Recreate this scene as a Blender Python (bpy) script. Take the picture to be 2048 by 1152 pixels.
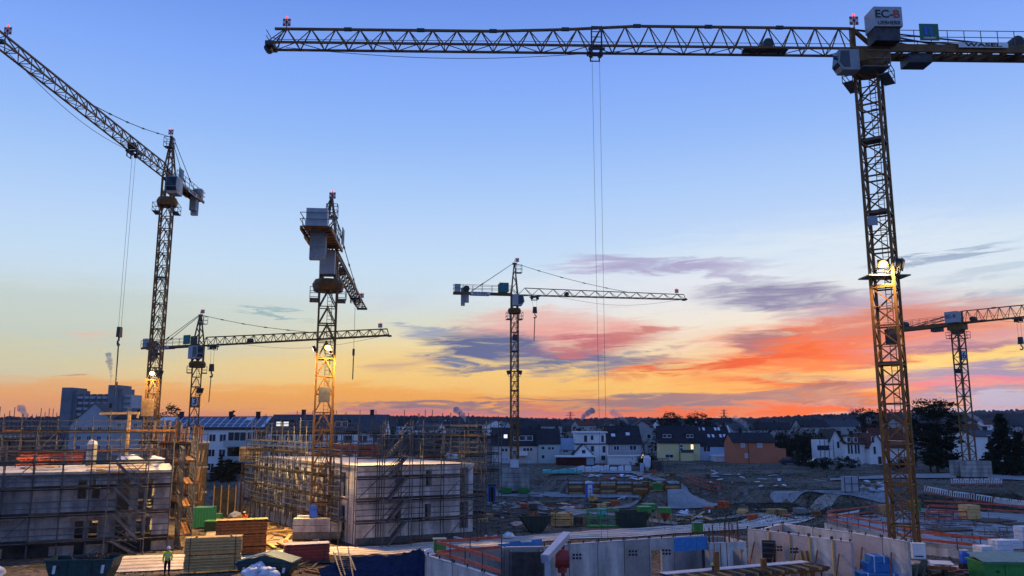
import bpy, bmesh, math, random
from mathutils import Vector, Matrix, noise
random.seed(7)
for o in list(bpy.data.objects): bpy.data.objects.remove(o, do_unlink=True)
S = bpy.context.scene
C = S.collection
R = math.radians

# ---------------------------------------------------------------- camera
HC, FPX, PITCH = 10.0, 1612.0, R(9.65)
cam = bpy.data.cameras.new('camera'); camo = bpy.data.objects.new('camera', cam); C.objects.link(camo)
camo.location = (0, 0, HC); camo.rotation_euler = (R(90) + PITCH, 0, 0)
cam.sensor_width = 36; cam.lens = 36 * FPX / 2048; cam.clip_end = 9000; cam.clip_start = 0.5
S.camera = camo
S.render.resolution_x, S.render.resolution_y = 1024, 576
S.view_settings.view_transform = 'Standard'; S.view_settings.look = 'None'
S.view_settings.gamma = 1; S.view_settings.exposure = 0; S.view_settings.use_curve_mapping = False

def ray(px, py):
    a, b = (px - 1024) / FPX, (576 - py) / FPX
    return Vector((a, math.cos(PITCH) - b * math.sin(PITCH), math.sin(PITCH) + b * math.cos(PITCH)))
def G(px, py, z=0.0):            # where the line of sight meets the level z
    v = ray(px, py); t = (z - HC) / v.z
    return Vector((v.x * t, v.y * t, z))
def AT(px, py, Y):               # point on the line of sight at distance Y
    v = ray(px, py); t = Y / v.y
    return Vector((v.x * t, Y, HC + v.z * t))
def azel(px, py):
    v = ray(px, py).normalized()
    return math.degrees(math.atan2(v.x, v.y)), math.degrees(math.asin(v.z))
def lin(r, g, b):
    f = lambda c: (c / 255 / 12.92) if c / 255 <= .04045 else ((c / 255 + .055) / 1.055) ** 2.4
    return (f(r), f(g), f(b), 1)

# ---------------------------------------------------------------- sky
SUN_AZ = 22.0
W = bpy.data.worlds.new('World'); S.world = W; W.use_nodes = True
W.cycles.sampling_method = 'MANUAL'; W.cycles.sample_map_resolution = 256
nt = W.node_tree; nt.nodes.clear()
def N(t, **k):
    n = nt.nodes.new(t)
    for a, b in k.items(): setattr(n, a, b)
    return n
def val(sock, x):
    if isinstance(x, (int, float)): sock.default_value = x
    elif isinstance(x, (tuple, list)): sock.default_value = x
    else: nt.links.new(x, sock)
def MA(op, a, b=None, c=None, clamp=False):
    n = N('ShaderNodeMath', operation=op); n.use_clamp = clamp
    val(n.inputs[0], a)
    if b is not None: val(n.inputs[1], b)
    if c is not None: val(n.inputs[2], c)
    return n.outputs[0]
def MR(x, a, b, c, d, smooth=True):
    n = N('ShaderNodeMapRange'); n.interpolation_type = 'SMOOTHSTEP' if smooth else 'LINEAR'; n.clamp = True
    val(n.inputs[0], x); val(n.inputs[1], a); val(n.inputs[2], b); val(n.inputs[3], c); val(n.inputs[4], d)
    return n.outputs[0]
def MIX(f, a, b, bt='MIX'):
    n = N('ShaderNodeMix'); n.data_type = 'RGBA'; n.blend_type = bt
    val(n.inputs[0], f); val(n.inputs[6], a); val(n.inputs[7], b)
    return n.outputs[2]
tc = N('ShaderNodeTexCoord'); sp = N('ShaderNodeSeparateXYZ'); nt.links.new(tc.outputs['Generated'], sp.inputs[0])
DX, DY, DZ = sp.outputs
EL = MA('MULTIPLY', MA('ARCSINE', DZ), 57.29578)
AZ = MA('MULTIPLY', MA('ARCTAN2', DX, DY), 57.29578)
ramp = N('ShaderNodeValToRGB'); cr = ramp.color_ramp; cr.interpolation = 'LINEAR'
stops = [(-90, (30, 34, 48)), (-3, (60, 60, 80)), (-.5, (200, 132, 112)), (.5, (232, 148, 104)), (1.5, (252, 164, 80)), (2.6, (255, 184, 92)), (4, (255, 210, 126)),
         (5.6, (246, 224, 170)), (7.2, (222, 226, 210)), (9, (208, 226, 238)), (11, (202, 227, 250)), (13.5, (190, 218, 254)), (16.5, (172, 207, 255)),
         (20, (150, 190, 254)), (24, (132, 174, 254)), (29, (110, 151, 239)), (40, (88, 130, 212)), (60, (74, 114, 196)), (90, (64, 102, 182))]
emap = lambda e: (e + 90) / 180
while len(cr.elements) > 1: cr.elements.remove(cr.elements[-1])
cr.elements[0].position = 0; cr.elements[0].color = lin(*stops[0][1])
for e, c in stops[1:]:
    el = cr.elements.new(emap(e)); el.color = lin(*c)
nt.links.new(MR(EL, -90, 90, 0, 1, False), ramp.inputs[0])
col = ramp.outputs[0]
# brightness falls away from the side where the sun comes up
caz = MA('COSINE', MA('MULTIPLY', MA('SUBTRACT', AZ, SUN_AZ - 8), math.pi / 180))
fall = MR(caz, -1, .8, .86, 1.0)
back = N('ShaderNodeValToRGB'); rb0 = back.color_ramp; rb0.elements[0].position = emap(-3); rb0.elements[0].color = lin(90, 105, 150); rb0.elements[1].position = emap(70); rb0.elements[1].color = lin(76, 120, 220)
for e_, c_ in ((3, (160, 180, 238)), (14, (146, 184, 255)), (30, (116, 162, 250))): x_ = rb0.elements.new(emap(e_)); x_.color = lin(*c_)
nt.links.new(MR(EL, -90, 90, 0, 1, False), back.inputs[0])
col = MIX(MR(caz, .75, -.1, 0, 1), col, back.outputs[0])
# noises that stretch the clouds into streaks
cv = N('ShaderNodeCombineXYZ'); val(cv.inputs[0], MA('MULTIPLY', MA('ADD', AZ, MA('MULTIPLY', EL, -1.2)), .085)); val(cv.inputs[1], MA('MULTIPLY', EL, .62))
def noise_n(scale, detail, rough, dist, vec):
    n = N('ShaderNodeTexNoise'); n.inputs['Scale'].default_value = scale; n.inputs['Detail'].default_value = detail
    n.inputs['Roughness'].default_value = rough; n.inputs['Distortion'].default_value = dist; nt.links.new(vec, n.inputs['Vector']); return n
n1 = noise_n(1.0, 8, .58, .4, cv.outputs[0]); n2 = noise_n(2.5, 9, .66, .9, cv.outputs[0])
nc = N('ShaderNodeSeparateColor'); nt.links.new(n1.outputs['Color'], nc.inputs[0])
wx = MA('MULTIPLY', MA('SUBTRACT', nc.outputs[0], .5), 9.0); wy = MA('MULTIPLY', MA('SUBTRACT', nc.outputs[1], .5), 2.6)
nd = N('ShaderNodeSeparateColor'); nt.links.new(n2.outputs['Color'], nd.inputs[0])
AW = MA('ADD', MA('ADD', AZ, wx), MA('MULTIPLY', MA('SUBTRACT', nd.outputs[0], .5), 6.0)); EW = MA('ADD', MA('ADD', EL, wy), MA('MULTIPLY', MA('SUBTRACT', nd.outputs[1], .5), 2.0))
streak = MR(n2.outputs[0], .36, .6, .15, 1.0); soft = MR(n2.outputs[0], .3, .56, .5, 1.0)
cvw = N('ShaderNodeCombineXYZ'); val(cvw.inputs[0], AW); val(cvw.inputs[1], EW); CVW = cvw.outputs[0]
DEG = 1 / 28.2                     # degrees per photo pixel near the middle
def cloud(px, py, hw, hh, rot, rgb, op, st=1):
    global col
    a0, e0 = azel(px, py)
    mp = N('ShaderNodeMapping'); mp.vector_type = 'TEXTURE'; nt.links.new(CVW, mp.inputs[0])
    mp.inputs[1].default_value = (a0, e0, 0); mp.inputs[2].default_value = (0, 0, R(rot)); mp.inputs[3].default_value = (hw * DEG * 1.16, hh * DEG * 1.16, 1)
    gr = N('ShaderNodeTexGradient', gradient_type='SPHERICAL'); nt.links.new(mp.outputs[0], gr.inputs[0])
    m = MA('MULTIPLY', MR(gr.outputs[1], 0, .72, 0, op), streak if st == 1 else soft if st == 0 else 1.0)
    col = MIX(m, col, lin(*rgb))
CLOUDS = [  # x, y, half width, half height, tilt, colour, opacity, streaky
 (-60, 700, 760, 70, 0, (208, 210, 184), .85, 2), (-60, 620, 760, 70, 0, (196, 212, 210), .7, 2), (-60, 790, 700, 40, 0, (240, 172, 112), .6, 2),
 (1500, 640, 560, 90, 0, (246, 238, 226), .8, 0), (1700, 520, 560, 90, 0, (224, 238, 250), .75, 0), (1250, 585, 380, 60, 0, (232, 236, 246), .7, 0), (1900, 808, 380, 34, 0, (176, 192, 228), .9, 0),
 (760, 745, 620, 52, 0, (255, 216, 134), .55, 2), (760, 800, 560, 30, 0, (255, 176, 70), .7, 2), (1300, 775, 420, 20, 0, (255, 206, 112), .8, 0),
 (1340, 530, 230, 17, -5, (164, 158, 202), .85, 0), (1180, 535, 120, 9, 2, (186, 176, 214), .7, 0), (1480, 560, 120, 14, -14, (166, 164, 204), .7, 0),
 (1580, 600, 230, 26, -5, (132, 138, 178), 1, 0), (1730, 615, 180, 28, 8, (176, 176, 210), .7, 0), (1870, 515, 120, 9, 6, (140, 166, 200), .9, 0),
 (1990, 590, 150, 22, 8, (162, 184, 214), .8, 0), (1950, 545, 120, 12, 5, (186, 206, 226), .7, 0),
 (1120, 662, 250, 42, -3, (238, 170, 164), 1, 0), (1060, 640, 160, 22, 5, (236, 190, 184), .8, 0),
 (1000, 692, 190, 34, -8, (92, 106, 152), 1.15, 0), (1150, 708, 170, 15, -3, (98, 112, 158), 1.1, 0), (1195, 690, 150, 22, 4, (198, 112, 124), 1.1, 0), (1290, 672, 70, 10, 12, (208, 126, 124), .9, 0),
 (960, 722, 150, 18, -6, (112, 126, 162), 1.1, 1), (1095, 733, 95, 13, 6, (104, 118, 154), 1.1, 0), (1260, 728, 160, 18, 9, (118, 124, 154), 1.1, 1), (1200, 742, 130, 8, 6, (140, 140, 160), .9, 1),
 (985, 745, 130, 9, -2, (136, 132, 150), 1, 0), (845, 657, 75, 7, 0, (146, 158, 192), .8, 0), (815, 728, 90, 15, 6, (212, 170, 146), .8, 1), (300, 690, 60, 5, 0, (236, 200, 170), .4, 0),
 (1690, 690, 360, 76, 6, (246, 128, 76), 1.15, 0), (1560, 688, 120, 24, -4, (142, 112, 136), 1.05, 0), (1690, 680, 200, 38, 6, (248, 102, 54), 1.1, 0), (1780, 640, 220, 32, 4, (208, 130, 128), .9, 0),
 (1440, 722, 260, 11, 7, (232, 82, 50), 1.1, 0), (1520, 712, 120, 10, 10, (240, 84, 48), 1, 0), (1960, 672, 220, 30, 3, (206, 156, 178), .7, 0),
 (1700, 738, 300, 30, 4, (248, 130, 78), 1.05, 1), (1620, 752, 120, 9, -4, (150, 112, 124), 1, 0), (1650, 766, 210, 16, -2, (226, 96, 62), 1, 1), (1560, 745, 160, 12, -3, (254, 206, 128), .7, 1),
 (1930, 722, 260, 18, 3, (252, 220, 136), 1.05, 0), (1900, 700, 190, 10, 3, (156, 120, 156), .9, 0), (1960, 745, 260, 20, 2, (154, 148, 188), 1.05, 0), (1960, 770, 260, 15, 2, (232, 136, 168), 1.05, 0), (1930, 788, 240, 9, 1, (146, 148, 188), 1, 0), (1860, 802, 80, 7, 0, (250, 160, 90), .9, 0),
 (1420, 800, 360, 20, 1, (142, 124, 136), 1.15, 0), (1540, 782, 220, 13, 3, (170, 124, 122), 1, 0), (1700, 795, 190, 17, 5, (244, 132, 54), 1, 1), (1330, 824, 480, 11, 0, (248, 112, 58), 1.1, 0),
 (1650, 822, 140, 13, 3, (254, 104, 20), 1.15, 0), (1130, 803, 210, 7, -1, (166, 122, 118), 1, 0), (880, 826, 420, 10, 0, (204, 132, 134), 1.05, 0), (1000, 838, 460, 8, 0, (236, 124, 110), 1, 0),
 (880, 815, 220, 7, -1, (152, 120, 130), 1, 0), (1640, 802, 110, 8, 2, (160, 110, 112), .9, 1), (1760, 778, 90, 8, 0, (250, 190, 110), .8, 1), (1700, 762, 110, 8, 8, (140, 100, 112), .8, 1),
 (540, 630, 80, 4, -7, (140, 178, 190), .8, 0), (160, 672, 70, 7, 0, (236, 196, 172), .6, 0), (160, 752, 34, 4, 0, (200, 128, 108), .9, 0), (770, 600, 90, 14, 5, (206, 214, 232), .5, 0),
]
for c_ in CLOUDS: cloud(*c_)
sky = N('ShaderNodeTexSky'); sky.sky_type = 'NISHITA'; sky.sun_disc = False; sky.sun_elevation = R(1.2); sky.sun_rotation = R(SUN_AZ)
col = MIX(1.0, col, fall, 'MULTIPLY')
bg = N('ShaderNodeBackground'); val(bg.inputs[0], col); bg.inputs[1].default_value = .95
bg2 = N('ShaderNodeBackground'); nt.links.new(sky.outputs[0], bg2.inputs[0]); bg2.inputs[1].default_value = .01
ad = N('ShaderNodeAddShader'); nt.links.new(bg.outputs[0], ad.inputs[0]); nt.links.new(bg2.outputs[0], ad.inputs[1])
ow = N('ShaderNodeOutputWorld'); nt.links.new(ad.outputs[0], ow.inputs[0])

# ---------------------------------------------------------------- sun, just at the horizon
sl = bpy.data.lights.new('sun', 'SUN'); sl.energy = .25; sl.angle = R(10); sl.color = (1, .55, .3)
so = bpy.data.objects.new('sun', sl); C.objects.link(so)
sd = Vector((math.sin(R(SUN_AZ)), math.cos(R(SUN_AZ)), math.tan(R(2.0))))
so.rotation_euler = sd.to_track_quat('Z', 'Y').to_euler()

# ---------------------------------------------------------------- materials
MATS = {}
def M(name, col=None, rough=.8, metal=0.0, var=.25, scale=1.2, bump=0.0, bscale=8, emit=None, est=1.0, col2=None, fine=0.0):
    if name in MATS: return MATS[name]
    m = bpy.data.materials.new(name); m.use_nodes = True; t = m.node_tree; b = t.nodes['Principled BSDF']
    b.inputs['Roughness'].default_value = rough; b.inputs['Metallic'].default_value = metal
    if rough >= .7: b.inputs['Specular IOR Level'].default_value = .1 if rough < .9 and 'tarp' not in name else 0.0
    if emit:
        b.inputs['Emission Color'].default_value = (*emit, 1); b.inputs['Emission Strength'].default_value = est
    g = t.nodes.new('ShaderNodeNewGeometry')
    n = t.nodes.new('ShaderNodeTexNoise'); n.inputs['Scale'].default_value = scale; n.inputs['Detail'].default_value = 6; n.inputs['Roughness'].default_value = .62
    t.links.new(g.outputs['Position'], n.inputs['Vector'])
    r = t.nodes.new('ShaderNodeValToRGB'); r.color_ramp.elements[0].position = .32; r.color_ramp.elements[1].position = .68
    c2 = col2 or tuple(min(1, c * (1 + var)) for c in col)
    r.color_ramp.elements[0].color = (*[c * (1 - var) for c in col], 1); r.color_ramp.elements[1].color = (*c2, 1)
    t.links.new(n.outputs[0], r.inputs[0])
    src = r.outputs[0]
    if fine:
        n3 = t.nodes.new('ShaderNodeTexNoise'); n3.inputs['Scale'].default_value = scale * 9; n3.inputs['Detail'].default_value = 4
        t.links.new(g.outputs['Position'], n3.inputs['Vector'])
        mr = t.nodes.new('ShaderNodeMapRange'); mr.inputs[1].default_value = .3; mr.inputs[2].default_value = .7; mr.inputs[3].default_value = 1 - fine; mr.inputs[4].default_value = 1 + fine
        t.links.new(n3.outputs[0], mr.inputs[0])
        mx = t.nodes.new('ShaderNodeMix'); mx.data_type = 'RGBA'; mx.blend_type = 'MULTIPLY'; mx.inputs[0].default_value = 1
        t.links.new(src, mx.inputs[6]); t.links.new(mr.outputs[0], mx.inputs[7]); src = mx.outputs[2]
    t.links.new(src, b.inputs['Base Color'])
    if bump:
        n2 = t.nodes.new('ShaderNodeTexNoise'); n2.inputs['Scale'].default_value = bscale; n2.inputs['Detail'].default_value = 5
        t.links.new(g.outputs['Position'], n2.inputs['Vector'])
        bp = t.nodes.new('ShaderNodeBump'); bp.inputs['Strength'].default_value = bump; bp.inputs['Distance'].default_value = .08
        t.links.new(n2.outputs[0], bp.inputs['Height']); t.links.new(bp.outputs[0], b.inputs['Normal'])
    MATS[name] = m
    return m
# steel and paint
M('crane_yellow', (.15, .068, .008), .55, .1, .35, 2.0, fine=.25); M('crane_grey', (.10, .105, .11), .5, .4, .3, 2)
M('crane_white', (.36, .39, .42), .45, 0, .12, 1.5, fine=.08); M('dark_steel', (.05, .05, .055), .5, .5, .4, 3)
M('galv', (.085, .088, .092), .6, .2, .35, 1.5); M('galv_dark', (.12, .125, .13), .6, .4, .4, 2); M('rope', (.04, .04, .045), .6, .3, .2, 4)
M('glass', (.03, .045, .06), .08, 0, .3, .5); M('glass_lit', (.9, .7, .4), .4, emit=(1, .62, .25), est=2.2); M('glass_white', (.8, .8, .8), .3, emit=(1, .93, .82), est=.9)
M('lamp_lens', (.9, .8, .6), .3, emit=(1, .84, .46), est=16); M('lamp_glow', (.8, .5, .1), .3, emit=(1, .58, .14), est=2.4); M('lamp_halo', (.7, .4, .1), .3, emit=(1, .42, .06), est=.55); M('red_lamp', (.8, .1, .05), .3, emit=(1, .10, .03), est=1.7)
M('red_paint', (.42, .06, .04), .55, .1, .3, 2); M('red_rail', (.50, .085, .05), .6, 0, .35, 2.5); M('black_print', (.015, .015, .018), .6); M('white_print', (.75, .77, .78), .6)
M('green_sign', (.015, .16, .09), .5, 0, .1, 1); M('green_paint', (.025, .22, .045), .5, .1, .25, 2, fine=.15); M('green_dark', (.006, .026, .02), .55, .2, .4, 2, fine=.3); M('teal_skip', (.008, .045, .05), .5, .2, .4, 2.2, fine=.3)
M('teal_lid', (.08, .17, .17), .5, .1, .3, 2); M('blue_paint', (.02, .12, .55), .45, 0, .2, 2); M('blue_foam', (.05, .20, .48), .7, 0, .15, 3, fine=.1); M('turquoise_foam', (.10, .50, .46), .7, 0, .15, 2)
# building stuff
M('block_wall_shaded', (.46, .45, .45), .9, 0, .25, .35, .25, 10, fine=.14); M('block_wall', (.78, .76, .75), .9, 0, .16, .35, .25, 10, fine=.12); M('concrete', (.42, .41, .385), .88, 0, .22, .6, .2, 9, fine=.14); M('concrete_dark', (.15, .145, .135), .9, 0, .35, .6, .2, 8, fine=.2)  # left front gets a darker block wall copy, its shade put into the colour
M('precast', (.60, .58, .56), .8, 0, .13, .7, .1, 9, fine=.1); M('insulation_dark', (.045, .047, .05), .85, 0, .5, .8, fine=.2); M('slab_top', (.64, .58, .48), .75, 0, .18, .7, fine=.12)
M('timber', (.42, .27, .12), .8, 0, .3, 2.5, .2, 14, fine=.2); M('timber_pale', (.68, .43, .17), .75, 0, .2, 2.0, .2, 14, fine=.18); M('timber_brown', (.25, .115, .04), .8, 0, .35, 2.5, .2, 14, fine=.25); M('timber_red', (.30, .035, .03), .65, 0, .25, 1.5, fine=.15)
M('timber_grey', (.10, .085, .065), .85, 0, .35, 2, .2, 14, fine=.25); M('deck_dark', (.03, .028, .026), .85, 0, .3, 2); M('cab_grey', (.26, .29, .32), .45, 0, .15, 2); M('rust', (.20, .075, .03), .85, .2, .45, 3); M('red_formwork', (.50, .11, .05), .75, 0, .3, 2)
M('soil', (.075, .060, .045), .95, 0, .45, .5, .7, 3, fine=.3); M('soil_rut', (.40, .34, .27), .92, 0, .3, .9, .5, 6, fine=.25); M('soil_dark', (.035, .033, .026), .95, 0, .5, .6, .7, 4, fine=.35); M('road_dirt', (.66, .59, .50), .92, 0, .22, .35, .4, 5, fine=.16)
M('road_grey', (.30, .295, .29), .85, 0, .2, .3, .3, 5, fine=.14); M('tarp_blue', (.004, .013, .055), .8, 0, .4, 1.5, .5, 3); M('plastic_white', (.62, .66, .72), .5, 0, .15, 3, .4, 6); M('frost', (.55, .57, .60), .8, 0, .15, 1.5, .3, 8)
# houses
M('roof_dark', (.030, .031, .036), .75, 0, .4, 1.5, .3, 6, fine=.2); M('roof_brown', (.13, .045, .03), .8, 0, .35, 1.5, .3, 6, fine=.2); M('roof_grey', (.07, .075, .085), .75, 0, .3, 1.5, fine=.15)
M('plaster_white', (.76, .76, .75), .85, 0, .08, .4, fine=.05); M('plaster_pink', (.56, .50, .47), .85, 0, .08, .4, fine=.05); M('plaster_teal', (.42, .50, .50), .85, 0, .08, .4, fine=.05); M('plaster_yellow', (.74, .66, .34), .85, 0, .08, .4, fine=.05)
M('plaster_orange', (.52, .18, .10), .85, 0, .1, .4, fine=.06); M('plaster_blue', (.36, .44, .54), .85, 0, .1, .4, fine=.05); M('plaster_grey', (.36, .36, .36), .85, 0, .12, .4, fine=.06); M('frame_white', (.72, .73, .74), .5, 0, .05, 1)
M('solar', (.012, .025, .09), .15, 0, .2, .3); M('tower_blue', (.16, .18, .21), .85, 0, .2, .2, fine=.1); M('tower_pale', (.36, .39, .43), .85, 0, .15, .2)
# nature, people
M('needles', (.016, .028, .018), .9, 0, .5, .8); M('needles_b', (.026, .040, .022), .9, 0, .5, .8); M('bark', (.05, .038, .028), .95, 0, .35, 3); M('twig', (.045, .038, .032), .95, 0, .35, 2)
M('grass_dry', (.11, .11, .08), .95, 0, .5, .4); M('grass_dark', (.055, .06, .042), .95, 0, .5, .5); M('wood_far', (.022, .028, .032), 1, 0, .4, .03)
M('hivis', (.52, .72, .02), .7, 0, .1, 4); M('navy', (.012, .016, .03), .85); M('skin', (.42, .25, .18), .6); M('helmet_white', (.7, .72, .66), .4); M('helmet_yellow', (.8, .55, .04), .4); M('orange_cloth', (.55, .10, .03), .8); M('blackbag', (.01, .01, .012), .5)
M('car_silver', (.45, .48, .52), .3, .4, .05, 1); M('car_white', (.7, .71, .73), .3, 0, .05, 1); M('car_dark', (.03, .035, .05), .3, .2, .1, 1); M('rubber', (.015, .015, .015), .8)

# ---------------------------------------------------------------- mesh helpers
class MB:
    SC = 1.0
    def __init__(s): s.v = []; s.f = []; s.m = []; s.mi = 0
    def quad(s, *p):
        k = len(s.v); s.v += [tuple(x) for x in p]; s.f.append(tuple(range(k, k + len(p)))); s.m.append(s.mi); return s
    def hexa(s, p):                                   # 8 corners: bottom 4, top 4
        k = len(s.v); s.v += [tuple(x) for x in p]
        for q in ((0, 3, 2, 1), (4, 5, 6, 7), (0, 1, 5, 4), (1, 2, 6, 5), (2, 3, 7, 6), (3, 0, 4, 7)): s.f.append(tuple(k + i for i in q)); s.m.append(s.mi)
        return s
    def box(s, x0, x1, y0, y1, z0, z1):
        return s.hexa([(x0, y0, z0), (x1, y0, z0), (x1, y1, z0), (x0, y1, z0), (x0, y0, z1), (x1, y0, z1), (x1, y1, z1), (x0, y1, z1)])
    def bar(s, p, q, w, h=None):
        p, q = Vector(p), Vector(q); h = h or w; d = q - p
        if d.length < 1e-6: return s
        d.normalize(); up = Vector((0, 0, 1)) if abs(d.z) < .98 else Vector((1, 0, 0))
        a = d.cross(up).normalized() * w / 2; b = a.cross(d).normalized() * h / 2
        return s.hexa([p - a - b, p + a - b, q + a - b, q - a - b, p - a + b, p + a + b, q + a + b, q - a + b])
    def cyl(s, p, q, r0, r1=None, n=8, cap=True):
        p, q = Vector(p), Vector(q); r1 = r0 if r1 is None else r1; d = (q - p).normalized(); up = Vector((0, 0, 1)) if abs(d.z) < .98 else Vector((1, 0, 0))
        a = d.cross(up).normalized(); b = a.cross(d); k = len(s.v)
        for c, r in ((p, r0), (q, r1)):
            for i in range(n):
                t = 2 * math.pi * i / n; s.v.append(tuple(c + (a * math.cos(t) + b * math.sin(t)) * r))
        for i in range(n): s.f.append((k + i, k + (i + 1) % n, k + n + (i + 1) % n, k + n + i)); s.m.append(s.mi)
        if cap: s.f.append(tuple(k + i for i in range(n))); s.f.append(tuple(k + n + n - 1 - i for i in range(n))); s.m += [s.mi] * 2
        return s
    def prism(s, poly, z0, z1):
        n = len(poly); k = len(s.v); s.v += [(x, y, z0) for x, y in poly] + [(x, y, z1) for x, y in poly]
        s.f.append(tuple(range(k + n - 1, k - 1, -1))); s.f.append(tuple(range(k + n, k + 2 * n))); s.m += [s.mi] * 2
        for i in range(n): s.f.append((k + i, k + (i + 1) % n, k + n + (i + 1) % n, k + n + i)); s.m.append(s.mi)
        return s
    def extr_y(s, poly, y0, y1):                      # poly in x,z
        n = len(poly); k = len(s.v); s.v += [(x, y0, z) for x, z in poly] + [(x, y1, z) for x, z in poly]
        s.f.append(tuple(range(k, k + n))); s.f.append(tuple(range(k + 2 * n - 1, k + n - 1, -1))); s.m += [s.mi] * 2
        for i in range(n): s.f.append((k + (i + 1) % n, k + i, k + n + i, k + n + (i + 1) % n)); s.m.append(s.mi)
        return s
    def mesh(s, name, mats, smooth=False):
        me = bpy.data.meshes.new(name); me.from_pydata(s.v, [], s.f)
        for m in (mats if isinstance(mats, (list, tuple)) else [mats]): me.materials.append(MATS[m])
        if any(s.m): me.polygons.foreach_set('material_index', s.m)
        if smooth: me.polygons.foreach_set('use_smooth', [True] * len(me.polygons))
        return me
    def build(s, name, mats, parent=None, loc=None, rz=None, world=False, smooth=False):
        if MB.SC != 1: s.v = [(x * MB.SC, y * MB.SC, z * MB.SC) for x, y, z in s.v]
        if world and parent is not None:
            mi = mw(parent).inverted(); s.v = [tuple(mi @ Vector(v)) for v in s.v]
        return ob(name, s.mesh(name, mats, smooth), parent, loc, rz)
def mw(o):
    m = o.matrix_basis.copy()
    return mw(o.parent) @ m if o.parent else m
def ob(name, me, parent=None, loc=None, rz=None):
    o = bpy.data.objects.new(name, me); C.objects.link(o)
    if parent: o.parent = parent
    if loc is not None: o.location = loc
    if rz is not None: o.rotation_euler = (0, 0, rz)
    return o
def tag(o, label=None, cat=None, group=None, kind=None):
    if label: o['label'] = label
    if cat: o['category'] = cat
    if group: o['group'] = group
    if kind: o['kind'] = kind
    return o
def thing(name, label, cat, loc=(0, 0, 0), rz=0, group=None):
    o = bpy.data.objects.new(name, None); C.objects.link(o); o.empty_display_size = .2
    o.location = loc; o.rotation_euler = (0, 0, rz)
    return tag(o, label, cat, group)
UNIT = {}
def unit(kind, mat):
    k = (kind, mat)
    if k not in UNIT:
        b = MB()
        if kind == 'box': b.box(-.5, .5, -.5, .5, -.5, .5)
        else: b.cyl((0, 0, -.5), (0, 0, .5), .5, n=6)
        UNIT[k] = b.mesh(kind + '_' + mat, mat)
    return UNIT[k]
def piece(name, p, q, w, mat, parent=None, h=None, kind='box'):   # one bar-like piece from p to q (parent's own frame), shared mesh
    p, q = Vector(p), Vector(q); h = h or w; d = q - p; L = max(d.length, 1e-4); d.normalize()
    up = Vector((0, 0, 1)) if abs(d.z) < .98 else Vector((0, 1, 0))
    a = up.cross(d).normalized(); b = d.cross(a)
    o = bpy.data.objects.new(name, unit(kind, mat)); C.objects.link(o)
    if parent: o.parent = parent
    mtx = Matrix((a, b, d)).transposed().to_4x4() @ Matrix.Diagonal((w, h, L, 1)); mtx.translation = (p + q) / 2
    o.matrix_basis = mtx
    return o
def block(name, c, s, mat, parent=None, rz=0):
    o = bpy.data.objects.new(name, unit('box', mat)); C.objects.link(o)
    if parent: o.parent = parent
    o.location = c; o.scale = s; o.rotation_euler = (0, 0, rz)
    return o
def copy_tree(o, parent=None):
    c = o.copy(); C.objects.link(c); c.parent = parent
    for ch in o.children: copy_tree(ch, c)
    return c
DG = None
def text(name, s, size, mat, parent, mtx, bold=.0, ext=.01, align='CENTER'):
    cu = bpy.data.curves.new('t', 'FONT'); cu.body = s; cu.size = size; cu.extrude = ext; cu.offset = bold; cu.align_x = align; cu.align_y = 'CENTER'
    t = bpy.data.objects.new('t', cu); C.objects.link(t)
    bpy.context.view_layer.update()
    me = bpy.data.meshes.new_from_object(t.evaluated_get(bpy.context.evaluated_depsgraph_get()))
    bpy.data.objects.remove(t, do_unlink=True); bpy.data.curves.remove(cu)
    me.materials.clear(); me.materials.append(MATS[mat])
    o = ob(name, me, parent); o.matrix_basis = Matrix.Scale(MB.SC, 4) @ mtx
    return o

def masonry(name, bw, bh, dark):
    m = MATS[name]; t = m.node_tree; b = t.nodes['Principled BSDF']; tc_ = t.nodes.new('ShaderNodeTexCoord'); sp_ = t.nodes.new('ShaderNodeSeparateXYZ'); t.links.new(tc_.outputs['Object'], sp_.inputs[0])
    cb = t.nodes.new('ShaderNodeCombineXYZ'); t.links.new(sp_.outputs[0], cb.inputs[0]); t.links.new(sp_.outputs[2], cb.inputs[1])
    br = t.nodes.new('ShaderNodeTexBrick'); br.inputs['Scale'].default_value = 1; br.inputs['Brick Width'].default_value = bw; br.inputs['Row Height'].default_value = bh; br.inputs['Mortar Size'].default_value = .012; br.inputs['Mortar Smooth'].default_value = .3
    br.inputs['Color1'].default_value = (1, 1, 1, 1); br.inputs['Color2'].default_value = (.80, .81, .83, 1); br.inputs['Mortar'].default_value = (dark, dark, dark, 1); t.links.new(cb.outputs[0], br.inputs['Vector'])
    st = t.nodes.new('ShaderNodeCombineXYZ'); mx_ = t.nodes.new('ShaderNodeMath'); mx_.operation = 'MULTIPLY'; mx_.inputs[1].default_value = .14; t.links.new(sp_.outputs[2], mx_.inputs[0]); t.links.new(sp_.outputs[0], st.inputs[0]); t.links.new(mx_.outputs[0], st.inputs[1])
    n = t.nodes.new('ShaderNodeTexNoise'); n.inputs['Scale'].default_value = 1.3; n.inputs['Detail'].default_value = 6; t.links.new(st.outputs[0], n.inputs['Vector'])
    mr = t.nodes.new('ShaderNodeMapRange'); mr.inputs[1].default_value = .38; mr.inputs[2].default_value = .62; mr.inputs[3].default_value = .58; mr.inputs[4].default_value = 1.08; t.links.new(n.outputs[0], mr.inputs[0])
    src = b.inputs['Base Color'].links[0].from_socket
    for c2 in (br.outputs[0], mr.outputs[0]):
        q = t.nodes.new('ShaderNodeMix'); q.data_type = 'RGBA'; q.blend_type = 'MULTIPLY'; q.inputs[0].default_value = 1; t.links.new(src, q.inputs[6]); t.links.new(c2, q.inputs[7]); src = q.outputs[2]
    t.links.new(src, b.inputs['Base Color'])
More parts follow.
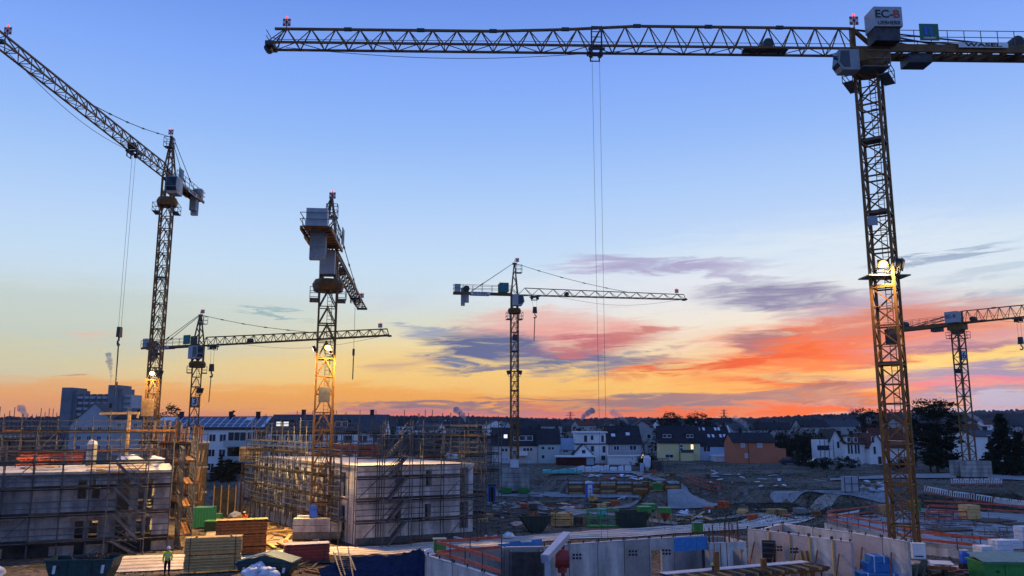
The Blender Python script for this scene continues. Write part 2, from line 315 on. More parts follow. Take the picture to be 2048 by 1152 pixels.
masonry('block_wall', 1.0, .5, .62); masonry('block_wall_shaded', 1.0, .5, .62); masonry('precast', 2.7, 1.4, .82); masonry('concrete', 2.4, 1.2, .75)
# ---------------------------------------------------------------- ground
def sst(a, b, x):
    t = max(0, min(1, (x - a) / (b - a))); return t * t * (3 - 2 * t)
def seg(x, y, x0, y0, x1, y1):
    dx, dy = x1 - x0, y1 - y0; t = max(0, min(1, ((x - x0) * dx + (y - y0) * dy) / (dx * dx + dy * dy)))
    return math.hypot(x - x0 - t * dx, y - y0 - t * dy)
def hz0(x, y):
    # upper level beyond the pit: step line runs across the site
    if x < 4: ys, w = 142, 8
    elif x < 8: ys, w = 142 - 20 * (x - 4) / 4, 5
    elif x < 24.5: ys, w = 122.2, 1.0
    elif x < 29: ys, w = 122.2 - 5 * (x - 24.5) / 4.5, 6
    else: ys, w = 117 - 20 * sst(29, 36, x), 4.5
    h = 1.5 * sst(ys, ys + w, y)
    d = seg(x, y, 17.5, 104, 21.5, 105); h += 1.9 * math.exp(-(d / 2.0) ** 2)          # soil heap
    d = seg(x, y, 27, 100, 41, 100); h += .7 * math.exp(-(d / 2.4) ** 2)               # dark bank
    d = seg(x, y, 4, 141, 9, 139); h += 1.0 * math.exp(-(d / 3.0) ** 2)
    for cx_, cy_, r_, q_ in ((2, 104, 2.2, .8), (6.5, 97, 1.8, .6), (-1, 93, 1.6, .6), (13, 92, 1.5, .5), (27, 88, 2.2, .7), (33, 86, 2.5, .8), (10, 109, 1.6, .7), (24, 96, 1.8, .6)): h += q_ * math.exp(-((x - cx_) ** 2 + (y - cy_) ** 2) / (r_ * r_))
    d = seg(x, y, 46, 100, 64, 84); h += .8 * math.exp(-(d / 4) ** 2)                  # earth on the right
    return h
def hz(x, y):
    h = hz0(x, y)
    if y < 420: h += .10 * noise.noise((x * .16, y * .16, 3)) + .05 * noise.noise((x * .5, y * .5, 9)) + .35 * max(0, noise.noise((x * .08, y * .08, 1)) - .1) * sst(125, 160, y)
    return h - .05
def axis(a, b, fine0, fine1, st):
    xs = []; x = fine0
    while x <= fine1: xs.append(x); x += st
    s = st; x = fine1
    while x < b: s *= 1.22; x += s; xs.append(min(x, b))
    s = st; x = fine0
    while x > a: s *= 1.22; x -= s; xs.insert(0, max(x, a))
    return xs
xs = axis(-3200, 3200, -45, 75, .9); ys = axis(-600, 3200, 34, 150, .9)
b = MB(); nx = len(xs)
for y in ys:
    for x in xs: b.v.append((x, y, hz(x, y)))
for j in range(len(ys) - 1):
    for i in range(nx - 1): k = j * nx + i; b.f.append((k, k + 1, k + nx + 1, k + nx)); b.m.append(0)
# ground material: soil, dry grass and frost by patches
gm = bpy.data.materials.new('ground'); gm.use_nodes = True; t = gm.node_tree; bs = t.nodes['Principled BSDF']; bs.inputs['Roughness'].default_value = .95; bs.inputs['Specular IOR Level'].default_value = 0
geo = t.nodes.new('ShaderNodeNewGeometry')
def tn(sc, det=6):
    n = t.nodes.new('ShaderNodeTexNoise'); n.inputs['Scale'].default_value = sc; n.inputs['Detail'].default_value = det; n.inputs['Roughness'].default_value = .65; t.links.new(geo.outputs['Position'], n.inputs['Vector']); return n.outputs[0]
def tmix(f, a, c):
    n = t.nodes.new('ShaderNodeMix'); n.data_type = 'RGBA'
    for s_, x in ((n.inputs[0], f), (n.inputs[6], a), (n.inputs[7], c)):
        if isinstance(x, tuple): s_.default_value = (*x, 1)
        else: t.links.new(x, s_)
    return n.outputs[2]
def tr(x, a, c):
    n = t.nodes.new('ShaderNodeMapRange'); n.interpolation_type = 'SMOOTHSTEP'; t.links.new(x, n.inputs[0]); n.inputs[1].default_value = a; n.inputs[2].default_value = c; return n.outputs[0]
c_ = tmix(tr(tn(.06), .42, .6), (.17, .125, .082), (.25, .20, .15))
c_ = tmix(tr(tn(.13), .5, .62), c_, (.085, .085, .055))
c_ = tmix(tr(tn(.45), .55, .75), c_, (.20, .20, .20))
c_ = tmix(tr(tn(2.2), .45, .7), c_, (.03, .026, .02))
c_ = tmix(tr(tn(.9, 9), .56, .66), c_, (.23, .24, .25))
t.links.new(c_, bs.inputs['Base Color'])
bp = t.nodes.new('ShaderNodeBump'); bp.inputs['Strength'].default_value = .8; bp.inputs['Distance'].default_value = .25; t.links.new(tn(1.6, 8), bp.inputs['Height']); t.links.new(bp.outputs[0], bs.inputs['Normal'])
MATS['ground'] = gm
tag(b.build('ground', 'ground', smooth=True), kind='structure')

def strip(name, up, lo, mat, lift=.06, zl=None, n=60, m=7, jag=.25):     # sheet between two edge lines given on the ground
    def samp(pl, n):
        L = [0]
        for a, c in zip(pl, pl[1:]): L.append(L[-1] + (c - a).length)
        out = []
        for i in range(n + 1):
            d = L[-1] * i / n
            for k in range(len(pl) - 1):
                if d <= L[k + 1] + 1e-6: out.append(pl[k].lerp(pl[k + 1], (d - L[k]) / max(1e-6, L[k + 1] - L[k]))); break
        return out
    U, V = samp(up, n), samp(lo, n); b = MB()
    for i in range(n + 1):
        a, c = U[i].copy(), V[i].copy()
        d = (c - a).normalized(); a -= d * jag * noise.noise((a.x * .7, a.y * .7, 5)); c += d * jag * noise.noise((c.x * .7, c.y * .7, 8))
        for j in range(m + 1):
            p = a.lerp(c, j / m); b.v.append((p.x, p.y, (hz(p.x, p.y) + lift) if zl is None else zl + .03 * noise.noise((p.x, p.y, 0))))
    for i in range(n):
        for j in range(m): k = i * (m + 1) + j; b.f.append((k, k + 1, k + m + 2, k + m + 1)); b.m.append(0)
    return tag(b.build(name, mat, smooth=True), kind='structure')
P = lambda pts, z=0: [G(x, y, z) for x, y in pts]
strip('haul_road', P([(150, 1118), (420, 1108), (600, 1098), (720, 1094), (860, 1086), (1000, 1076), (1150, 1064), (1300, 1056), (1450, 1046), (1600, 1035), (1720, 1024)]),
      P([(150, 1150), (420, 1136), (600, 1124), (720, 1113), (860, 1102), (1000, 1092), (1150, 1078), (1300, 1071), (1450, 1060), (1600, 1049), (1720, 1036)]), 'road_dirt', .09, n=110)
strip('site_road', P([(985, 984), (1100, 984), (1200, 985), (1290, 985)]), P([(985, 993), (1100, 994), (1200, 995), (1275, 996)]), 'road_grey', .09)
strip('ramp_path', P([(1345, 962), (1378, 968), (1412, 980), (1436, 990)], 1.4), P([(1330, 966), (1350, 974), (1372, 986), (1370, 996)], 1.3), 'road_grey', .12)
strip('upper_road', P([(1335, 984), (1450, 984), (1600, 984), (1780, 984)], 1.5), P([(1335, 993), (1450, 991), (1600, 992), (1780, 996)], 1.5), 'road_grey', .14)
strip('upper_path', P([(1200, 943), (1270, 944), (1300, 950), (1335, 962)], 1.5), P([(1200, 947), (1262, 948), (1290, 955), (1318, 966)], 1.5), 'road_grey', .18)
strip('far_path', P([(1660, 958), (1800, 950), (1950, 948), (2080, 952)], 1.5), P([(1660, 962), (1800, 957), (1950, 958), (2080, 964)], 1.5), 'road_grey', .18)
for k, (f0, f1) in enumerate(((.16, .26), (.36, .44), (.58, .66), (.78, .88))):
    U_ = P([(150, 1118), (420, 1108), (600, 1098), (720, 1094), (860, 1086), (1000, 1076), (1150, 1064), (1300, 1056), (1450, 1046), (1600, 1035), (1720, 1024)]); L_ = P([(150, 1150), (420, 1136), (600, 1124), (720, 1113), (860, 1102), (1000, 1092), (1150, 1078), (1300, 1071), (1450, 1060), (1600, 1049), (1720, 1036)])
    strip('tyre_rut', [a_.lerp(c_, f0) for a_, c_ in zip(U_, L_)], [a_.lerp(c_, f1) for a_, c_ in zip(U_, L_)], 'soil_rut', .097, n=150, m=2, jag=.22)
for U_, L_ in (([(985, 1012), (1060, 1010), (1140, 1022), (1230, 1012), (1300, 1006)], [(985, 1019), (1060, 1016), (1140, 1028), (1230, 1018), (1300, 1012)]), ([(1020, 1046), (1100, 1030), (1180, 1022), (1260, 1030), (1360, 1046)], [(1030, 1052), (1100, 1036), (1180, 1028), (1260, 1037), (1350, 1052)]), ([(1390, 1040), (1480, 1030), (1600, 1024), (1700, 1014)], [(1390, 1044), (1480, 1034), (1600, 1028), (1700, 1018)]), ([(420, 1050), (520, 1066), (600, 1085)], [(410, 1075), (500, 1085), (590, 1098)])):
    strip('dirt_track', P(U_), P(L_), 'soil_rut', .07, n=70, m=3, jag=.7)
# puddle
wm = bpy.data.materials.new('puddle_water'); wm.use_nodes = True; q = wm.node_tree.nodes['Principled BSDF']; q.inputs['Base Color'].default_value = (.03, .03, .03, 1); q.inputs['Roughness'].default_value = .04; MATS['water'] = wm
def puddle(cx, cy, rx, ry, seed):
    b = MB(); n = 40; pts = []
    for i in range(n):
        a = 2 * math.pi * i / n; r = 1 + .55 * noise.noise((math.cos(a) * 1.4, math.sin(a) * 1.4, seed)); pts.append((cx + rx * r * math.cos(a), cy + ry * r * math.sin(a), .075))
    b.quad(*pts); tag(b.build('puddle', 'water'), kind='structure')
for px, py, rx, ry in ((1165, 1003, 2.6, .8), (1130, 1008, 2.2, 1.2), (1190, 1012, 3, 1.3), (1240, 996, 2.4, .5), (1150, 1015, 2, .8)):
    g_ = G(px, py); puddle(g_.x, g_.y, rx, ry, px)

# ---------------------------------------------------------------- hills and far wood
def hill(name, Y, f, mat, x0, x1, n=220, depth=500):
    b = MB()
    for i in range(n + 1):
        x = x0 + (x1 - x0) * i / n; h = f(x)
        for k, (dy, s) in enumerate(((-depth, 0), (-depth * .5, .45), (-depth * .2, .8), (0, 1), (depth * .6, .5))): b.v.append((x, Y + dy, h * s - (2 if k == 0 else 0)))
    for i in range(n):
        for j in range(4): k = i * 5 + j; b.f.append((k, k + 5, k + 6, k + 1)); b.m.append(0)
    tag(b.build(name, mat, smooth=True), kind='structure')
def hf1(x): return 20 + 13 * noise.noise((x * .0016, 0, 1)) + 5 * noise.noise((x * .006, 0, 2)) + (10 * sst(300, 900, x))
def hf2(x): return 30 + 9 * noise.noise((x * .0011, 0, 7)) + 6 * noise.noise((x * .004, 0, 4)) + (22 * sst(700, 1500, x))
hill('hill_near', 1500, hf1, 'wood_far', -1600, 1700)
hill('hill_far', 2600, hf2, 'wood_far', -2700, 2900)
def blob_wood(name, Y, f, x0, x1, n, s0, s1, label):
    b = MB(); rnd = random.Random(3)
    for i in range(n):
        x = rnd.uniform(x0, x1); dy = rnd.uniform(-90, 10); z = f(x) * (1 - max(0, -dy) / 520) - 1; s = rnd.uniform(s0, s1); h = s * rnd.uniform(.7, 1.5)
        k = len(b.v); m = 6
        for lv, (r, zz) in enumerate(((.6, 0), (1, .5), (.7, .9))):
            for a in range(m): t_ = 6.283 * a / m + lv * .5; q_ = r * s * rnd.uniform(.7, 1.2); b.v.append((x + q_ * math.cos(t_), Y + dy + q_ * math.sin(t_), z + zz * h))
        b.v.append((x, Y + dy, z + h * 1.15))
        for lv in range(2):
            for a in range(m): c = (a + 1) % m; b.f.append((k + lv * m + a, k + lv * m + c, k + lv * m + m + c, k + lv * m + m + a)); b.m.append(0)
        for a in range(m): b.f.append((k + 2 * m + a, k + 2 * m + (a + 1) % m, k + 3 * m)); b.m.append(0)
    tag(b.build(name, 'wood_far'), label, 'woodland', kind='stuff')
blob_wood('far_woodland', 1500, hf1, -1100, 1250, 3800, 1.6, 4.2, 'dark wooded ridge along the horizon')
blob_wood('far_woodland', 2600, hf2, -1900, 2100, 3600, 2.5, 6, 'farther wooded hills fading behind the first ridge')

# ---------------------------------------------------------------- cranes
def mast_section(s, h, lw, dw, panels=2, mode='K'):
    b = MB(); c = s / 2; cs = [(-c, -c), (c, -c), (c, c), (-c, c)]
    for x, y in cs: b.bar((x, y, 0), (x, y, h), lw)
    ph = h / panels
    for p in range(panels):
        z0, z1 = p * ph, (p + 1) * ph
        for i in range(4):
            (x0, y0), (x1, y1) = cs[i], cs[(i + 1) % 4]
            if p == 0: b.bar((x0, y0, z0 + .02), (x1, y1, z0 + .02), dw * 1.2)
            if mode == 'K':
                if (p + i) % 2: x0, y0, x1, y1 = x1, y1, x0, y0
                b.bar((x0, y0, z0), (x1, y1, z1), dw)
                if p % 2: b.bar((x0, y0, z0), (x1, y1, z0), dw * .7)
            else:                       # two half diagonals meeting on the opposite leg plus a strut
                mx, my = (x0 + x1) / 2, (y0 + y1) / 2
                b.bar((x0, y0, z0), (mx, my, z1), dw); b.bar((x1, y1, z0), (mx, my, z1), dw); b.bar((x0, y0, z1), (x1, y1, z1), dw * .8)
    return b
def ladder_mb(h, x=.25, y=0):
    b = MB()
    for s in (-.2, .2): b.bar((x + s, y, 0), (x + s, y, h), .05)
    z = .15
    while z < h: b.bar((x - .2, y, z), (x + .2, y, z), .035); z += .32
    return b
def rails(b, pts, z0, h=1.1, w=.05, closed=True):
    n = len(pts)
    for i in range(n if closed else n - 1):
        p, q = Vector(pts[i]), Vector(pts[(i + 1) % n])
        for k in (.5, 1): b.bar((p.x, p.y, z0 + h * k), (q.x, q.y, z0 + h * k), w)
        m = max(1, int((q - p).length / 1.3))
        for j in range(m): r = p.lerp(q, j / m); b.bar((r.x, r.y, z0), (r.x, r.y, z0 + h), w)
    return b
def truss(L0, L1, h0, h1, w, n, cw, dw, first=False):
    b = MB(); y = w / 2
    for s in (-y, y): b.bar((L0, s, 0), (L1, s, 0), cw)
    top = lambda x: h0 + (h1 - h0) * (x - L0) / (L1 - L0)
    st = (L1 - L0) / n
    b.bar((L0 + (st * .5 if first else 0), 0, top(L0)), (L1, 0, top(L1)), cw * 1.1)
    for i in range(n):
        a, m, c = L0 + i * st, L0 + (i + .5) * st, L0 + (i + 1) * st
        for s in (-y, y): b.bar((a, s, 0), (m, 0, top(m)), dw); b.bar((m, 0, top(m)), (c, s, 0), dw)
        b.bar((a, -y, 0), (c, y, 0), dw * .7) if i % 2 else b.bar((a, y, 0), (c, -y, 0), dw * .7)
        b.bar((c, -y, 0), (c, y, 0), dw * .8)
    return b
LAMPS = []
def floodlight(parent, loc, yaw, tilt, lit, scale=1.0, power=0, spot=None):
    h = MB().box(-.55, .55, -.12, .22, -.4, .4).box(-.62, .62, -.2, -.12, -.46, .46).bar((-.6, 0, -.4), (-.6, 0, -.9), .07).bar((.6, 0, -.4), (.6, 0, -.9), .07).bar((-.6, 0, -.9), (.6, 0, -.9), .07)
    h.v = [(x * scale, y * scale, z * scale) for x, y, z in h.v]
    o = h.build('floodlight', 'dark_steel', parent, loc); o.rotation_euler = (tilt, 0, yaw)
    for k_, (ra, rb_, y_, m_) in enumerate(((.54, .42, -.215, 'lamp_halo'), (.47, .37, -.23, 'lamp_glow'), (.34, .27, -.25, 'lamp_lens'))):
        e = MB().prism([(ra * math.cos(k * .314), rb_ * math.sin(k * .314)) for k in range(20)], y_, y_ + .012); e.v = [(x * scale, z * scale, y * scale) for x, y, z in e.v]; e.f = [f[::-1] for f in e.f]
        e.build(('reflector', 'inner_reflector', 'lamp_lens')[k_], m_ if lit else 'glass' if k_ == 2 else 'galv', o)  # when lit, both reflector discs emit to paint the halo round the lens
    if lit:
        for en, ang, bl, dz, dxy in spot:
            li = bpy.data.lights.new('floodlight_beam', 'SPOT'); li.energy = en; li.spot_size = R(ang); li.spot_blend = bl; li.color = (1, .60, .20); li.shadow_soft_size = .35
            lo = bpy.data.objects.new('floodlight_beam', li); C.objects.link(lo); lo.parent = o; lo.location = (0, -.45 * scale, 0)
            d = Vector((dxy[0], dxy[1], dz)); m = mw(o).to_3x3().inverted() @ (-d); lo.rotation_euler = m.to_track_quat('Z', 'Y').to_euler()
    return o
def warning_light(parent, loc, board=True, rz=0, k=.2):
    r = parent
    if board:
        b = MB().bar((0, 0, 0), (0, 0, .9), .06)
        for i in range(3):
            for j in range(3):
                b.mi = (i + j) % 2; b.box(-1.5 * k + i * k, -.5 * k + i * k - .0, -.03, .03, .25 + j * k, .25 + (j + 1) * k)
        o = b.build('warning_board', ['red_paint', 'white_print'], parent, loc, rz); z = .25 + 3 * k + .12
    else: o = MB().bar((0, 0, 0), (0, 0, .5), .06).build('warning_light_post', 'dark_steel', parent, loc, rz); z = .6
    MB().cyl((0, 0, z - .08), (0, 0, z + .08), .09, .07, 8).build('red_lamp', 'red_lamp', o)
def cabin(parent, mtx_loc, rz, w=1.3, l=2.0, h=2.1, mat='crane_white'):
    b = MB().extr_y([(0, 0), (l * .78, 0), (l, h * .35), (l * .9, h), (0, h)], -w / 2, w / 2)
    o = b.build('cab', mat, parent, mtx_loc, rz)
    g = MB().quad((l * .79 + .012, -w * .45, .06), (l * .79 + .012, w * .45, .06), (l + .012, w * .45, h * .35), (l + .012, -w * .45, h * .35)).quad((l + .012, -w * .45, h * .38), (l + .012, w * .45, h * .38), (l * .905 + .012, w * .45, h * .96), (l * .905 + .012, -w * .45, h * .96))
    g.build('windscreen', 'glass', o)
    for s in (-1, 1):
        y = s * (w / 2 + .012)
        p = [(l * .45, y, h * .12), (l * .74, y, h * .12), (l * .93, y, h * .36), (l * .85, y, h * .92), (l * .45, y, h * .92)]
        MB().quad(*(p if s < 0 else p[::-1])).build('side_window', 'glass', o)
    return o
def hook_set(root, x, zc, rz, top, drop, gap, tip, sag=True, hook_scale=1.0, pull=None):
    # trolley, two hoist ropes, hook block; x along the jib
    w = .55
    b = MB()
    for s in (-w, w): b.bar((x - gap / 2 - .3, s, zc - .2), (x + gap / 2 + .3, s, zc - .2), .16)
    for u in (-1, 1):
        b.bar((x + u * gap / 2, -w, zc - .2), (x + u * gap / 2, w, zc - .2), .14); b.bar((x + u * gap / 2, -w, zc - .2), (x + u * gap / 2, -w, zc - .75), .1); b.bar((x + u * gap / 2, w, zc - .2), (x + u * gap / 2, w, zc - .75), .1)
        b.cyl((x + u * gap / 2, -.15, zc - .45), (x + u * gap / 2, .15, zc - .45), .22, n=10)
    b.bar((x - gap / 2, -w, zc - .72), (x + gap / 2, -w, zc - .72), .07); b.bar((x - gap / 2, w, zc - .72), (x + gap / 2, w, zc - .72), .07)
    b.build('trolley', 'dark_steel', root, top, rz)
    e = gap * .32 if gap > .5 else .12
    for u in (-1, 1):
        MB().cyl((x + u * gap * .42, 0, zc - .45), (x + u * e, 0, zc - drop), .014 * hook_scale, n=5).build('hoist_rope', 'rope', root, top, rz)
    h = MB(); z = zc - drop; k = hook_scale
    h.hexa([(x - .32 * k, -.14 * k, z - .9 * k), (x + .32 * k, -.14 * k, z - .9 * k), (x + .32 * k, .14 * k, z - .9 * k), (x - .32 * k, .14 * k, z - .9 * k), (x - .25 * k, -.14 * k, z), (x + .25 * k, -.14 * k, z), (x + .25 * k, .14 * k, z), (x - .25 * k, .14 * k, z)])
    pts = [(0, -.9), (0, -1.15), (.2, -1.3), (.18, -1.55), (0, -1.65), (-.18, -1.52)]
    for (a, c), (d, f) in zip(pts, pts[1:]): h.bar((x + a * k, 0, z + c * k), (x + d * k, 0, z + f * k), .12 * k)
    h.build('hook_block', 'dark_steel', root, top, rz)

def crane_mast(root, s, rz, H, sec_h, lw, dw, plats, mode='K', panels=2, mat='crane_yellow'):
    me = mast_section(s, sec_h, lw, dw, panels, mode).mesh('mast_section', mat); la = ladder_mb(sec_h, s * .12, s * .1).mesh('ladder', mat)
    n = max(1, round(H / sec_h)); k = H / (n * sec_h)
    pl = None
    for i in range(n):
        o = ob('mast_section', me, root, (0, 0, i * sec_h * k), rz); o.scale = (1, 1, k)
        ob('ladder', la, o)
        if i in plats:
            if pl is None: pl = MB().box(-s / 2 + .05, s / 2 - .05, -s / 2 + .05, s / 2 - .05, 0, .1).mesh('platform', 'crane_grey')
            ob('platform', pl, o, (0, 0, .12))
    return n
def platform_ring(root, z, rz, s, out=.75):
    c = s / 2 + out
    for sd in (-1, 1):
        b = MB().box(sd * (s / 2 + .1), sd * c, -s * .75, s * .75, 0, .09) if sd > 0 else MB().box(-c, -s / 2 - .1, -s * .75, s * .75, 0, .09)
        b.build('access_platform', 'crane_grey', root, (0, 0, z), rz)
        x0, x1 = sorted((sd * (s / 2 + .1), sd * c))
        rails(MB(), [(x0, -s * .75, 0), (x1, -s * .75, 0), (x1, s * .75, 0), (x0, s * .75, 0)], z, 1.1, .05).build('guard_rail', 'crane_grey', root, (0, 0, 0), rz)

def apex_crane(label, base, mrz, s, ztop, tip, jn, jh, counter, lw, dw, plats, tieat=.7, trolley=.12, drop=8, number=None, wasel=True, apex_h=5.4, sec_h=3.0, hs=1.3, cab_side=-1, cw_front=True, big=1.0, gap=.9, cab_pos=None, cyy=None, sling=0):
    root = thing('tower_crane', label, 'crane', base, 0, 'tower cranes over the building site')
    zt = ztop - base.z                       # jib lower chord level in the crane's own frame
    d = Vector((tip.x - base.x, tip.y - base.y, 0)); L = d.length; rz = math.atan2(d.y, d.x)
    mtop = zt - 3.4 * big
    crane_mast(root, s, mrz, mtop, sec_h, lw, dw, plats, 'X' if s < 1.6 else 'K')
    T = (0, 0, zt)
    platform_ring(root, mtop - 1.0, mrz, s, .8 * big)
    b = MB().cyl((0, 0, -3.5 * big), (0, 0, -2.9 * big), s * .85, s * .95, 16).cyl((0, 0, -2.9 * big), (0, 0, -2.5 * big), s * .95, s * .8, 16)
    b.build('slewing_ring', 'crane_yellow', root, T, rz)
    b = MB(); q = s * .42
    for x in (-q, q):
        for y in (-q, q): b.bar((x, y, -2.5 * big), (x, y, .1), lw * 1.4)
    b.bar((-q, -q, -2.5 * big), (q, -q, -1.2), dw * 1.4).bar((q, -q, -2.5 * big), (-q, -q, -1.2), dw * 1.4).bar((-q, q, -2.5 * big), (q, q, -1.2), dw * 1.4).box(-q, q, -q, q, -.25, .05)
    b.build('slewing_tower', 'crane_yellow', root, T, rz)
    m = Matrix.Rotation(rz, 4, 'Z')
    cp = m @ Vector((*(cab_pos or (-.5 * big, cab_side * (s * .42 + .35))), -2.15 * big)); cabin(root, (cp.x, cp.y, cp.z + zt), rz, 1.3 * big, 2.1 * big, 2.05 * big)
    # tower head
    b = MB(); a = s * .45; n = 5; hh = apex_h; tx = -.1
    fr = lambda k, sx, sy: (tx * 0 + sx * a * (1 - k * .88), sy * a * (1 - k * .88), hh * k)
    for sx in (-1, 1):
        for sy in (-1, 1):
            b.bar(fr(0, sx, sy), fr(1, sx, sy), lw)
            for i in range(n):
                k0, k1 = i / n, (i + 1) / n
                if sy > 0: b.bar(fr(k0, sx, -1 if i % 2 else 1), fr(k1, sx, 1 if i % 2 else -1), dw)
                if sx > 0: b.bar(fr(k0, -1 if i % 2 else 1, sy), fr(k1, 1 if i % 2 else -1, sy), dw)
    b.bar((-.3, 0, hh), (.35, 0, hh), .3).bar((0, 0, hh), (0, 0, hh + .7), .05)
    b.build('tower_head', 'crane_yellow', root, T, rz)
    b = MB().box(.25, 1.15, -.5, .5, hh - 1.5, hh - 1.42); rails(b, [(.25, -.5, 0), (1.15, -.5, 0), (1.15, .5, 0), (.25, .5, 0)], hh - 1.45, 1.2, .05)
    b.build('head_platform', 'crane_grey', root, T, rz)
    pw = m @ Vector((.45, 0, hh + .05)); warning_light(root, (pw.x, pw.y, pw.z + zt), True, 0)
    # jib
    x0 = s * .45; step = (L - x0) / jn; w = 1.1 * big
    for i in range(jn):
        a, c = x0 + i * step, x0 + (i + 1) * step; ha, hb = jh * (1 - .3 * i / jn), jh * (1 - .3 * (i + 1) / jn)
        nn = max(2, round(step / 1.9))
        truss(a, c, ha, hb, w, nn, lw * .85, dw * .85, i == 0).build('jib_section', 'crane_yellow', root, T, rz)
    b = MB().box(L - .1, L + .35, -w * .6, w * .6, -.15, .1).bar((L, 0, jh * .7), (L + .3, 0, 0), dw); b.build('jib_head', 'dark_steel', root, T, rz)
    pw = m @ Vector((L - 1.2, 0, jh * .7)); warning_light(root, (pw.x, pw.y, pw.z + zt), True, 0)
    xt = x0 + (L - x0) * tieat; zt_ = jh * (1 - .3 * tieat)
    b = MB(); p0, p1 = Vector((.3, 0, hh)), Vector((xt, 0, zt_)); nb = 5
    for i in range(nb):
        u, v = p0.lerp(p1, i / nb), p0.lerp(p1, (i + 1) / nb); u.z -= .35 * math.sin(math.pi * i / nb); v.z -= .35 * math.sin(math.pi * (i + 1) / nb)
        b.bar(u, v, dw * .75)
        if i: b.bar(u - (v - u) * .06, u + (v - u) * .06, dw * 1.6)
    b.build('jib_tie', 'dark_steel', root, T, rz)
    # sagging trolley rope
    b = MB(); pr = None
    for i in range(13):
        t_ = i / 12; p = Vector((L * (.25 + .72 * t_), 0, -.1 - 1.1 * math.sin(math.pi * t_)))
        if pr is not None: b.bar(pr, p, .035)
        pr = p
    b.build('trolley_rope', 'rope', root, T, rz)
    MB().cyl((L * .3, -.35, .35), (L * .3, .35, .35), .4 * big, n=12).build('trolley_winch', 'dark_steel', root, T, rz)
    # counter jib
    cj = counter; yy = cyy or .55 * big
    b = MB()
    for sd in (-yy, yy): b.bar((-s * .45, sd, .05), (-cj, sd, .05), .16, .34)
    for i in range(int(cj)): b.bar((-s * .45 - i, -yy, .05), (-s * .45 - i, yy, .05), .08)
    b.box(-cj, -s * .45, -yy * .9, yy * .9, .2, .25); b.build('counter_jib', 'crane_yellow', root, T, rz)
    b = MB()
    for sd in (-yy - .1, yy + .1): rails(b, [(-s * .5, sd, 0), (-cj, sd, 0)], .25, 1.1, .05, False)
    rails(b, [(-cj, -yy - .1, 0), (-cj, yy + .1, 0)], .25, 1.1, .05, False); b.build('guard_rail', 'crane_grey', root, T, rz)
    for i in range(2):
        MB().box(-cj * .82 - .5 + i * .62, -cj * .82 + .06 + i * .62, -min(.62, yy * .75), min(.62, yy * .75), -2.2 * big + i * .5, .9).build('counterweight', 'concrete', root, T, rz)
    MB().box(-cj + .2, -cj + 1.1, -min(.85, yy * .9), min(.85, yy * .9), .26, 1.7 * big).build('winch_cabinet', 'crane_white', root, T, rz)
    MB().cyl((-cj + 2.0, -.5, .75), (-cj + 2.0, .5, .75), .5, n=12).build('hoist_winch', 'dark_steel', root, T, rz)
    b = MB()
    for sd in (-.3, .3):
        b.bar((-.25, sd * .4, hh), (-cj * .72, sd * 1.6, .3), dw * .7); u = Vector((-.25, sd * .4, hh)).lerp(Vector((-cj * .72, sd * 1.6, .3)), .7); b.bar(u, u + Vector((-.5, 0, -.35)), dw * 1.6)
    b.build('counter_tie', 'dark_steel', root, T, rz)
    # signs on both sides of the counter jib
    for sd in (-1, 1):
        o = MB().box(-s * .45 - 2.0, -s * .45 - .5, sd * (yy + .2) - .03, sd * (yy + .2) + .03, .3, 1.8).build('sign_board', 'green_sign', root, T, rz)
        mt = Matrix.Translation((-s * .45 - 1.25, sd * (yy + .245), 1.15)) @ (Matrix.Rotation(R(90), 4, 'X') if sd < 0 else Matrix.Rotation(R(180), 4, 'Z') @ Matrix.Rotation(R(90), 4, 'X'))
        text('lettering', 'n', 1.5, 'blue_paint', o, mt, .03)
        if wasel:
            o = MB().box(-cj * .72, -cj * .72 + 3.0, sd * (yy + .12) - .03, sd * (yy + .12) + .03, -.2, .28).build('name_plate', 'white_print', root, T, rz)
            mt = Matrix.Translation((-cj * .72 + 1.5, sd * (yy + .165), .04)) @ (Matrix.Rotation(R(90), 4, 'X') if sd < 0 else Matrix.Rotation(R(180), 4, 'Z') @ Matrix.Rotation(R(90), 4, 'X'))
            text('lettering', 'WASEL', .5, 'black_print', o, mt @ Matrix.Diagonal((1.6, 1, 1, 1)), .012)
    hook_set(root, x0 + (L - x0) * trolley, 0, rz, T, drop, gap, tip, hook_scale=hs)
    if sling: xs_ = x0 + (L - x0) * trolley; MB().cyl((xs_, 0, -drop - 1.4 * hs), (xs_ - .15, 0, -drop - 1.4 * hs - sling), .07, n=5).build('sling', 'rope', root, T, rz)
    return root, zt, rz
def number_board(root, txt, z, s, mrz):
    o = MB().box(-s * .42, s * .42, -s / 2 - .16, -s / 2 - .1, -.75, .75).build('number_board', 'black_print', root, (0, 0, z), mrz)
    w = MB().box(-s * .3, s * .3, -s / 2 - .18, -s / 2 - .165, -.65, .65).build('number_field', 'white_print', o)
    text('number', txt, 1.45, 'black_print', o, Matrix.Translation((0, -s / 2 - .2, 0)) @ Matrix.Rotation(R(90), 4, 'X'), .03)
def ballast(root, s, n, w, h, name='ballast_block', l=4.2, rz=0, z0=0, mat='concrete'):
    for i in range(n):
        for sd in (-1, 1):
            MB().box(-l / 2, l / 2, sd * w - .55, sd * w + .55, z0 + i * (h + .015), z0 + i * (h + .015) + h).build(name, mat, root, (0, 0, 0), rz)

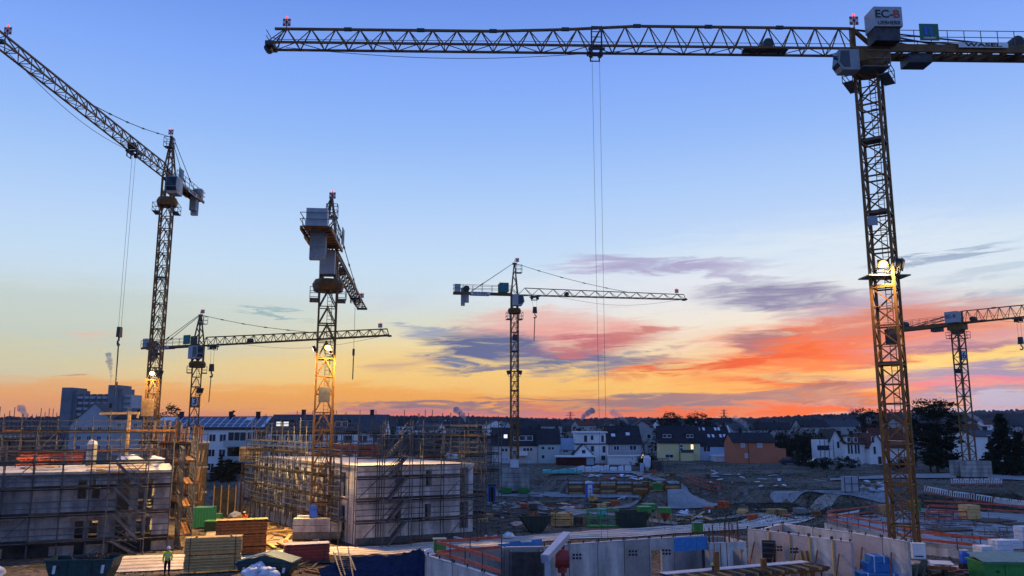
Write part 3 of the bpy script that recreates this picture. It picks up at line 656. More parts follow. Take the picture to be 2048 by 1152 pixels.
# left crane, jib swung towards the viewer
bB = AT(303, 830, 95); bB.z = 0
zB = AT(337, 357, 95).z; tB = G(-6, 84, zB)
crB, ztB, rzB = apex_crane('tall yellow tower crane at far left, jib reaching towards the viewer out of frame', bB, R(12), 1.3, zB, tB, 6, 1.45, 11, .15, .085, (3, 6, 9), tieat=.56, trolley=.27, drop=19.5, sling=5.5, apex_h=5.2, hs=1.2, gap=1.0, cab_side=1)
ztl = AT(310, 747, 95).z
floodlight(crB, (.15, -.9, ztl), R(10), R(20), True, .66, spot=[(26000, 120, .7, -1, (.45, -1.1)), (4500, 165, .8, -1, (.1, -.2))])
floodlight(crB, (.75, -.6, ztl), R(70), R(20), False, .8)
MB().box(-.85, .6, -.9, -.78, 0, 2.0).build('mast_banner', 'timber', crB, (0, 0, AT(303, 815, 95).z - 1), 0)
# centre-left crane with its counter jib over the viewer's side
bC = G(637, 1082, 0)
zC = AT(655, 505, bC.y).z; tC = G(724, 617, zC)
crC, ztC, rzC = apex_crane('tower crane beside the scaffolded block, counter jib towards the viewer and jib pointing away', bC, R(14), 1.55, zC, tC, 5, 1.5, 9.3, .17, .095, (5, 8), tieat=.8, trolley=.72, drop=6.5, sling=2.5, cab_pos=(-1.5, 0), cyy=1.2, apex_h=5.0, hs=.9, cab_side=-1, big=1.05, gap=.8)
zl = AT(660, 697, bC.y).z
floodlight(crC, (.45, -1.1, zl), R(-5), R(15), True, .62, spot=[(20000, 140, .8, -1, (.7, -.5)), (4000, 165, .8, -1, (.1, -.1))])
floodlight(crC, (-.85, -.75, zl - .1), R(-80), R(25), True, .6, spot=[(36000, 130, .7, -1, (-.6, .12))])
MB().box(-.5, .5, -.92, -.5, 0, 1.3).build('control_box', 'crane_grey', crC, (0, 0, AT(645, 805, bC.y).z), R(14))
MB().box(-.28, .34, -1.25, -.95, 0, 1.0).build('blue_cabinet', 'blue_paint', crC, (-.3, 0, 2.15), 0)
for i in range(3):
    for sd in (-1, 1):
        MB().box(-2.05, 2.05, sd * .95 - .45, sd * .95 + .45, .35 + i * .58, .35 + i * .58 + .54).build('ballast_block', 'concrete' if i else 'concrete_dark', crC, (0, 0, 0), R(6))
MB().box(-2.2, 2.2, -.3, .3, .05, .36).box(-.3, .3, -2.1, 2.1, .052, .355).build('cross_frame', 'dark_steel', crC, (0, 0, 0), R(6))
# crane number 3
bD = AT(388, 830, 130); bD.z = 0
zD = AT(395, 692, 130).z; tD = G(774, 671, zD)
crD, ztD, rzD = apex_crane('far tower crane carrying number 3, jib level to the right behind the floodlit mast', bD, R(20), 1.4, zD, tD, 6, 1.35, 12.4, .17, .10, (2, 4), tieat=.62, trolley=.07, drop=3.0, sling=4.2, apex_h=5.0, hs=1.3, cab_side=-1)
number_board(crD, '3', AT(386, 803, 130).z, 1.4, R(20))
floodlight(crD, (.9, -.6, AT(388, 781, 130).z), R(60), R(20), False, .9)
# centre crane
bE = G(1029, 985, 0)
zE = AT(1025, 590, bE.y).z; tE = G(1368, 599, zE)
crE, ztE, rzE = apex_crane('slim tower crane in the middle distance, jib straight out to the right', bE, R(8), 1.12, zE, tE, 6, 1.15, 9.6, .13, .08, (3, 5, 7), tieat=.66, trolley=.1, drop=1.8, sling=3.8, apex_h=5.0, hs=1.1, cab_side=-1, big=.85)
MB().box(-.35, .35, -.72, -.6, 0, .9).build('control_box', 'dark_steel', crE, (0, 0, AT(1027, 682, bE.y).z), R(8))
for sd in (-1, 1): floodlight(crE, (sd * .9, -.3, AT(1028, 745, bE.y).z), R(70 * sd), R(15), False, .7)
for i in range(5):
    MB().box(-2.2, 2.2, -1.3, -.7, .3 + i * .66, .3 + i * .66 + .61).build('ballast_block', 'concrete', crE, (0, 0, 0), 0)
    MB().box(-2.2, 2.2, .7, 1.3, .3 + i * .66, .3 + i * .66 + .61).build('ballast_block', 'concrete', crE, (0, 0, 0), 0)
MB().box(-2.4, 2.4, -.25, .25, .02, .3).box(-.25, .25, -1.6, 1.6, .025, .29).build('cross_frame', 'dark_steel', crE)
MB().box(-.65, .65, -.95, -.9, 3.7, 4.9).build('notice_sheet', 'plastic_white', crE)

# ---- flat-top cranes
def flat_crane(label, base, mrz, s, ztop, tip, secs, counter, lw, dw, plats, prof, sec_h=2.5, trolley=.5, drop=10, gap=.9, hs=1.0, big=1.0, near=False, jw=1.15):
    root = thing('tower_crane', label, 'crane', base, 0, 'tower cranes over the building site')
    zt = ztop - base.z; d = Vector((tip.x - base.x, tip.y - base.y, 0)); L = d.length; rz = math.atan2(d.y, d.x); m = Matrix.Rotation(rz, 4, 'Z')
    mtop = zt - 1.5 * big
    crane_mast(root, s, mrz, mtop, sec_h, lw, dw, plats, 'K', 2)
    T = (0, 0, zt)
    platform_ring(root, mtop - .9, mrz, s, .75 * big)
    MB().cyl((0, 0, -1.6 * big), (0, 0, -1.0 * big), s * .7, s * .85, 16).build('slewing_ring', 'crane_yellow', root, T, rz)
    b = MB().box(-1.3 * big, 1.3 * big, -.75 * big, .75 * big, -1.0 * big, .12).bar((.9 * big, 0, 0), (.9 * big, 0, prof(0)), .3 * big).bar((-.9 * big, 0, 0), (.9 * big, 0, prof(0)), .22 * big)
    b.build('slewing_platform', 'crane_yellow', root, T, rz)
    x0 = 1.0 * big; step = (L - x0) / secs
    for i in range(secs):
        a, c = x0 + i * step, x0 + (i + 1) * step; nn = max(2, round(step / 1.95))
        truss(a, c, prof(i / secs), prof((i + 1) / secs), jw, nn, lw * .8, dw * .75, False).build('jib_section', 'crane_yellow', root, T, rz)
        if i: MB().box(a - .3, a + .3, -.12, .12, prof(i / secs) - .1, prof(i / secs) + .14).build('jib_joint', 'dark_steel', root, T, rz)
    b = MB().box(L - .1, L + .5, -jw * .55, jw * .55, -.2, .12); b.cyl((L + .4, -.3, -.25), (L + .4, .3, -.25), .3, n=10).bar((L - .8, 0, prof(1)), (L + .4, -jw / 2, 0), dw * .7).bar((L - .8, 0, prof(1)), (L + .4, jw / 2, 0), dw * .7)
    rails(b, [(L - .2, -jw / 2, 0), (L + .45, -jw / 2, 0), (L + .45, jw / 2, 0)], .1, .9, .045, False); b.build('jib_head', 'dark_steel', root, T, rz)
    pw = m @ Vector((L - .9, 0, prof(1))); warning_light(root, (pw.x, pw.y, pw.z + zt), True, 0)
    b = MB(); pr = None                                # walkway line and sagging rope
    b.bar((x0, 0, .72), (L, 0, .55), .035); b.build('safety_line', 'rope', root, T, rz)
    b = MB()
    for i in range(17):
        t_ = i / 16; p = Vector((L * (.42 + .56 * t_), 0, -.12 - .75 * math.sin(math.pi * t_)))
        if pr is not None: b.bar(pr, p, .035)
        pr = p
    b.build('trolley_rope', 'rope', root, T, rz)
    o = MB().cyl((L * .17, -.45, .5), (L * .17, .45, .5), .42, n=14).box(L * .17 - 1.6, L * .17 + 1.9, -.5, .5, .04, .2).build('trolley_winch', 'dark_steel', root, T, rz)
    # counter jib
    cj = counter; yy = .7 * big
    b = MB()
    for sd in (-yy, yy): b.bar((-1.2 * big, sd, 0), (-cj, sd, 0), .22, .62)
    n = int(cj / 1.2)
    for i in range(n): b.bar((-1.3 * big - i * 1.2, -yy, -.15), (-1.3 * big - i * 1.2 - 1.2, yy, -.15), .09).bar((-1.3 * big - i * 1.2, -yy, -.1), (-1.3 * big - i * 1.2, yy, -.1), .12)
    b.build('counter_jib', 'crane_yellow', root, T, rz)
    b = MB()
    for sd in (-yy - .15, yy + .15): rails(b, [(-1.8 * big, sd, 0), (-cj, sd, 0)], .34, 1.1, .045, False)
    b.build('guard_rail', 'crane_grey', root, T, rz)
    b = MB()
    for sd in (-yy, yy): b.bar((.6 * big, 0, prof(0) * .95), (-cj * .62, sd, .35), .1).bar((-1.0 * big, 0, 1.0 * big), (-cj * .45, sd, .35), .09)
    b.build('counter_tie', 'dark_steel', root, T, rz)
    for i in range(3): MB().box(-cj + .3 + i * .55, -cj + .82 + i * .55, -yy * .8, yy * .8, -2.2 * big + .35 * i, .55).build('counterweight', 'concrete', root, T, rz)
    MB().cyl((-cj * .72, -.5, .85), (-cj * .72, .5, .85), .5, n=12).box(-cj * .72 - .9, -cj * .72 + .9, -.6, .6, .3, .5).build('hoist_winch', 'dark_steel', root, T, rz)
    MB().box(-4.2 * big, -2.6 * big, -.6 * big, .6 * big, -.95 * big, -.32).build('ballast_tray', 'dark_steel', root, T, rz)
    hook_set(root, trolley, 0, rz, T, drop, gap, tip, hook_scale=hs)
    return root, zt, rz
# big crane on the right
YA = 60.0; K = YA / 52
bA = AT(1810, 1085, YA); bA.z = 0
zA = AT(1738, 105, YA).z; tA = G(548, 92, zA)
LA = math.hypot(tA.x - bA.x, tA.y - bA.y)
pA = lambda t: (1.75 - .5 * sst(.36, .60, t)) * K
def xA(px):                                    # distance along the jib of a photo column
    p = G(px, 104, zA); return math.hypot(p.x - bA.x, p.y - bA.y)
crA, ztA, rzA = flat_crane('large flat-top tower crane in the right foreground with a long jib across the sky', bA, R(-36), 1.42 * K, zA, tA, 8, 14.5 * K, .17 * K, .085 * K, (3, 5, 7, 9, 11, 13), pA, 2.45 * K, xA(1190), zA - 2.0, .7, .9, big=K, jw=1.15 * K)
MB.SC = K
T = (0, 0, ztA)
mA = Matrix.Rotation(rzA, 4, 'Z')
# jib points to the left, so the viewer's side is +y in the jib's frame
o = MB().hexa([(-1.75, .35, 1.05), (.15, .35, 1.05), (.15, 1.75, 1.05), (-1.75, 1.75, 1.05), (-1.75, .35, 2.45), (.15, .35, 2.45), (.15, 1.75, 2.45), (-1.75, 1.75, 2.45)]).build('switch_cabinet', 'crane_white', crA, T, rzA)
fl = Matrix.Rotation(R(180), 4, 'Z') @ Matrix.Rotation(R(90), 4, 'X')
text('lettering', 'EC-', .78, 'black_print', o, Matrix.Translation((-.52, 1.765, 1.9)) @ fl @ Matrix.Diagonal((1.05, 1, 1, 1)), .012)
text('lettering', 'B', .78, 'red_paint', o, Matrix.Translation((-1.36, 1.765, 1.9)) @ fl @ Matrix.Diagonal((1.12, 1, 1, 1)), .012)
text('lettering', 'LIEBHERR', .36, 'black_print', o, Matrix.Translation((-.82, 1.765, 1.28)) @ fl @ Matrix.Diagonal((1.02, 1, 1, 1)), .003)
MB().box(-1.6, .1, .45, 1.6, .1, 1.03).build('cabinet_frame', 'dark_steel', crA, T, rzA)
cp = mA @ Vector((1.25, 1.0, -1.95)) * K; cabin(crA, (cp.x, cp.y, cp.z + ztA), rzA, 1.0, 1.45, 1.45, 'cab_grey')
b = MB().box(-.6, 1.2, .75, 1.9, -1.9, -1.82); rails(b, [(-.6, .8, 0), (-.6, 1.9, 0), (.9, 1.9, 0)], -1.85, 1.1, .05, False); b.build('cab_platform', 'crane_grey', crA, T, rzA)
pw = mA @ Vector((.75 * K, .1, pA(0))); warning_light(crA, (pw.x, pw.y, pw.z + ztA), True, 0)
o = MB().box(-4.55, -3.25, 1.0, 1.06, .42, 1.62).build('sign_board', 'green_sign', crA, T, rzA)
text('lettering', 'n', 1.15, 'blue_paint', o, Matrix.Translation((-3.82, 1.075, 1.2)) @ fl, .05)
text('lettering', 'nesseler', .26, 'white_print', o, Matrix.Translation((-3.9, 1.075, .6)) @ fl, .004)
o = MB().box(-9.3, -5.9, .92, .97, -.02, .34).build('name_plate', 'white_print', crA, T, rzA)
text('lettering', 'WASEL', .36, 'black_print', o, Matrix.Translation((-7.6, .985, .16)) @ fl @ Matrix.Diagonal((2.2, 1, 1, 1)), .008)
# ladder cage round the trolley and lamps on the mast
xt = xA(1190) / K
b = MB()
for u in (-.34, .34):
    for y in (.35, .75): b.bar((xt + u, y, -.7), (xt + u, y, 1.35), .05)
for k in range(6): b.bar((xt - .34, .75, -.6 + k * .38), (xt + .34, .75, -.6 + k * .38), .045)
b.build('maintenance_basket', 'dark_steel', crA, T, rzA)
zf = AT(1755, 533, YA).z
floodlight(crA, (-.5 * K, -1.0 * K, zf), R(-8), R(12), True, .55, spot=[(8000, 165, .8, -1, (.05, -.08))])
floodlight(crA, (.75 * K, -.75 * K, zf), R(55), R(15), False, .8)
MB().box(-1.35, 1.35, -.85, .85, 0, .08).build('lamp_platform', 'crane_grey', crA, (0, 0, zf - .75 * K), R(0))
MB().box(-.55, .2, -.16, .0, 0, .95).build('control_box', 'dark_steel', crA, (.15, -.55 * K, AT(1785, 690, YA).z), R(-36))
MB().box(-.3, .3, -.03, .03, 0, .62).build('notice_sheet', 'tower_pale', crA, (-.75 * K, -.62 * K, AT(1745, 455, YA).z), R(-10))
MB().box(-1.6, 1.6, -1.6, 1.6, -.3, .25).build('foundation_slab', 'concrete', crA, (0, 0, 0), R(-36))
b = MB()
pts = [(.25, -.9, ztA / K - 3)]
z = ztA / K - 3
while z > .5: pts.append((.22 + .06 * math.sin(z * 1.7), -.92, z)); z -= .8
for p, q in zip(pts, pts[1:]): b.bar(p, q, .06)
b.build('supply_cable', 'rope', crA)
MB.SC = 1.0
# crane number 6
bF = G(1943, 959, 1.5)
zF = AT(1917, 648, bF.y).z; tF = G(2130, 625, zF)
crF, ztF, rzF = flat_crane('distant flat-top tower crane with number 6, on a concrete base at far right', bF, R(14), 1.35, zF, tF, 3, 12.5, .17, .09, (3, 5, 7), lambda t: 2.0 - .3 * t, 2.5, xA(1190) * 0 + 9.5, 3.0, .7, 1.2, jw=1.2)
number_board(crF, '6', AT(1920, 712, bF.y).z - 1.5, 1.35, R(14))
o = MB().hexa([(-.9, -1.9, .1), (1.1, -1.9, .1), (1.1, -.5, .1), (-.9, -.5, .1), (-.9, -1.9, 1.9), (1.1, -1.9, 1.9), (1.1, -.5, 1.9), (-.9, -.5, 1.9)]).build('switch_cabinet', 'crane_white', crF, (0, 0, ztF), rzF)
Vside = Matrix.Rotation(R(90), 4, 'X')
text('lettering', 'EC-B', .8, 'black_print', o, Matrix.Translation((.1, -1.92, 1.1)) @ Vside, .008)
text('lettering', 'EC-B', .7, 'black_print', o, Matrix.Translation((-.92, -1.2, 1.1)) @ Matrix.Rotation(R(-90), 4, 'Z') @ Vside, .008)
floodlight(crF, (-.9, -.5, AT(1920, 742, bF.y).z - 1.5), R(-60), R(15), False, .8)
for i in range(4):
    for sd in (-1, 1): MB().box(-2.3, 2.3, sd * 1.35 - .5, sd * 1.35 + .5, .5 + i * .62, .5 + i * .62 + .57).build('ballast_block', 'concrete', crF, (0, 0, 0), R(6))
MB().box(-1.4, 1.6, -1.7, 1.7, 0, .5).build('cross_frame', 'dark_steel', crF, (0, 0, 0), R(6))
# ---------------------------------------------------------------- unfinished blocks
def wall_mesh(L, z0, z1, th, ops):
    us = sorted({0, L} | {max(0, min(L, o[0])) for o in ops} | {max(0, min(L, o[1])) for o in ops}); b = MB()
    for a, c in zip(us, us[1:]):
        if c - a < 1e-4: continue
        m = (a + c) / 2; cuts = sorted([(o[2], o[3]) for o in ops if o[0] <= m <= o[1]]); z = z0
        for d, e in cuts:
            if d > z: b.box(a, c, 0, th, z, d)
            z = max(z, e)
        if z < z1: b.box(a, c, 0, th, z, z1)
    return b
def wall_seg(parent, p, q, z0, z1, th, ops, mat, name='wall', base=(0, 0, 0)):
    d = Vector((q.x - p.x, q.y - p.y, 0)); o = wall_mesh(d.length, z0, z1, th, ops).build(name, mat, parent, (p.x - base[0], p.y - base[1], 0), math.atan2(d.y, d.x)); return o
def scaffold(label, p, q, decks, ztop, bay=2.5, dep=.75, stairs=(), z0=0, pole='galv', board='timber_grey', braces=True, ntop=None, lone=0, group='scaffolds on the unfinished blocks', over=None, rw=.065, pw=.09):
    d = Vector((q.x - p.x, q.y - p.y, 0)); L = d.length; rz = math.atan2(d.y, d.x)
    root = thing('scaffold', label, 'scaffold', (p.x, p.y, 0), rz, group)
    n = max(1, round(L / bay)); b = L / n; rnd = random.Random(int(L * 100 + p.x * 7))
    for i in range(n + 1):
        for k, y in enumerate((-dep, 0)):
            top = ztop + rnd.choice((0, 0, .35, -.4, .8)) * (1 if k == 0 else .5) - (1.2 if k else 0)
            piece('standard', (i * b, y, z0), (i * b, y, top), pw, pole, root, kind='cyl')
        for z in decks: piece('transom', (i * b, -dep, z - .09), (i * b, 0, z - .09), .06, pole, root)
    for z in decks:
        for i in range(n):
            if rnd.random() < .06 and z != decks[0]: continue
            for y in (-dep + .17, -dep + .50): piece('deck_board', (i * b + .02, y, z), (i * b + b - .02, y, z), .045, board, root, h=.31) if False else block('deck_board', (i * b + b / 2, y, z), (b - .04, .31, .05), board, root)
            piece('ledger', (i * b, -dep - .02, z - .12), (i * b + b, -dep - .02, z - .12), .1, 'deck_dark', root)
            if rnd.random() < .8: piece('inner_rail', (i * b, .03, z + .9), (i * b + b, .03, z + .9), rw * .8, pole, root)
            block('toe_board', (i * b + b / 2, -dep - .02, z + .1), (b - .03, .03, .15), rnd.choice((board, board, 'deck_dark')), root)
            for h in (.5, 1.0): piece('guard_rail', (i * b, -dep - .05, z + h), (i * b + b, -dep - .05, z + h), rw, pole, root)
            if z == decks[-1] and rnd.random() < .7: piece('guard_rail', (i * b, .04, z + 1.0), (i * b + b, .04, z + 1.0), rw, pole, root)
    if braces:
        zs = [z0] + list(decks)
        for k in range(len(zs) - 1):
            for i in range(k % 2, n, 4): piece('diagonal_brace', (i * b, -dep - .06, zs[k]), (i * b + b, -dep - .06, zs[k + 1]), rw, pole, root)
    for (x, w, zz, dirn) in stairs:
        for a, c in zip(zz, zz[1:]):
            x0, x1 = (x, x + w) if dirn > 0 else (x + w, x); m = MB(); yy = -dep - .75
            for s in (-.3, .3): m.bar((x0, yy + s, a), (x1, yy + s, c), .06, .2)
            nn = 9
            for t in range(nn): f = (t + .5) / nn; m.box(min(x0, x1) + abs(x1 - x0) * (f if x1 > x0 else 1 - f) - .11, min(x0, x1) + abs(x1 - x0) * (f if x1 > x0 else 1 - f) + .11, yy - .3, yy + .3, a + (c - a) * f - .02, a + (c - a) * f + .02)
            o = m.build('stair_flight', 'galv', root)
            for h in (.55, 1.0): piece('hand_rail', (x0, yy - .33, a + h), (x1, yy - .33, c + h), .05, 'galv', root)
            block('stair_landing', ((x + w / 2), yy, c - .03), (w + .9, .62, .06), 'galv', root)
        for xx in (x - .45, x + w + .45):
            for yy in (-dep - 1.1, -dep - .4): piece('standard', (xx, yy, z0), (xx, yy, zz[-1] + 1.2), pw, 'galv', root, kind='cyl')
    return root
def perp(p, q, d):
    v = Vector((q.x - p.x, q.y - p.y, 0)).normalized(); return Vector((-v.y * d, v.x * d, 0))

# --- left block
s0, s1 = G(0, 1087, 1.2), G(335, 1070, 1.2); ul = (s1 - s0).normalized(); ul.z = 0; ul.normalize()
s0 = Vector((s0.x, s0.y, 0)); s1 = Vector((s1.x, s1.y, 0)); nl = perp(s0, s1, 1.0)
wR = s1 + nl * .35; wL = wR - ul * 22; dep = 13
blkL = thing('unfinished_block', 'two-storey pale block shell at the left edge with open window holes', 'building', (wR.x, wR.y, 0))
base = wR
LL = 22.0; ox = lambda px: LL + (px - 335) * .0352
ops = []
for z0_, z1_ in ((4.25, 5.75), (1.15, 2.55)):
    for a, c in ((143, 160), (171, 188), (-40, -20), (-90, -60), (-220, -190)): ops.append((ox(a), ox(c), z0_, z1_))
for z0_, z1_ in ((3.15, 5.75), (.35, 2.65)):
    for a, c in ((221, 249), (267, 280), (285, 300)): ops.append((ox(a), ox(c), z0_, z1_))
for z0_, z1_ in ((-.2, .0),): pass
wall_seg(blkL, wL, wR, 0, 6.15, .36, ops, 'block_wall_shaded', base=base)
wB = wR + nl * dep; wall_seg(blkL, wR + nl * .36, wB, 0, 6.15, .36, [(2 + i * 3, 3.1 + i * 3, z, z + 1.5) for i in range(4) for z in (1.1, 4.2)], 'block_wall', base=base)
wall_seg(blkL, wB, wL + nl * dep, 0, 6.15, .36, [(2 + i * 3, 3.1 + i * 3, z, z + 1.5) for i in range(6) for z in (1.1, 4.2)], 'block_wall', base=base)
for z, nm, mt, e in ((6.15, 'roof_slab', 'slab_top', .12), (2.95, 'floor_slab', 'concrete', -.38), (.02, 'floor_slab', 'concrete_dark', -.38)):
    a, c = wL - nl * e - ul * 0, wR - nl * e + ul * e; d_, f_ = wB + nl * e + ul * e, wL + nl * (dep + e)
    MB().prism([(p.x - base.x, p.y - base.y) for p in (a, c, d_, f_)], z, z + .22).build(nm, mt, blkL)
MB().box(-LL, .02, -.10, -.003, 0, 1.0).build('plinth_insulation', 'insulation_dark', blkL, (0, 0, 0), math.atan2(ul.y, ul.x))
for i in range(9): MB().box(-1.2 - i * 2.4, -.1 - i * 2.4 + .6, -.16, -.103, .05, .75).build('plinth_panel', 'concrete', blkL, (0, 0, 0), math.atan2(ul.y, ul.x)) if i % 3 != 1 else None
for z in (2.95, 6.0): MB().box(-LL, .03, -.03, -.003, z - .12, z + .17).build('slab_edge', 'concrete', blkL, (0, 0, 0), math.atan2(ul.y, ul.x))
scaffold('scaffold with a zigzag stair along the front of the left block', s0 - ul * 10, s1, (1.2, 3.2, 5.2, 7.1), 9.2, 2.0, .7, stairs=((10 + 219 * .0352 - .2, 1.9, (0, 1.2, 3.2, 5.2, 7.1), -1),))
scaffold('scaffold bay wrapping the far right corner of the left block', s1 + ul * .9, s1 + ul * .9 + nl * 9, (1.2, 3.2, 5.2, 7.1), 9.0, 2.2, .9, board='timber_brown')
bk = wL + nl * (dep + 1.0) + ul * 5; scaffold('scaffold standing behind the flat roof of the left block', bk, bk + ul * 17.5, (5.4, 7.6, 9.4), 11.0, 1.5, .8, z0=3, board='timber_brown')
# far left scaffold (a block behind)
scaffold('dense far scaffold at the left edge below the sunrise sky', AT(-30, 850, 92) * 1, AT(105, 850, 108) * 1, (4.4, 6.4, 8.4), 11.3, 1.1, .9, z0=1, board='timber_grey')
MB().prism([(0, 0), (20, 8), (14, 24), (-6, 16)], 0, 7.6)
def shell(label, p, q, dep, z1, mat, storeys, wsp, ww, wh, sill=.9, roofmat='concrete'):
    d = Vector((q.x - p.x, q.y - p.y, 0)); L = d.length; rz = math.atan2(d.y, d.x)
    r = thing('unfinished_block', label, 'building', (p.x, p.y, 0), rz); sh = z1 / storeys
    n = int(L / wsp); ops = [(i * wsp + .7, i * wsp + .7 + ww, k * sh + sill, k * sh + sill + wh) for i in range(n) for k in range(storeys)]
    wall_mesh(L, 0, z1, .36, ops).build('wall', mat, r)
    wall_mesh(dep, 0, z1, .36, []).build('wall', mat, r, (L, .36, 0), R(90)); wall_mesh(dep, 0, z1, .36, []).build('wall', mat, r, (.36, .36, 0), R(90)); wall_mesh(L, 0, z1, .36, []).build('wall', mat, r, (0, dep, 0))
    for k in range(1, storeys + 1): MB().box(-.1, L + .1, -.1, dep + .4, k * sh - .2 + .003, k * sh + .003).build('roof_slab' if k == storeys else 'floor_slab', roofmat, r)
    return r
p_, q_ = AT(-30, 850, 94), AT(100, 850, 110); shell('grey block shell behind the dense scaffold at the left edge', p_ + perp(p_, q_, .5), q_ + perp(p_, q_, .5), 12, 8.6, 'concrete_dark', 3, 3, 1.2, 1.4)
# timber-filled scaffold lit by the lamp, between the left block and the conifers
p_, q_ = AT(296, 900, 93), AT(414, 900, 88); p_.z = q_.z = 0
scB = scaffold('timber-filled scaffold tower glowing warm beneath the tall left crane', p_, q_, (2.0, 4.0, 6.0, 8.1), 10.2, 1.0, 1.2, board='timber_brown', pole='galv')
rb = random.Random(5); Ls = (q_ - p_).length
for z0_, z1_ in ((8.15, 10.6), (6.1, 8.0), (4.1, 5.9), (2.1, 3.9)):
    x = .1
    while x < Ls - .1:
        w = rb.uniform(.14, .3)
        if rb.random() < .72: piece('formwork_board', (x, -.2 + rb.uniform(-.1, .1), z0_), (x + rb.uniform(-.05, .05), -.1, z0_ + (z1_ - z0_) * rb.uniform(.55, 1.0)), w, rb.choice(('timber', 'timber_grey', 'timber_brown', 'timber_pale')), scB, h=.05)
        x += w + rb.uniform(.02, .16)
for i in range(16):
    x = rb.uniform(.5, Ls - 1.5); z = rb.choice((2.1, 4.1, 6.1)); block('timber_bundle', (x, -.7, z + .2), (rb.uniform(1, 2.2), .5, rb.uniform(.2, .5)), rb.choice(('timber', 'timber_pale', 'timber_brown')), scB)
dd_ = (q_ - p_).normalized(); shell('unfinished timber-clad shell behind the warm lit scaffold tower', p_ + perp(p_, q_, 1.2), q_ + perp(p_, q_, 1.2) - dd_ * 3.6, 1.6, 8.2, 'timber_grey', 3, 2.2, 1.0, 1.6)

# --- middle block
c0, c1 = G(716, 1043, 2.0), G(950, 1031, 2.0); c0.z = c1.z = 0; uc = (c1 - c0).normalized(); nc_ = perp(c0, c1, 1.0)
k0 = c0 + nc_ * .55; k1 = c1 + nc_ * .55; k3 = G(514, 913, 6.5); k3.z = 0; lv = (k3 - k0); Lc = (k1 - k0).length; k2 = k1 + lv * .62
blkC = thing('unfinished_block', 'pale two-storey block shell with a bright flat roof in the middle', 'building', k0)
def opx(px): return (px - 716) / (950 - 716) * Lc
ops = []
for a, c, d_, e in ((789, 803, 4.7, 6.1), (851, 863, 4.7, 6.1), (790, 802, 1.7, 2.8), (850, 862, 1.7, 3.15), (922, 940, 3.5, 6.2), (922, 940, .9, 3.2)): ops.append((opx(a), opx(c), d_, e))
wall_seg(blkC, k0, k1, 0, 6.35, .36, ops, 'block_wall', base=k0)
nL = int(lv.length / 2.3); ops = []
for i in range(nL):
    for z in (.9, 3.75): ops.append((i * 2.3 + .5, i * 2.3 + (1.7 if i % 3 else 1.3), z - (.5 if i % 2 else 0), z + 2.15))
lu = lv.normalized(); pw_ = k3; wall_seg(blkC, k3, k0 + lu * .01, 0, 6.35, .36, ops, 'block_wall', base=k0)
wall_seg(blkC, k1 + lu * .36, k2, 0, 6.35, .36, [(1 + 2.6 * i, 2.2 + 2.6 * i, z, z + 1.7) for i in range(6) for z in (1, 4)], 'block_wall', base=k0)
wall_seg(blkC, k2, k3, 0, 6.35, .36, [], 'block_wall', base=k0)
cen = (k0 + k1 + k2 + k3) / 4
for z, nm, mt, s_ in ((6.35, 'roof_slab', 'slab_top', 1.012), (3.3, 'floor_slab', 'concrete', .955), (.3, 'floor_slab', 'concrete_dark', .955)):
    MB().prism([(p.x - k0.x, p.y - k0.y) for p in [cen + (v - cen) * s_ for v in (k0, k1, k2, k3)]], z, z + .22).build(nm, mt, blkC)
MB().box(-.02, Lc, -.1, -.003, 0, .55).build('plinth_insulation', 'concrete_dark', blkC, (0, 0, 0), math.atan2(uc.y, uc.x))
for z in (3.3,): MB().box(0, Lc, -.03, -.003, z, z + .22).build('slab_edge', 'concrete', blkC, (0, 0, 0), math.atan2(uc.y, uc.x))
for i in range(nL - 1): MB().box(lv.length - 0, 0, 0, 0, 0, 0) if False else None
scaffold('scaffold with a zigzag stair on the right-hand front of the middle block', c0 - uc * .4, c1 + uc * .6, (2.0, 3.8, 5.6, 7.35), 9.6, 1.9, .7, stairs=((opx(762) + .4, 1.55, (.1, 2.0, 3.8, 5.6, 7.35, 9.2), 1),))
lf = Vector((-lu.y, lu.x, 0)) * -1
lf = lf if lf.dot(Vector((-1, -.3, 0))) > 0 else -lf
scaffold('scaffold along the receding left face of the middle block, lit warm', k3 + lf * .45, k0 + lf * .45 - lu * -.8, (2.0, 3.8, 5.6, 7.4), 9.9, 1.7, .8, braces=True, board='timber_grey')
scaffold('scaffold rising behind the flat roof of the middle block', k3 + lu * -.5 + nc_ * .6, k2 + nc_ * .8, (5.4, 7.3, 9.2), 10.6, 1.5, .8, z0=2)
scaffold('open scaffold at the right end of the middle block', k1 + uc * .5, k1 + uc * .5 + lu * 13, (2.0, 3.8, 5.6, 7.4, 9.0), 10.4, 1.6, .9)
p_, q_ = AT(748, 870, 112), AT(1003, 870, 104); p_.z = q_.z = 0
scaffold('far dense scaffold with tall poles against the pink horizon', p_, q_, (4.4, 6.5, 8.5), 11.2, 1.1, .9, board='timber_grey')
q9 = p_.lerp(q_, .62); shell('distant concrete shell behind the far dense scaffold', p_ + perp(p_, q_, 1.0), q9 + perp(p_, q_, 1.0), 4, 8.3, 'concrete_dark', 3, 2.1, 1.0, 1.6)
p_, q_ = AT(535, 870, 122), AT(770, 870, 120); p_.z = q_.z = 0
scaffold('pale far scaffold in front of the second long apartment house', p_, q_, (4.6, 6.7, 8.8), 11.3, 1.2, .9, pole='galv')

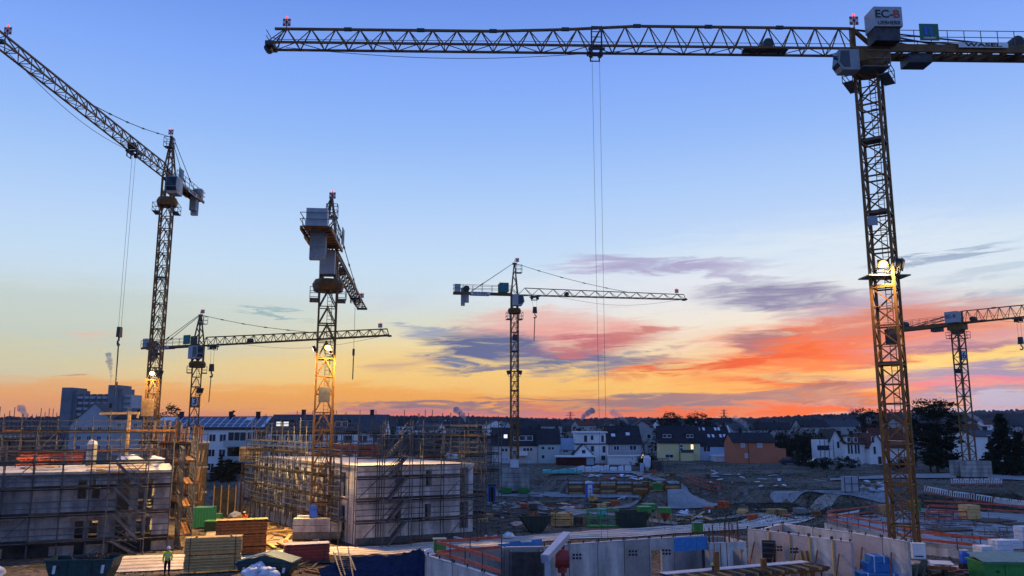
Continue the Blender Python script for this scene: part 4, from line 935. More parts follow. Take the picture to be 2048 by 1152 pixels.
# ---------------------------------------------------------------- houses
def window(parent, x, z, w, h, y=0.0, pane='glass', frame='frame_white', mull=1, sill=False, rz=None, name='window'):
    b = MB(); t = .09
    b.box(x - w / 2 - t, x + w / 2 + t, y - .06, y + .02, z - t, z).box(x - w / 2 - t, x + w / 2 + t, y - .06, y + .02, z + h, z + h + t).box(x - w / 2 - t, x - w / 2, y - .06, y + .02, z, z + h).box(x + w / 2, x + w / 2 + t, y - .06, y + .02, z, z + h)
    for i in range(1, mull + 1) if mull else (): xx = x - w / 2 + w * i / (mull + 1); b.box(xx - .04, xx + .04, y - .055, y + .02, z, z + h)
    o = b.build(name, frame, parent); MB().box(x - w / 2, x + w / 2, y - .03, y + .01, z, z + h).build('pane', pane, o)
    if sill: MB().box(x - w / 2 - .15, x + w / 2 + .15, y - .16, y - .0, z - t - .07, z - t - .003).build('sill', 'plaster_grey', o)
    return o
def house(label, loc, rz, w, d, he, hr, wall, roof, wins=(), lwins=(), dormers=(), sky=(), chim=((.5, .5),), doors=(), over=.3, group=None, ridge='x', cat='house', hip=0):
    r = thing('house', label, cat, loc, rz, group)
    b = MB()
    if ridge == 'x': # gables on the left and right
        k = [(0, 0, 0), (w, 0, 0), (w, d, 0), (0, d, 0), (0, 0, he), (w, 0, he), (w, d, he), (0, d, he), (0, d / 2, hr), (w, d / 2, hr)]
        b.v = k; b.f = [(0, 1, 5, 4), (1, 2, 6, 9, 5), (2, 3, 7, 6), (3, 0, 4, 8, 7), (3, 2, 1, 0)]; b.m = [0] * 5
        o_ = over; sl = (hr - he) / (d / 2); b.build('wall', wall, r)
        rb_ = MB(); th = .18
        for s in (0, 1):
            y0 = -o_ if s == 0 else d + o_; z0 = he - sl * o_
            pts = [(-o_, y0, z0), (w + o_, y0, z0), (w + o_ - hip, d / 2, hr), (-o_ + hip, d / 2, hr)]
            lo_ = [Vector(p) + Vector((0, 0, .02)) for p in pts]; up_ = [p + Vector((0, 0, th)) for p in lo_]
            rb_.hexa(lo_ + up_)
        ro = rb_.build('roof', roof, r)
    else:
        k = [(0, 0, 0), (w, 0, 0), (w, d, 0), (0, d, 0), (0, 0, he), (w, 0, he), (w, d, he), (0, d, he), (w / 2, 0, hr), (w / 2, d, hr)]
        b.v = k; b.f = [(0, 1, 5, 8, 4), (1, 2, 6, 5), (2, 3, 7, 9, 6), (3, 0, 4, 7), (3, 2, 1, 0)]; b.m = [0] * 5; b.build('wall', wall, r)
        rb_ = MB(); sl = (hr - he) / (w / 2)
        for s in (0, 1):
            x0 = -over if s == 0 else w + over; z0 = he - sl * over
            lo_ = [Vector(p) + Vector((0, 0, .02)) for p in ((x0, -over, z0), (w / 2, -over, hr), (w / 2, d + over, hr), (x0, d + over, z0))]; rb_.hexa(lo_ + [p + Vector((0, 0, .18)) for p in lo_])
        ro = rb_.build('roof', roof, r)
    for q in wins: window(r, *q[:4], **(q[4] if len(q) > 4 else {}))
    for (y, z, ww, hh) in lwins:       # windows in the left gable
        h_ = MB().box(-.06, .02, y - ww / 2 - .08, y + ww / 2 + .08, z - .08, z + hh + .08).build('window', 'frame_white', r); MB().box(-.075, -.06, y - ww / 2, y + ww / 2, z, z + hh).build('pane', 'glass', h_)
    sl = (hr - he) / (d / 2) if ridge == 'x' else 1
    for (x, y, ww, hh, kw) in dormers:  # dormer with its window, front at depth y up the slope
        z0 = he + sl * y; o = MB().box(x - ww / 2, x + ww / 2, y, d / 2, z0 + .1, z0 + hh + .2).build('dormer', kw.get('wall', roof), r)
        MB().box(x - ww / 2 - .2, x + ww / 2 + .2, y - .25, d / 2, z0 + hh + .2, z0 + hh + .34).build('dormer_roof', roof, o)
        n = kw.get('n', 2); gw = ww / n
        for i in range(n): 
            xx = x - ww / 2 + gw * (i + .5); f = MB().box(xx - gw * .44, xx + gw * .44, y - .05, y - .002, z0 + .2, z0 + hh + .1).build('window', 'frame_white', o) if kw.get('sub', True) else None
            MB().box(xx - gw * .36, xx + gw * .36, y - .065, y - .05, z0 + .32, z0 + hh - .02).build('pane', kw.get('pane', 'glass'), o)
    for (x, y, ww, ll, *mt) in sky:       # skylights lying in the slope
        z0 = he + sl * y + .2; z1 = he + sl * (y + ll) + .2; MB().hexa([(x - ww / 2, y, z0), (x + ww / 2, y, z0), (x + ww / 2, y + ll, z1), (x - ww / 2, y + ll, z1), (x - ww / 2, y, z0 + .06), (x + ww / 2, y, z0 + .06), (x + ww / 2, y + ll, z1 + .06), (x - ww / 2, y + ll, z1 + .06)]).build('skylight', mt[0] if mt else 'frame_white', ro)
    for (fx, fy) in chim: zc = (hr - abs(fy - .5) * 2 * (hr - he)) if ridge == 'x' else hr - 1; MB().box(w * fx - .35, w * fx + .35, d * fy - .3, d * fy + .3, zc - .4, zc + 1.0).box(w * fx - .42, w * fx + .42, d * fy - .37, d * fy + .37, zc + 1.0, zc + 1.1).build('chimney', 'roof_dark', ro)
    for (x, ww, hh) in doors: dd = MB().box(x - ww / 2, x + ww / 2, -.06, -.004, 0, hh).build('door', 'plaster_grey', r); MB().box(x + ww * .3, x + ww * .36, -.11, -.06, 1.0, 1.1).build('door_handle', 'dark_steel', dd)
    return r, ro
def span(px0, px1, py, z=1.5, depth=0):
    a = G(px0, py, z); c = AT(px1, py, a.y); return a, c.x - a.x
def zof(py, Y): return AT(1024, py, Y).z
# apartment house with solar roof (left)
Y1 = 150.0; a = AT(285, 900, Y1); w1 = AT(531, 900, Y1).x - a.x; zr, ze = zof(831, Y1) - .3, zof(858, Y1)
wins = []
for px in (425, 446): wins += [((AT(px, 0 + 875, Y1).x - a.x), z, 1.1, 1.2) for z in (ze - 2.2, ze - 4.9, ze - 7.4)]
for px in (300, 330, 360, 390): wins += [((AT(px, 875, Y1).x - a.x), z, 1.2, 1.2) for z in (ze - 2.2, ze - 4.9)]
for px, ww in ((474, 3.2), (502, 1.2), (518, 2.2)): wins += [((AT(px, 875, Y1).x - a.x), z, ww, 1.5, dict(mull=2)) for z in (ze - 2.1, ze - 4.9)]
hA, roA = house('long white apartment house with solar panels on its dark roof', (a.x, Y1, 0), 0, w1, 11, ze, zr, 'plaster_white', 'roof_dark', wins, chim=((.2, .5), (.62, .5), (.85, .5)), cat='apartment house')
slp = (zr - ze) / 5.5
for i in range(19):
    for j in range(3):
        if j == 2 and i in (0, 1, 12): continue
        x = w1 * .06 + i * 1.34; y0 = .5 + j * 1.6; y1 = y0 + 1.36
        if x > w1 - 1.6: continue
        z = lambda y: ze + slp * y + .24
        MB().hexa([(x, y0, z(y0)), (x + 1.08, y0, z(y0)), (x + 1.08, y1, z(y1)), (x, y1, z(y1)), (x, y0, z(y0) + .05), (x + 1.08, y0, z(y0) + .05), (x + 1.08, y1, z(y1) + .05), (x, y1, z(y1) + .05)]).build('solar_panel', 'solar', roA)
z = lambda y: ze + slp * y + .205
MB().hexa([(w1 * .05, .42, z(.42)), (w1 - .6, .42, z(.42)), (w1 - .6, 5.05, z(5.05)), (w1 * .05, 5.05, z(5.05)), (w1 * .05, .42, z(.42) + .03), (w1 - .6, .42, z(.42) + .03), (w1 - .6, 5.05, z(5.05) + .03), (w1 * .05, 5.05, z(5.05) + .03)]).build('panel_rack', 'frame_white', roA)
xb = AT(452, 885, Y1).x - a.x
for z in (ze - 3.0, ze - 5.8): o = MB().box(xb, w1 - .1, -1.3, -.02, z - .15, z).box(xb, w1 - .1, -1.36, -1.3, z - .15, z + .95).build('balcony', 'plaster_teal', hA); 
# second apartment house
Y2 = 147.0; a = AT(533, 900, Y2); w2 = AT(766, 900, Y2).x - a.x; zr, ze = zof(827, Y2) - .3, zof(862, Y2)
wins = [(1.4 + i * 2.6, z, 1.5, 1.3) for i in range(8) for z in (ze - 2.1, ze - 4.8)]
hB, roB = house('long apartment house with dormers behind the middle scaffold', (a.x, Y2, 0), R(3), w2, 11, ze, zr, 'plaster_white', 'roof_grey', wins, lwins=((5, ze - 1.5, 1, 1.3),), dormers=((2.4, 1.1, 2.6, 1.1, dict(n=2, pane='glass_white', sub=False)), (6.8, 1.0, 3.0, 1.3, dict(n=2)), (13, 1.0, 2.4, 1.2, dict(n=2))), chim=((.25, .5), (.5, .5), (.86, .5)), cat='apartment house')
# row behind the middle
Yh = G(1000, 927, 1.5).y
def HX(px): return AT(px, 900, Yh).x
def HZ(py): return zof(py, Yh) - 1.5
zh = 1.5
def hwin(x0, pxs, py0, py1, pw, **k): return [((HX(p) - x0), HZ(py1), pw, HZ(py0) - HZ(py1), k) for p in pxs]
x0 = HX(985); ze, zr = HZ(890), HZ(857)
house('pink-white row house with a wide white dormer behind the slim crane', (x0, Yh, zh), 0, HX(1075) - x0, 9, ze, zr, 'plaster_pink', 'roof_dark',
      hwin(x0, (1006, 1012), 897, 903, .7, mull=0) + hwin(x0, (1049, 1056, 1062), 896, 902, .65, mull=0) + hwin(x0, (1009,), 915, 923, 1.7, pane='plaster_blue') + hwin(x0, (1058,), 915, 923, 1.5, pane='plaster_blue'),
      dormers=((HX(1052) - x0, .9, 3.3, 1.25, dict(n=2)), (HX(1032) - x0, .9, 1.4, 1.0, dict(n=1))), sky=((HX(1011) - x0, 1.6, .8, .9, 'glass_white'),))
b = MB().box(HX(1037), HX(1055), Yh - 1.4, Yh - .02, HZ(911) + zh, HZ(903) + zh); o = b.build('balcony_front', 'plaster_white'); tag(o, 'small white balcony on the pink-white row house', 'balcony')
x0 = HX(1076); house('pale teal row house at the right end of the dark-roofed row', (x0, Yh - .3, zh), 0, HX(1119) - x0, 9.5, HZ(887), HZ(859), 'plaster_teal', 'roof_dark', hwin(x0, (1086,), 893, 899, .7, mull=0) + hwin(x0, (1099, 1105), 894, 899, .7, mull=0) + hwin(x0, (1086,), 910, 917, .7, mull=0), chim=((.1, .5),))
x0 = HX(1116); house('low house with a pale blue roof beside the teal row house', (x0, Yh + 3, zh), 0, HX(1160) - x0, 8, HZ(900), HZ(879), 'plaster_white', 'plaster_blue', hwin(x0, (1133,), 900, 905, 1.0), chim=())
M('shed_brown', (.07, .022, .018), .85, 0, .3, 1); x0 = HX(1110); r = thing('shed', 'long low shed with dark red door front and pale flat roof', 'shed', (x0, Yh - 8, zh)); wd = HX(1182) - x0
MB().box(0, wd, 0, 5, 0, 1.7).build('wall', 'shed_brown', r); MB().box(-.3, wd + .3, -.4, 5.3, 1.703, 1.9).build('roof', 'plaster_white', r); MB().box(wd * .78, wd * .98, -.06, -.003, .1, 1.6).build('door', 'plaster_blue', r)
x0 = HX(1146); house('small steep gabled dark shed roof between the low house and the white cube', (x0, Yh - 3, zh), 0, HX(1182) - x0, 5, HZ(907), HZ(888), 'plaster_white', 'roof_dark', hwin(x0, (1165,), 899, 906, .8, mull=0), ridge='y', chim=())
# white cube house
x0 = HX(1150); wd = HX(1216) - x0; r = thing('house', 'white modern flat-roofed three-storey house with wide roof rim', 'house', (x0, Yh, zh))
MB().box(0, wd, 0, 9, 0, HZ(889)).build('wall', 'plaster_white', r); MB().box(HX(1152) - x0, wd - .4, .6, 8, HZ(889) + .003, HZ(866)).build('upper_storey', 'plaster_white', r)
MB().box(HX(1149) - x0, wd, .1, 8.5, HZ(866) + .003, HZ(863)).build('roof', 'frame_white', r); MB().box(-.2, wd + .2, -.2, .6, HZ(889) + .003, HZ(887)).build('terrace_rim', 'roof_dark', r)
for px, py0, py1, ww in ((1172, 871, 884, .7), (1185, 871, 880, .6), (1206, 871, 884, .6)): window(r, HX(px) - x0, HZ(py1), ww, HZ(py0) - HZ(py1), .6, mull=0)
for px, py0, py1, ww in ((1185, 892, 903, .7), (1208, 892, 905, .7), (1168, 893, 902, .7), (1186, 911, 921, .9), (1206, 911, 920, .9)): window(r, HX(px) - x0, HZ(py1), ww, HZ(py0) - HZ(py1), 0, mull=0)
x0 = HX(1216); house('double house with dark roof, grey walls and two bright skylights', (x0, Yh, zh), 0, HX(1282) - x0, 9, HZ(887), HZ(853), 'plaster_grey', 'roof_dark', hwin(x0, (1233,), 892, 900, 1.2) + hwin(x0, (1266,), 891, 900, 1.5), sky=((HX(1229) - x0, 1.6, .9, .7, 'frame_white'), (HX(1259) - x0, 1.9, .9, .7, 'frame_white')), chim=((.5, .5),))
x0 = HX(1210); r = thing('garage', 'low white garage with flat pale roof in front of the grey double house', 'garage', (x0, Yh - 6, zh)); wd = HX(1266) - x0
MB().box(0, wd, 0, 5, 0, 1.75).build('wall', 'plaster_white', r); MB().box(-.2, wd + 1.6, -.3, 5.2, 1.753, 1.95).build('roof', 'frame_white', r)
for i in range(3): MB().box(.3 + i * wd / 3, wd / 3 - .2 + i * wd / 3, -.05, -.003, .1, 1.5).build('garage_door', 'frame_white', r)
# yellow double house
Yy = G(1320, 921, 1.5).y
HX2 = lambda px: AT(px, 900, Yy).x
HZ2 = lambda py: zof(py, Yy) - 1.5
x0 = HX2(1317); wd = HX2(1398) - x0; mid = HX2(1358) - x0
f2 = lambda pxs, py0, py1, pw, **k: [((HX2(p) - x0), HZ2(py1), pw, HZ2(py0) - HZ2(py1), k) for p in pxs]
hy, roy = house('pale yellow double house with dark steep roof and one glowing window', (x0, Yy, zh), R(-8), wd, 10, HZ2(885), HZ2(853), 'plaster_yellow', 'roof_dark',
      f2((1338,), 909, 915, 1.8, pane='glass') + f2((1362,), 890, 894, .6, mull=0) + f2((1362,), 896, 901, .6, mull=0) + f2((1383,), 889, 898, .55, pane='glass_lit', mull=0) + f2((1374,), 908, 917, .9, mull=0, pane='plaster_blue'),
      lwins=((3, HZ2(895), .8, 1.2), (3, HZ2(915), .8, 1.2), (7, HZ2(895), .8, 1.2)), dormers=((HX2(1335) - x0, 1.2, 2.2, 1.0, dict(n=2)), (HX2(1380) - x0, 1.2, 1.8, 1.0, dict(n=2))), chim=((.5, .5), (.1, .5)))
MB().box(mid + .2, mid + 3.2, -2.2, -.02, HZ2(903) - .15, HZ2(903)).box(mid + .2, mid + 3.2, -2.26, -2.2, HZ2(903) - .15, HZ2(899)).build('balcony', 'roof_grey', hy)
MB().box(mid + .25, mid + 3.1, -2.1, -.02, 0, HZ2(903) - .16).build('ground_bay', 'plaster_yellow', hy)
MB().box(mid - .06, mid + .06, -.08, -.003, 0, HZ2(886)).build('downpipe', 'roof_dark', hy)
# blue house with many skylights
x0 = HX2(1397); wd = HX2(1465) - x0
hb, rob = house('blue-white terrace house with four pairs of skylights in a steep dark roof', (x0, Yy - 1, zh), 0, wd, 11, HZ2(893), HZ2(855), 'plaster_blue', 'roof_dark', [(1.8, HZ2(903), 1.6, 1.2)],
      sky=[(HX2(p) - x0, 4.4, .55, .8) for p in (1406, 1416, 1440, 1447)] + [(HX2(p) - x0, 2.4, .55, .8) for p in (1422, 1431, 1446, 1454)], chim=((.9, .5),), over=.1)
for x in (-.15, wd + .02): MB().hexa([(x, -.5, HZ2(893) - .5), (x + .25, -.5, HZ2(893) - .5), (x + .25, 5.5, HZ2(855) - .1), (x, 5.5, HZ2(855) - .1), (x, -.5, HZ2(893) + .3), (x + .25, -.5, HZ2(893) + .3), (x + .25, 5.5, HZ2(855) + .5), (x, 5.5, HZ2(855) + .5)]).build('party_wall', 'plaster_white', hb)
MB().box(HX2(1418) - x0, HX2(1480) - x0, -5, -.02, 0, HZ2(912)).box(HX2(1418) - x0 - .2, HX2(1480) - x0 + .2, -5.2, 0, HZ2(912) + .003, HZ2(909)).build('ground_extension', 'plaster_white', hb)
o = MB().box(HX2(1442) - x0, HX2(1466) - x0, -5.06, -5.003, .2, HZ2(913)).build('patio_door', 'plaster_blue', hb)
# orange house
Yo = G(1500, 927, 1.5).y
x0 = AT(1467, 900, Yo).x; wd = AT(1550, 900, Yo).x - x0; zo = lambda py: zof(py, Yo) - 1.5
fo = lambda px, py0, py1, pw, **k: ((AT(px, 900, Yo).x - x0), zo(py1), pw, zo(py0) - zo(py1), k)
ho, roo = house('terracotta orange house with small shuttered windows and dark roof', (x0, Yo, zh), 0, wd, 8, zo(884), zo(867), 'plaster_orange', 'roof_dark', [fo(1486, 887, 894, .7, mull=0, pane='plaster_blue'), fo(1520, 887, 894, .9, mull=0, pane='plaster_blue'), fo(1493, 908, 915, .7, mull=0, pane='plaster_blue')], chim=((.3, .5),))
MB().box(wd - .01, AT(1572, 900, Yo).x - x0, .05, 6, 0, zo(897)).build('side_extension', 'plaster_orange', ho)
MB().box(AT(1486, 900, Yo).x - x0 + 1.15, AT(1486, 900, Yo).x - x0 + 1.25, -.1, -.003, 0, zo(885)).build('downpipe', 'roof_dark', ho)
# white terraces on the right
Yw = G(1740, 930, 1.5).y + 2
wx = lambda px: AT(px, 900, Yw).x
wz = lambda py: zof(py, Yw) - 1.5
x0 = wx(1739); r1, _ = house('white gabled house with red-brown roof behind the big crane mast', (x0, Yw, zh), R(-2), wx(1768) - x0, 15, wz(893), wz(868), 'plaster_white', 'roof_brown', [((wx(1747) - x0), wz(885), .5, 1.2, dict(mull=0)), ((wx(1749) - x0), wz(908), .5, 1.6, dict(mull=0)), ((wx(1758) - x0), wz(928), .8, 1.6, dict(mull=0))], ridge='y', chim=((.5, .6),))
x0 = wx(1768); house('long house with red-brown roof seen through the big crane mast', (x0, Yw + 3, zh), 0, wx(1835) - x0, 9, wz(895), wz(858), 'plaster_white', 'roof_brown', [((wx(1782) - x0), wz(915), 1.2, 1.3)], sky=((wx(1777) - x0, 1.8, .8, .8, 'frame_white'), (wx(1786) - x0, 1.8, .8, .8, 'frame_white')), chim=((.4, .5),))
x0 = wx(1697); house('white terrace with tall narrow windows and two roof gablets', (x0, Yw + 2, zh), 0, wx(1739) - x0, 10, wz(888), wz(872), 'plaster_white', 'roof_brown', [((wx(p) - x0), wz(908), .45, 2.0, dict(mull=0)) for p in (1705, 1711, 1719, 1725)] , chim=((.2, .5), (.8, .5)), dormers=((wx(1707) - x0, .2, .9, 1.3, dict(n=1, wall='plaster_white')), (wx(1721) - x0, .2, .9, 1.3, dict(n=1, wall='plaster_white'))))
x0 = wx(1676); house('white house with tall gable end left of the white terrace', (x0, Yw + 4, zh), R(-4), wx(1697) - x0, 10, wz(880), wz(860), 'plaster_white', 'roof_dark', [((wx(1691) - x0), wz(897), .5, 1.4, dict(mull=0))], ridge='y', chim=())
x0 = wx(1650); r = thing('house_annex', 'pale balcony annex with posts at the left of the white terrace', 'house', (x0, Yw + 3, zh)); wd = wx(1678) - x0
MB().box(0, wd, 0, 5, 0, wz(903)).build('wall', 'plaster_white', r); MB().box(0, wd, 2, 5, wz(903) + .003, wz(880)).build('upper_wall', 'plaster_white', r)
for i in range(4): MB().box(i * wd / 3.1, i * wd / 3.1 + .1, -.2, -.1, 0, wz(880)).build('post', 'dark_steel', r)
b = MB(); rails(b, [(0, -.15, 0), (wd, -.15, 0)], wz(903), 1.0, .06, False); b.build('guard_rail', 'dark_steel', r)
MB().box(.2, wd - .3, 1.94, 1.997, wz(902), wz(892)).build('window', 'glass', r)
Yq = G(1975, 935, 1.5).y * 1.15; x0 = AT(1951, 900, Yq).x
house('white house with low blue-grey roof between the dark conifers at right', (x0, Yq, zh), 0, AT(2030, 900, Yq).x - x0, 10, zof(873, Yq) - 1.5, zof(862, Yq) - 1.5, 'plaster_white', 'roof_grey', [(AT(1967, 0, Yq).x * 0 + 3.5, zof(886, Yq) - 1.5, .9, 1.7, dict(mull=0)), (8, zof(886, Yq) - 1.5, .9, 1.7, dict(mull=0))], chim=((.6, .5),))
# high-rise on the left
Yt = 400.0; tx = lambda px: AT(px, 820, Yt).x; tz = lambda py: zof(py, Yt)
r = thing('apartment_tower', 'blue-grey concrete apartment tower block on the left skyline', 'apartment tower', (tx(120), Yt, 0)); X0 = tx(120)
MB().box(0, tx(141) - X0, 0, 14, 0, tz(775)).build('stair_core', 'tower_blue', r); MB().box(tx(141) - X0 + .01, tx(148) - X0, 2, 14, 0, tz(780)).build('side_core', 'tower_blue', r)
MB().box(tx(148) - X0 + .01, tx(213) - X0, 3, 14, 0, tz(788)).build('wall', 'tower_blue', r); MB().box(tx(213) - X0 + .01, tx(233) - X0, 0, 14, 0, tz(770)).build('stair_core', 'tower_blue', r)
MB().box(tx(233) - X0 + .01, tx(240) - X0, 1, 14, 0, tz(777)).build('side_core', 'tower_blue', r); MB().box(tx(240) - X0 + .01, tx(256) - X0, 2.5, 14, 0, tz(789)).build('wall', 'tower_pale', r)
for k in range(9):
    z = tz(788) - 2.2 - k * 2.75
    for j in range(5):
        xa = tx(149) - X0 + j * 3.1; MB().box(xa + (.5 if (j + k) % 2 else 0), xa + 2.5, 1.5, 2.99, z, z + 1.1).build('balcony', 'tower_pale', r); MB().box(xa + .4, xa + 2.2, 2.9, 2.985, z + 1.25, z + 2.3).build('window', 'glass', r)
    MB().box(tx(242) - X0, tx(254) - X0, 1.8, 2.49, z, z + 1.0).build('balcony', 'tower_blue', r)
MB().cyl((tx(221) - X0, 4, tz(770)), (tx(221) - X0, 4, tz(770) + 1.8), .5, n=8).build('flue', 'dark_steel', r)
MB().box(tx(240) - X0 + 0, tx(290) - X0, 4, 14, 0, tz(816)).build('low_wing', 'tower_blue', r)
Yg = 260.0; x0 = AT(140, 850, Yg).x
house('blue-white gabled house in front of the apartment tower', (x0, Yg, 0), R(8), AT(228, 850, Yg).x - x0, 12, zof(850, Yg), zof(806, Yg), 'tower_pale', 'roof_grey', [(3 + i * 3, zof(850, Yg) - 2 - k * 2.8, 1.2, 1.3) for i in range(4) for k in range(3)], ridge='y', chim=((.7, .5),))
x0 = AT(228, 850, 240).x; house('plain grey-blue house wall right of the gabled house', (x0, 240, 0), 0, AT(292, 850, 240).x - x0, 10, zof(838, 240), zof(826, 240), 'plaster_grey', 'roof_dark', [(1.5 + i * 2.4, zof(855, 240), 1.1, 1.2) for i in range(4)])
# small dark far roofs
rh = random.Random(21); used = 0
for i in range(46):
    px = rh.uniform(760, 2040); Yf = rh.uniform(250, 620); p = AT(px, 860, Yf); wdt = rh.uniform(9, 16); he = rh.uniform(5, 7.5)
    wl = rh.choice(('plaster_grey', 'plaster_white', 'plaster_blue', 'plaster_grey')); rf = rh.choice(('roof_dark', 'roof_dark', 'roof_brown', 'roof_grey'))
    house('small far ' + {'plaster_grey': 'grey', 'plaster_white': 'white', 'plaster_blue': 'bluish'}[wl] + ' house with ' + {'roof_dark': 'black', 'roof_brown': 'red-brown', 'roof_grey': 'grey'}[rf] + ' roof in the village behind the site', (p.x, Yf, 1.2 + max(0, (Yf - 250) * .008)), R(rh.uniform(-25, 25)), wdt, 9, he, he + rh.uniform(2.4, 4), wl, rf, [(wdt * f, he - 2.2, 1.1, 1.2, dict(mull=0)) for f in (.25, .7)], group='far village houses', ridge=rh.choice('xxy'), chim=((.6, .5),))
# pylons
def pylon(px, Y, h, label):
    p = AT(px, 850, Y); r = thing('pylon', label, 'pylon', (p.x, Y, 0)); b = MB(); n = 8
    w = lambda k: 3.2 * (1 - k) ** 1.3 + .5
    for sx in (-1, 1):
        for sy in (-1, 1):
            for i in range(n): k0, k1 = i / n, (i + 1) / n; b.bar((sx * w(k0), sy * w(k0), h * k0), (sx * w(k1), sy * w(k1), h * k1), .55); b.bar((sx * w(k0), sy * w(k0), h * k0), (-sx * w(k1), sy * w(k1), h * k1), .3)
    b.build('lattice_mast', 'dark_steel', r)
    for z, l in ((.68, 9), (.82, 7), (.94, 5)): MB().bar((-l, 0, h * z), (l, 0, h * z), .5).bar((-l, 0, h * z), (0, 0, h * z + 2), .25).bar((l, 0, h * z), (0, 0, h * z + 2), .25).build('cross_arm', 'dark_steel', r)
for px, Y, top, lb in ((1141, 1300, 824, 'lattice power pylon on the horizon left of the hoist ropes'), (1449, 1400, 819, 'lattice power pylon on the horizon behind the yellow house pines'), (1786, 1500, 818, 'lattice power pylon seen through the big crane mast')):
    pylon(px, Y, zof(top, Y), lb)

# ---------------------------------------------------------------- trees
def leafq(b, p, s, rnd, flat=.5):
    a = Vector((rnd.uniform(-1, 1), rnd.uniform(-1, 1), rnd.uniform(-flat, flat))).normalized() * s; c = Vector((rnd.uniform(-1, 1), rnd.uniform(-1, 1), rnd.uniform(-1, 1))); c = (c - a * c.dot(a) / a.length_squared).normalized() * s * .5
    b.quad(p - a, p - c * .8, p + a, p + c)
def conifer(label, p, h, r, seed, n=2600, mat=('needles', 'needles_b'), group='dark conifers', base=.08):
    rnd = random.Random(seed); t = thing('conifer', label, 'tree', p, 0, group)
    b = MB().cyl((0, 0, 0), (0, 0, h * .96), max(.12, h * .02), .03, 7); 
    nl = int(h * 2.0); br = []
    for i in range(nl):
        k = base + (1 - base) * i / nl; rr = r * (1 - k) ** .8 * rnd.uniform(.75, 1.15) + .15; m = 5 + int(4 * (1 - k))
        for j in range(m):
            a = rnd.uniform(0, 6.283); q = rr * rnd.uniform(.6, 1.1); e = Vector((q * math.cos(a), q * math.sin(a), h * k - q * .28)); br.append((Vector((0, 0, h * k)), e)); b.cyl((0, 0, h * k), e, .04, .01, 4, False)
    b.build('trunk', 'bark', t)
    c = MB()
    for i in range(n):
        s, e = rnd.choice(br); f = rnd.uniform(.15, 1) ** .7; q = s.lerp(e, f) + Vector((rnd.gauss(0, .18), rnd.gauss(0, .18), rnd.gauss(-.05, .12))) * (r / 3)
        c.mi = rnd.random() < .35; leafq(c, q, rnd.uniform(.16, .38) * (r / 2.4) ** .6, rnd, .35)
    c.build('crown', list(mat), t); return t
def pine(label, p, h, r, seed, n=3000, trunk=.45, clumps=26, group='pines', mat=('needles', 'needles_b'), flat=.45):
    rnd = random.Random(seed); t = thing('pine_tree', label, 'tree', p, 0, group)
    b = MB(); top = Vector((rnd.uniform(-.3, .3), 0, h * .93)); b.cyl((0, 0, 0), top, h * .022, .06, 8)
    cl = []
    for i in range(clumps):
        k = trunk + (1 - trunk) * (i + .5) / clumps; a = rnd.uniform(0, 6.283); pr = math.sin(math.pi * min(1, .18 + .8 * (1 - (k - trunk) / (1 - trunk)) ** .8)) if True else 1
        q = r * pr * rnd.uniform(.25, 1); e = Vector((q * math.cos(a), q * math.sin(a), h * k + rnd.uniform(-.2, .4))); cl.append((e, rnd.uniform(.5, 1.0) * r * .42)); b.cyl(Vector((0, 0, h * k - q * .25)), e, .09, .03, 5, False)
    b.build('trunk', 'bark', t); c = MB()
    for i in range(n):
        e, s = rnd.choice(cl); d = Vector((rnd.gauss(0, 1), rnd.gauss(0, 1), rnd.gauss(0, flat))); d = d.normalized() * s * rnd.uniform(.3, 1.05); d.z *= flat + .2; c.mi = rnd.random() < .35; leafq(c, e + d, rnd.uniform(.12, .3) * (r / 3) ** .5, rnd, .6)
    c.build('crown', list(mat), t); return t
def bare_tree(label, p, h, seed, group='bare winter trees', spread=.55, depth=5, mat='twig'):
    rnd = random.Random(seed); t = thing('bare_tree', label, 'tree', p, 0, group); b = MB(); tw = MB()
    def grow(s, d, l, r, k):
        e = s + d * l; (b if k > depth - 2 else tw).cyl(s, e, r, r * .7, 5 if k > 2 else 3, False)
        if k == 0: return
        for i in range(rnd.choice((2, 3, 3))):
            v = Vector((rnd.gauss(0, spread), rnd.gauss(0, spread), rnd.uniform(-.1, .5))); nd = (d + v).normalized(); grow(s.lerp(e, rnd.uniform(.6, 1)), nd, l * rnd.uniform(.6, .85), r * .62, k - 1)
    grow(Vector((0, 0, 0)), Vector((0, 0, 1)), h * .28, h * .018, depth)
    b.build('trunk', 'bark', t); tw.build('crown', mat, t); return t
def base_at(px, py, z=1.5): return G(px, py, z)
def th(px, pyb, pyt, z=1.5):
    p = G(px, pyb, z); return p, zof(pyt, p.y) - z
# trees in front of the apartment house
for px, pyb, pyt, r, sd, lb in ((472, 962, 884, 2.6, 1, 'broad dark conifer in front of the apartment house, widest of its group'), (440, 964, 905, 1.5, 2, 'slim dark conifer left of the broad one by the apartment house'), (498, 960, 905, 1.8, 3, 'dark conifer right of the broad one, beside the middle block'), (428, 966, 930, 1.3, 9, 'low dark conifer by the warm scaffold tower'), (455, 966, 915, 1.9, 10, 'dark conifer filling the gap before the broad one')):
    p, h = th(px, pyb, pyt, 0); conifer(lb, p, h, r, sd, 4800)
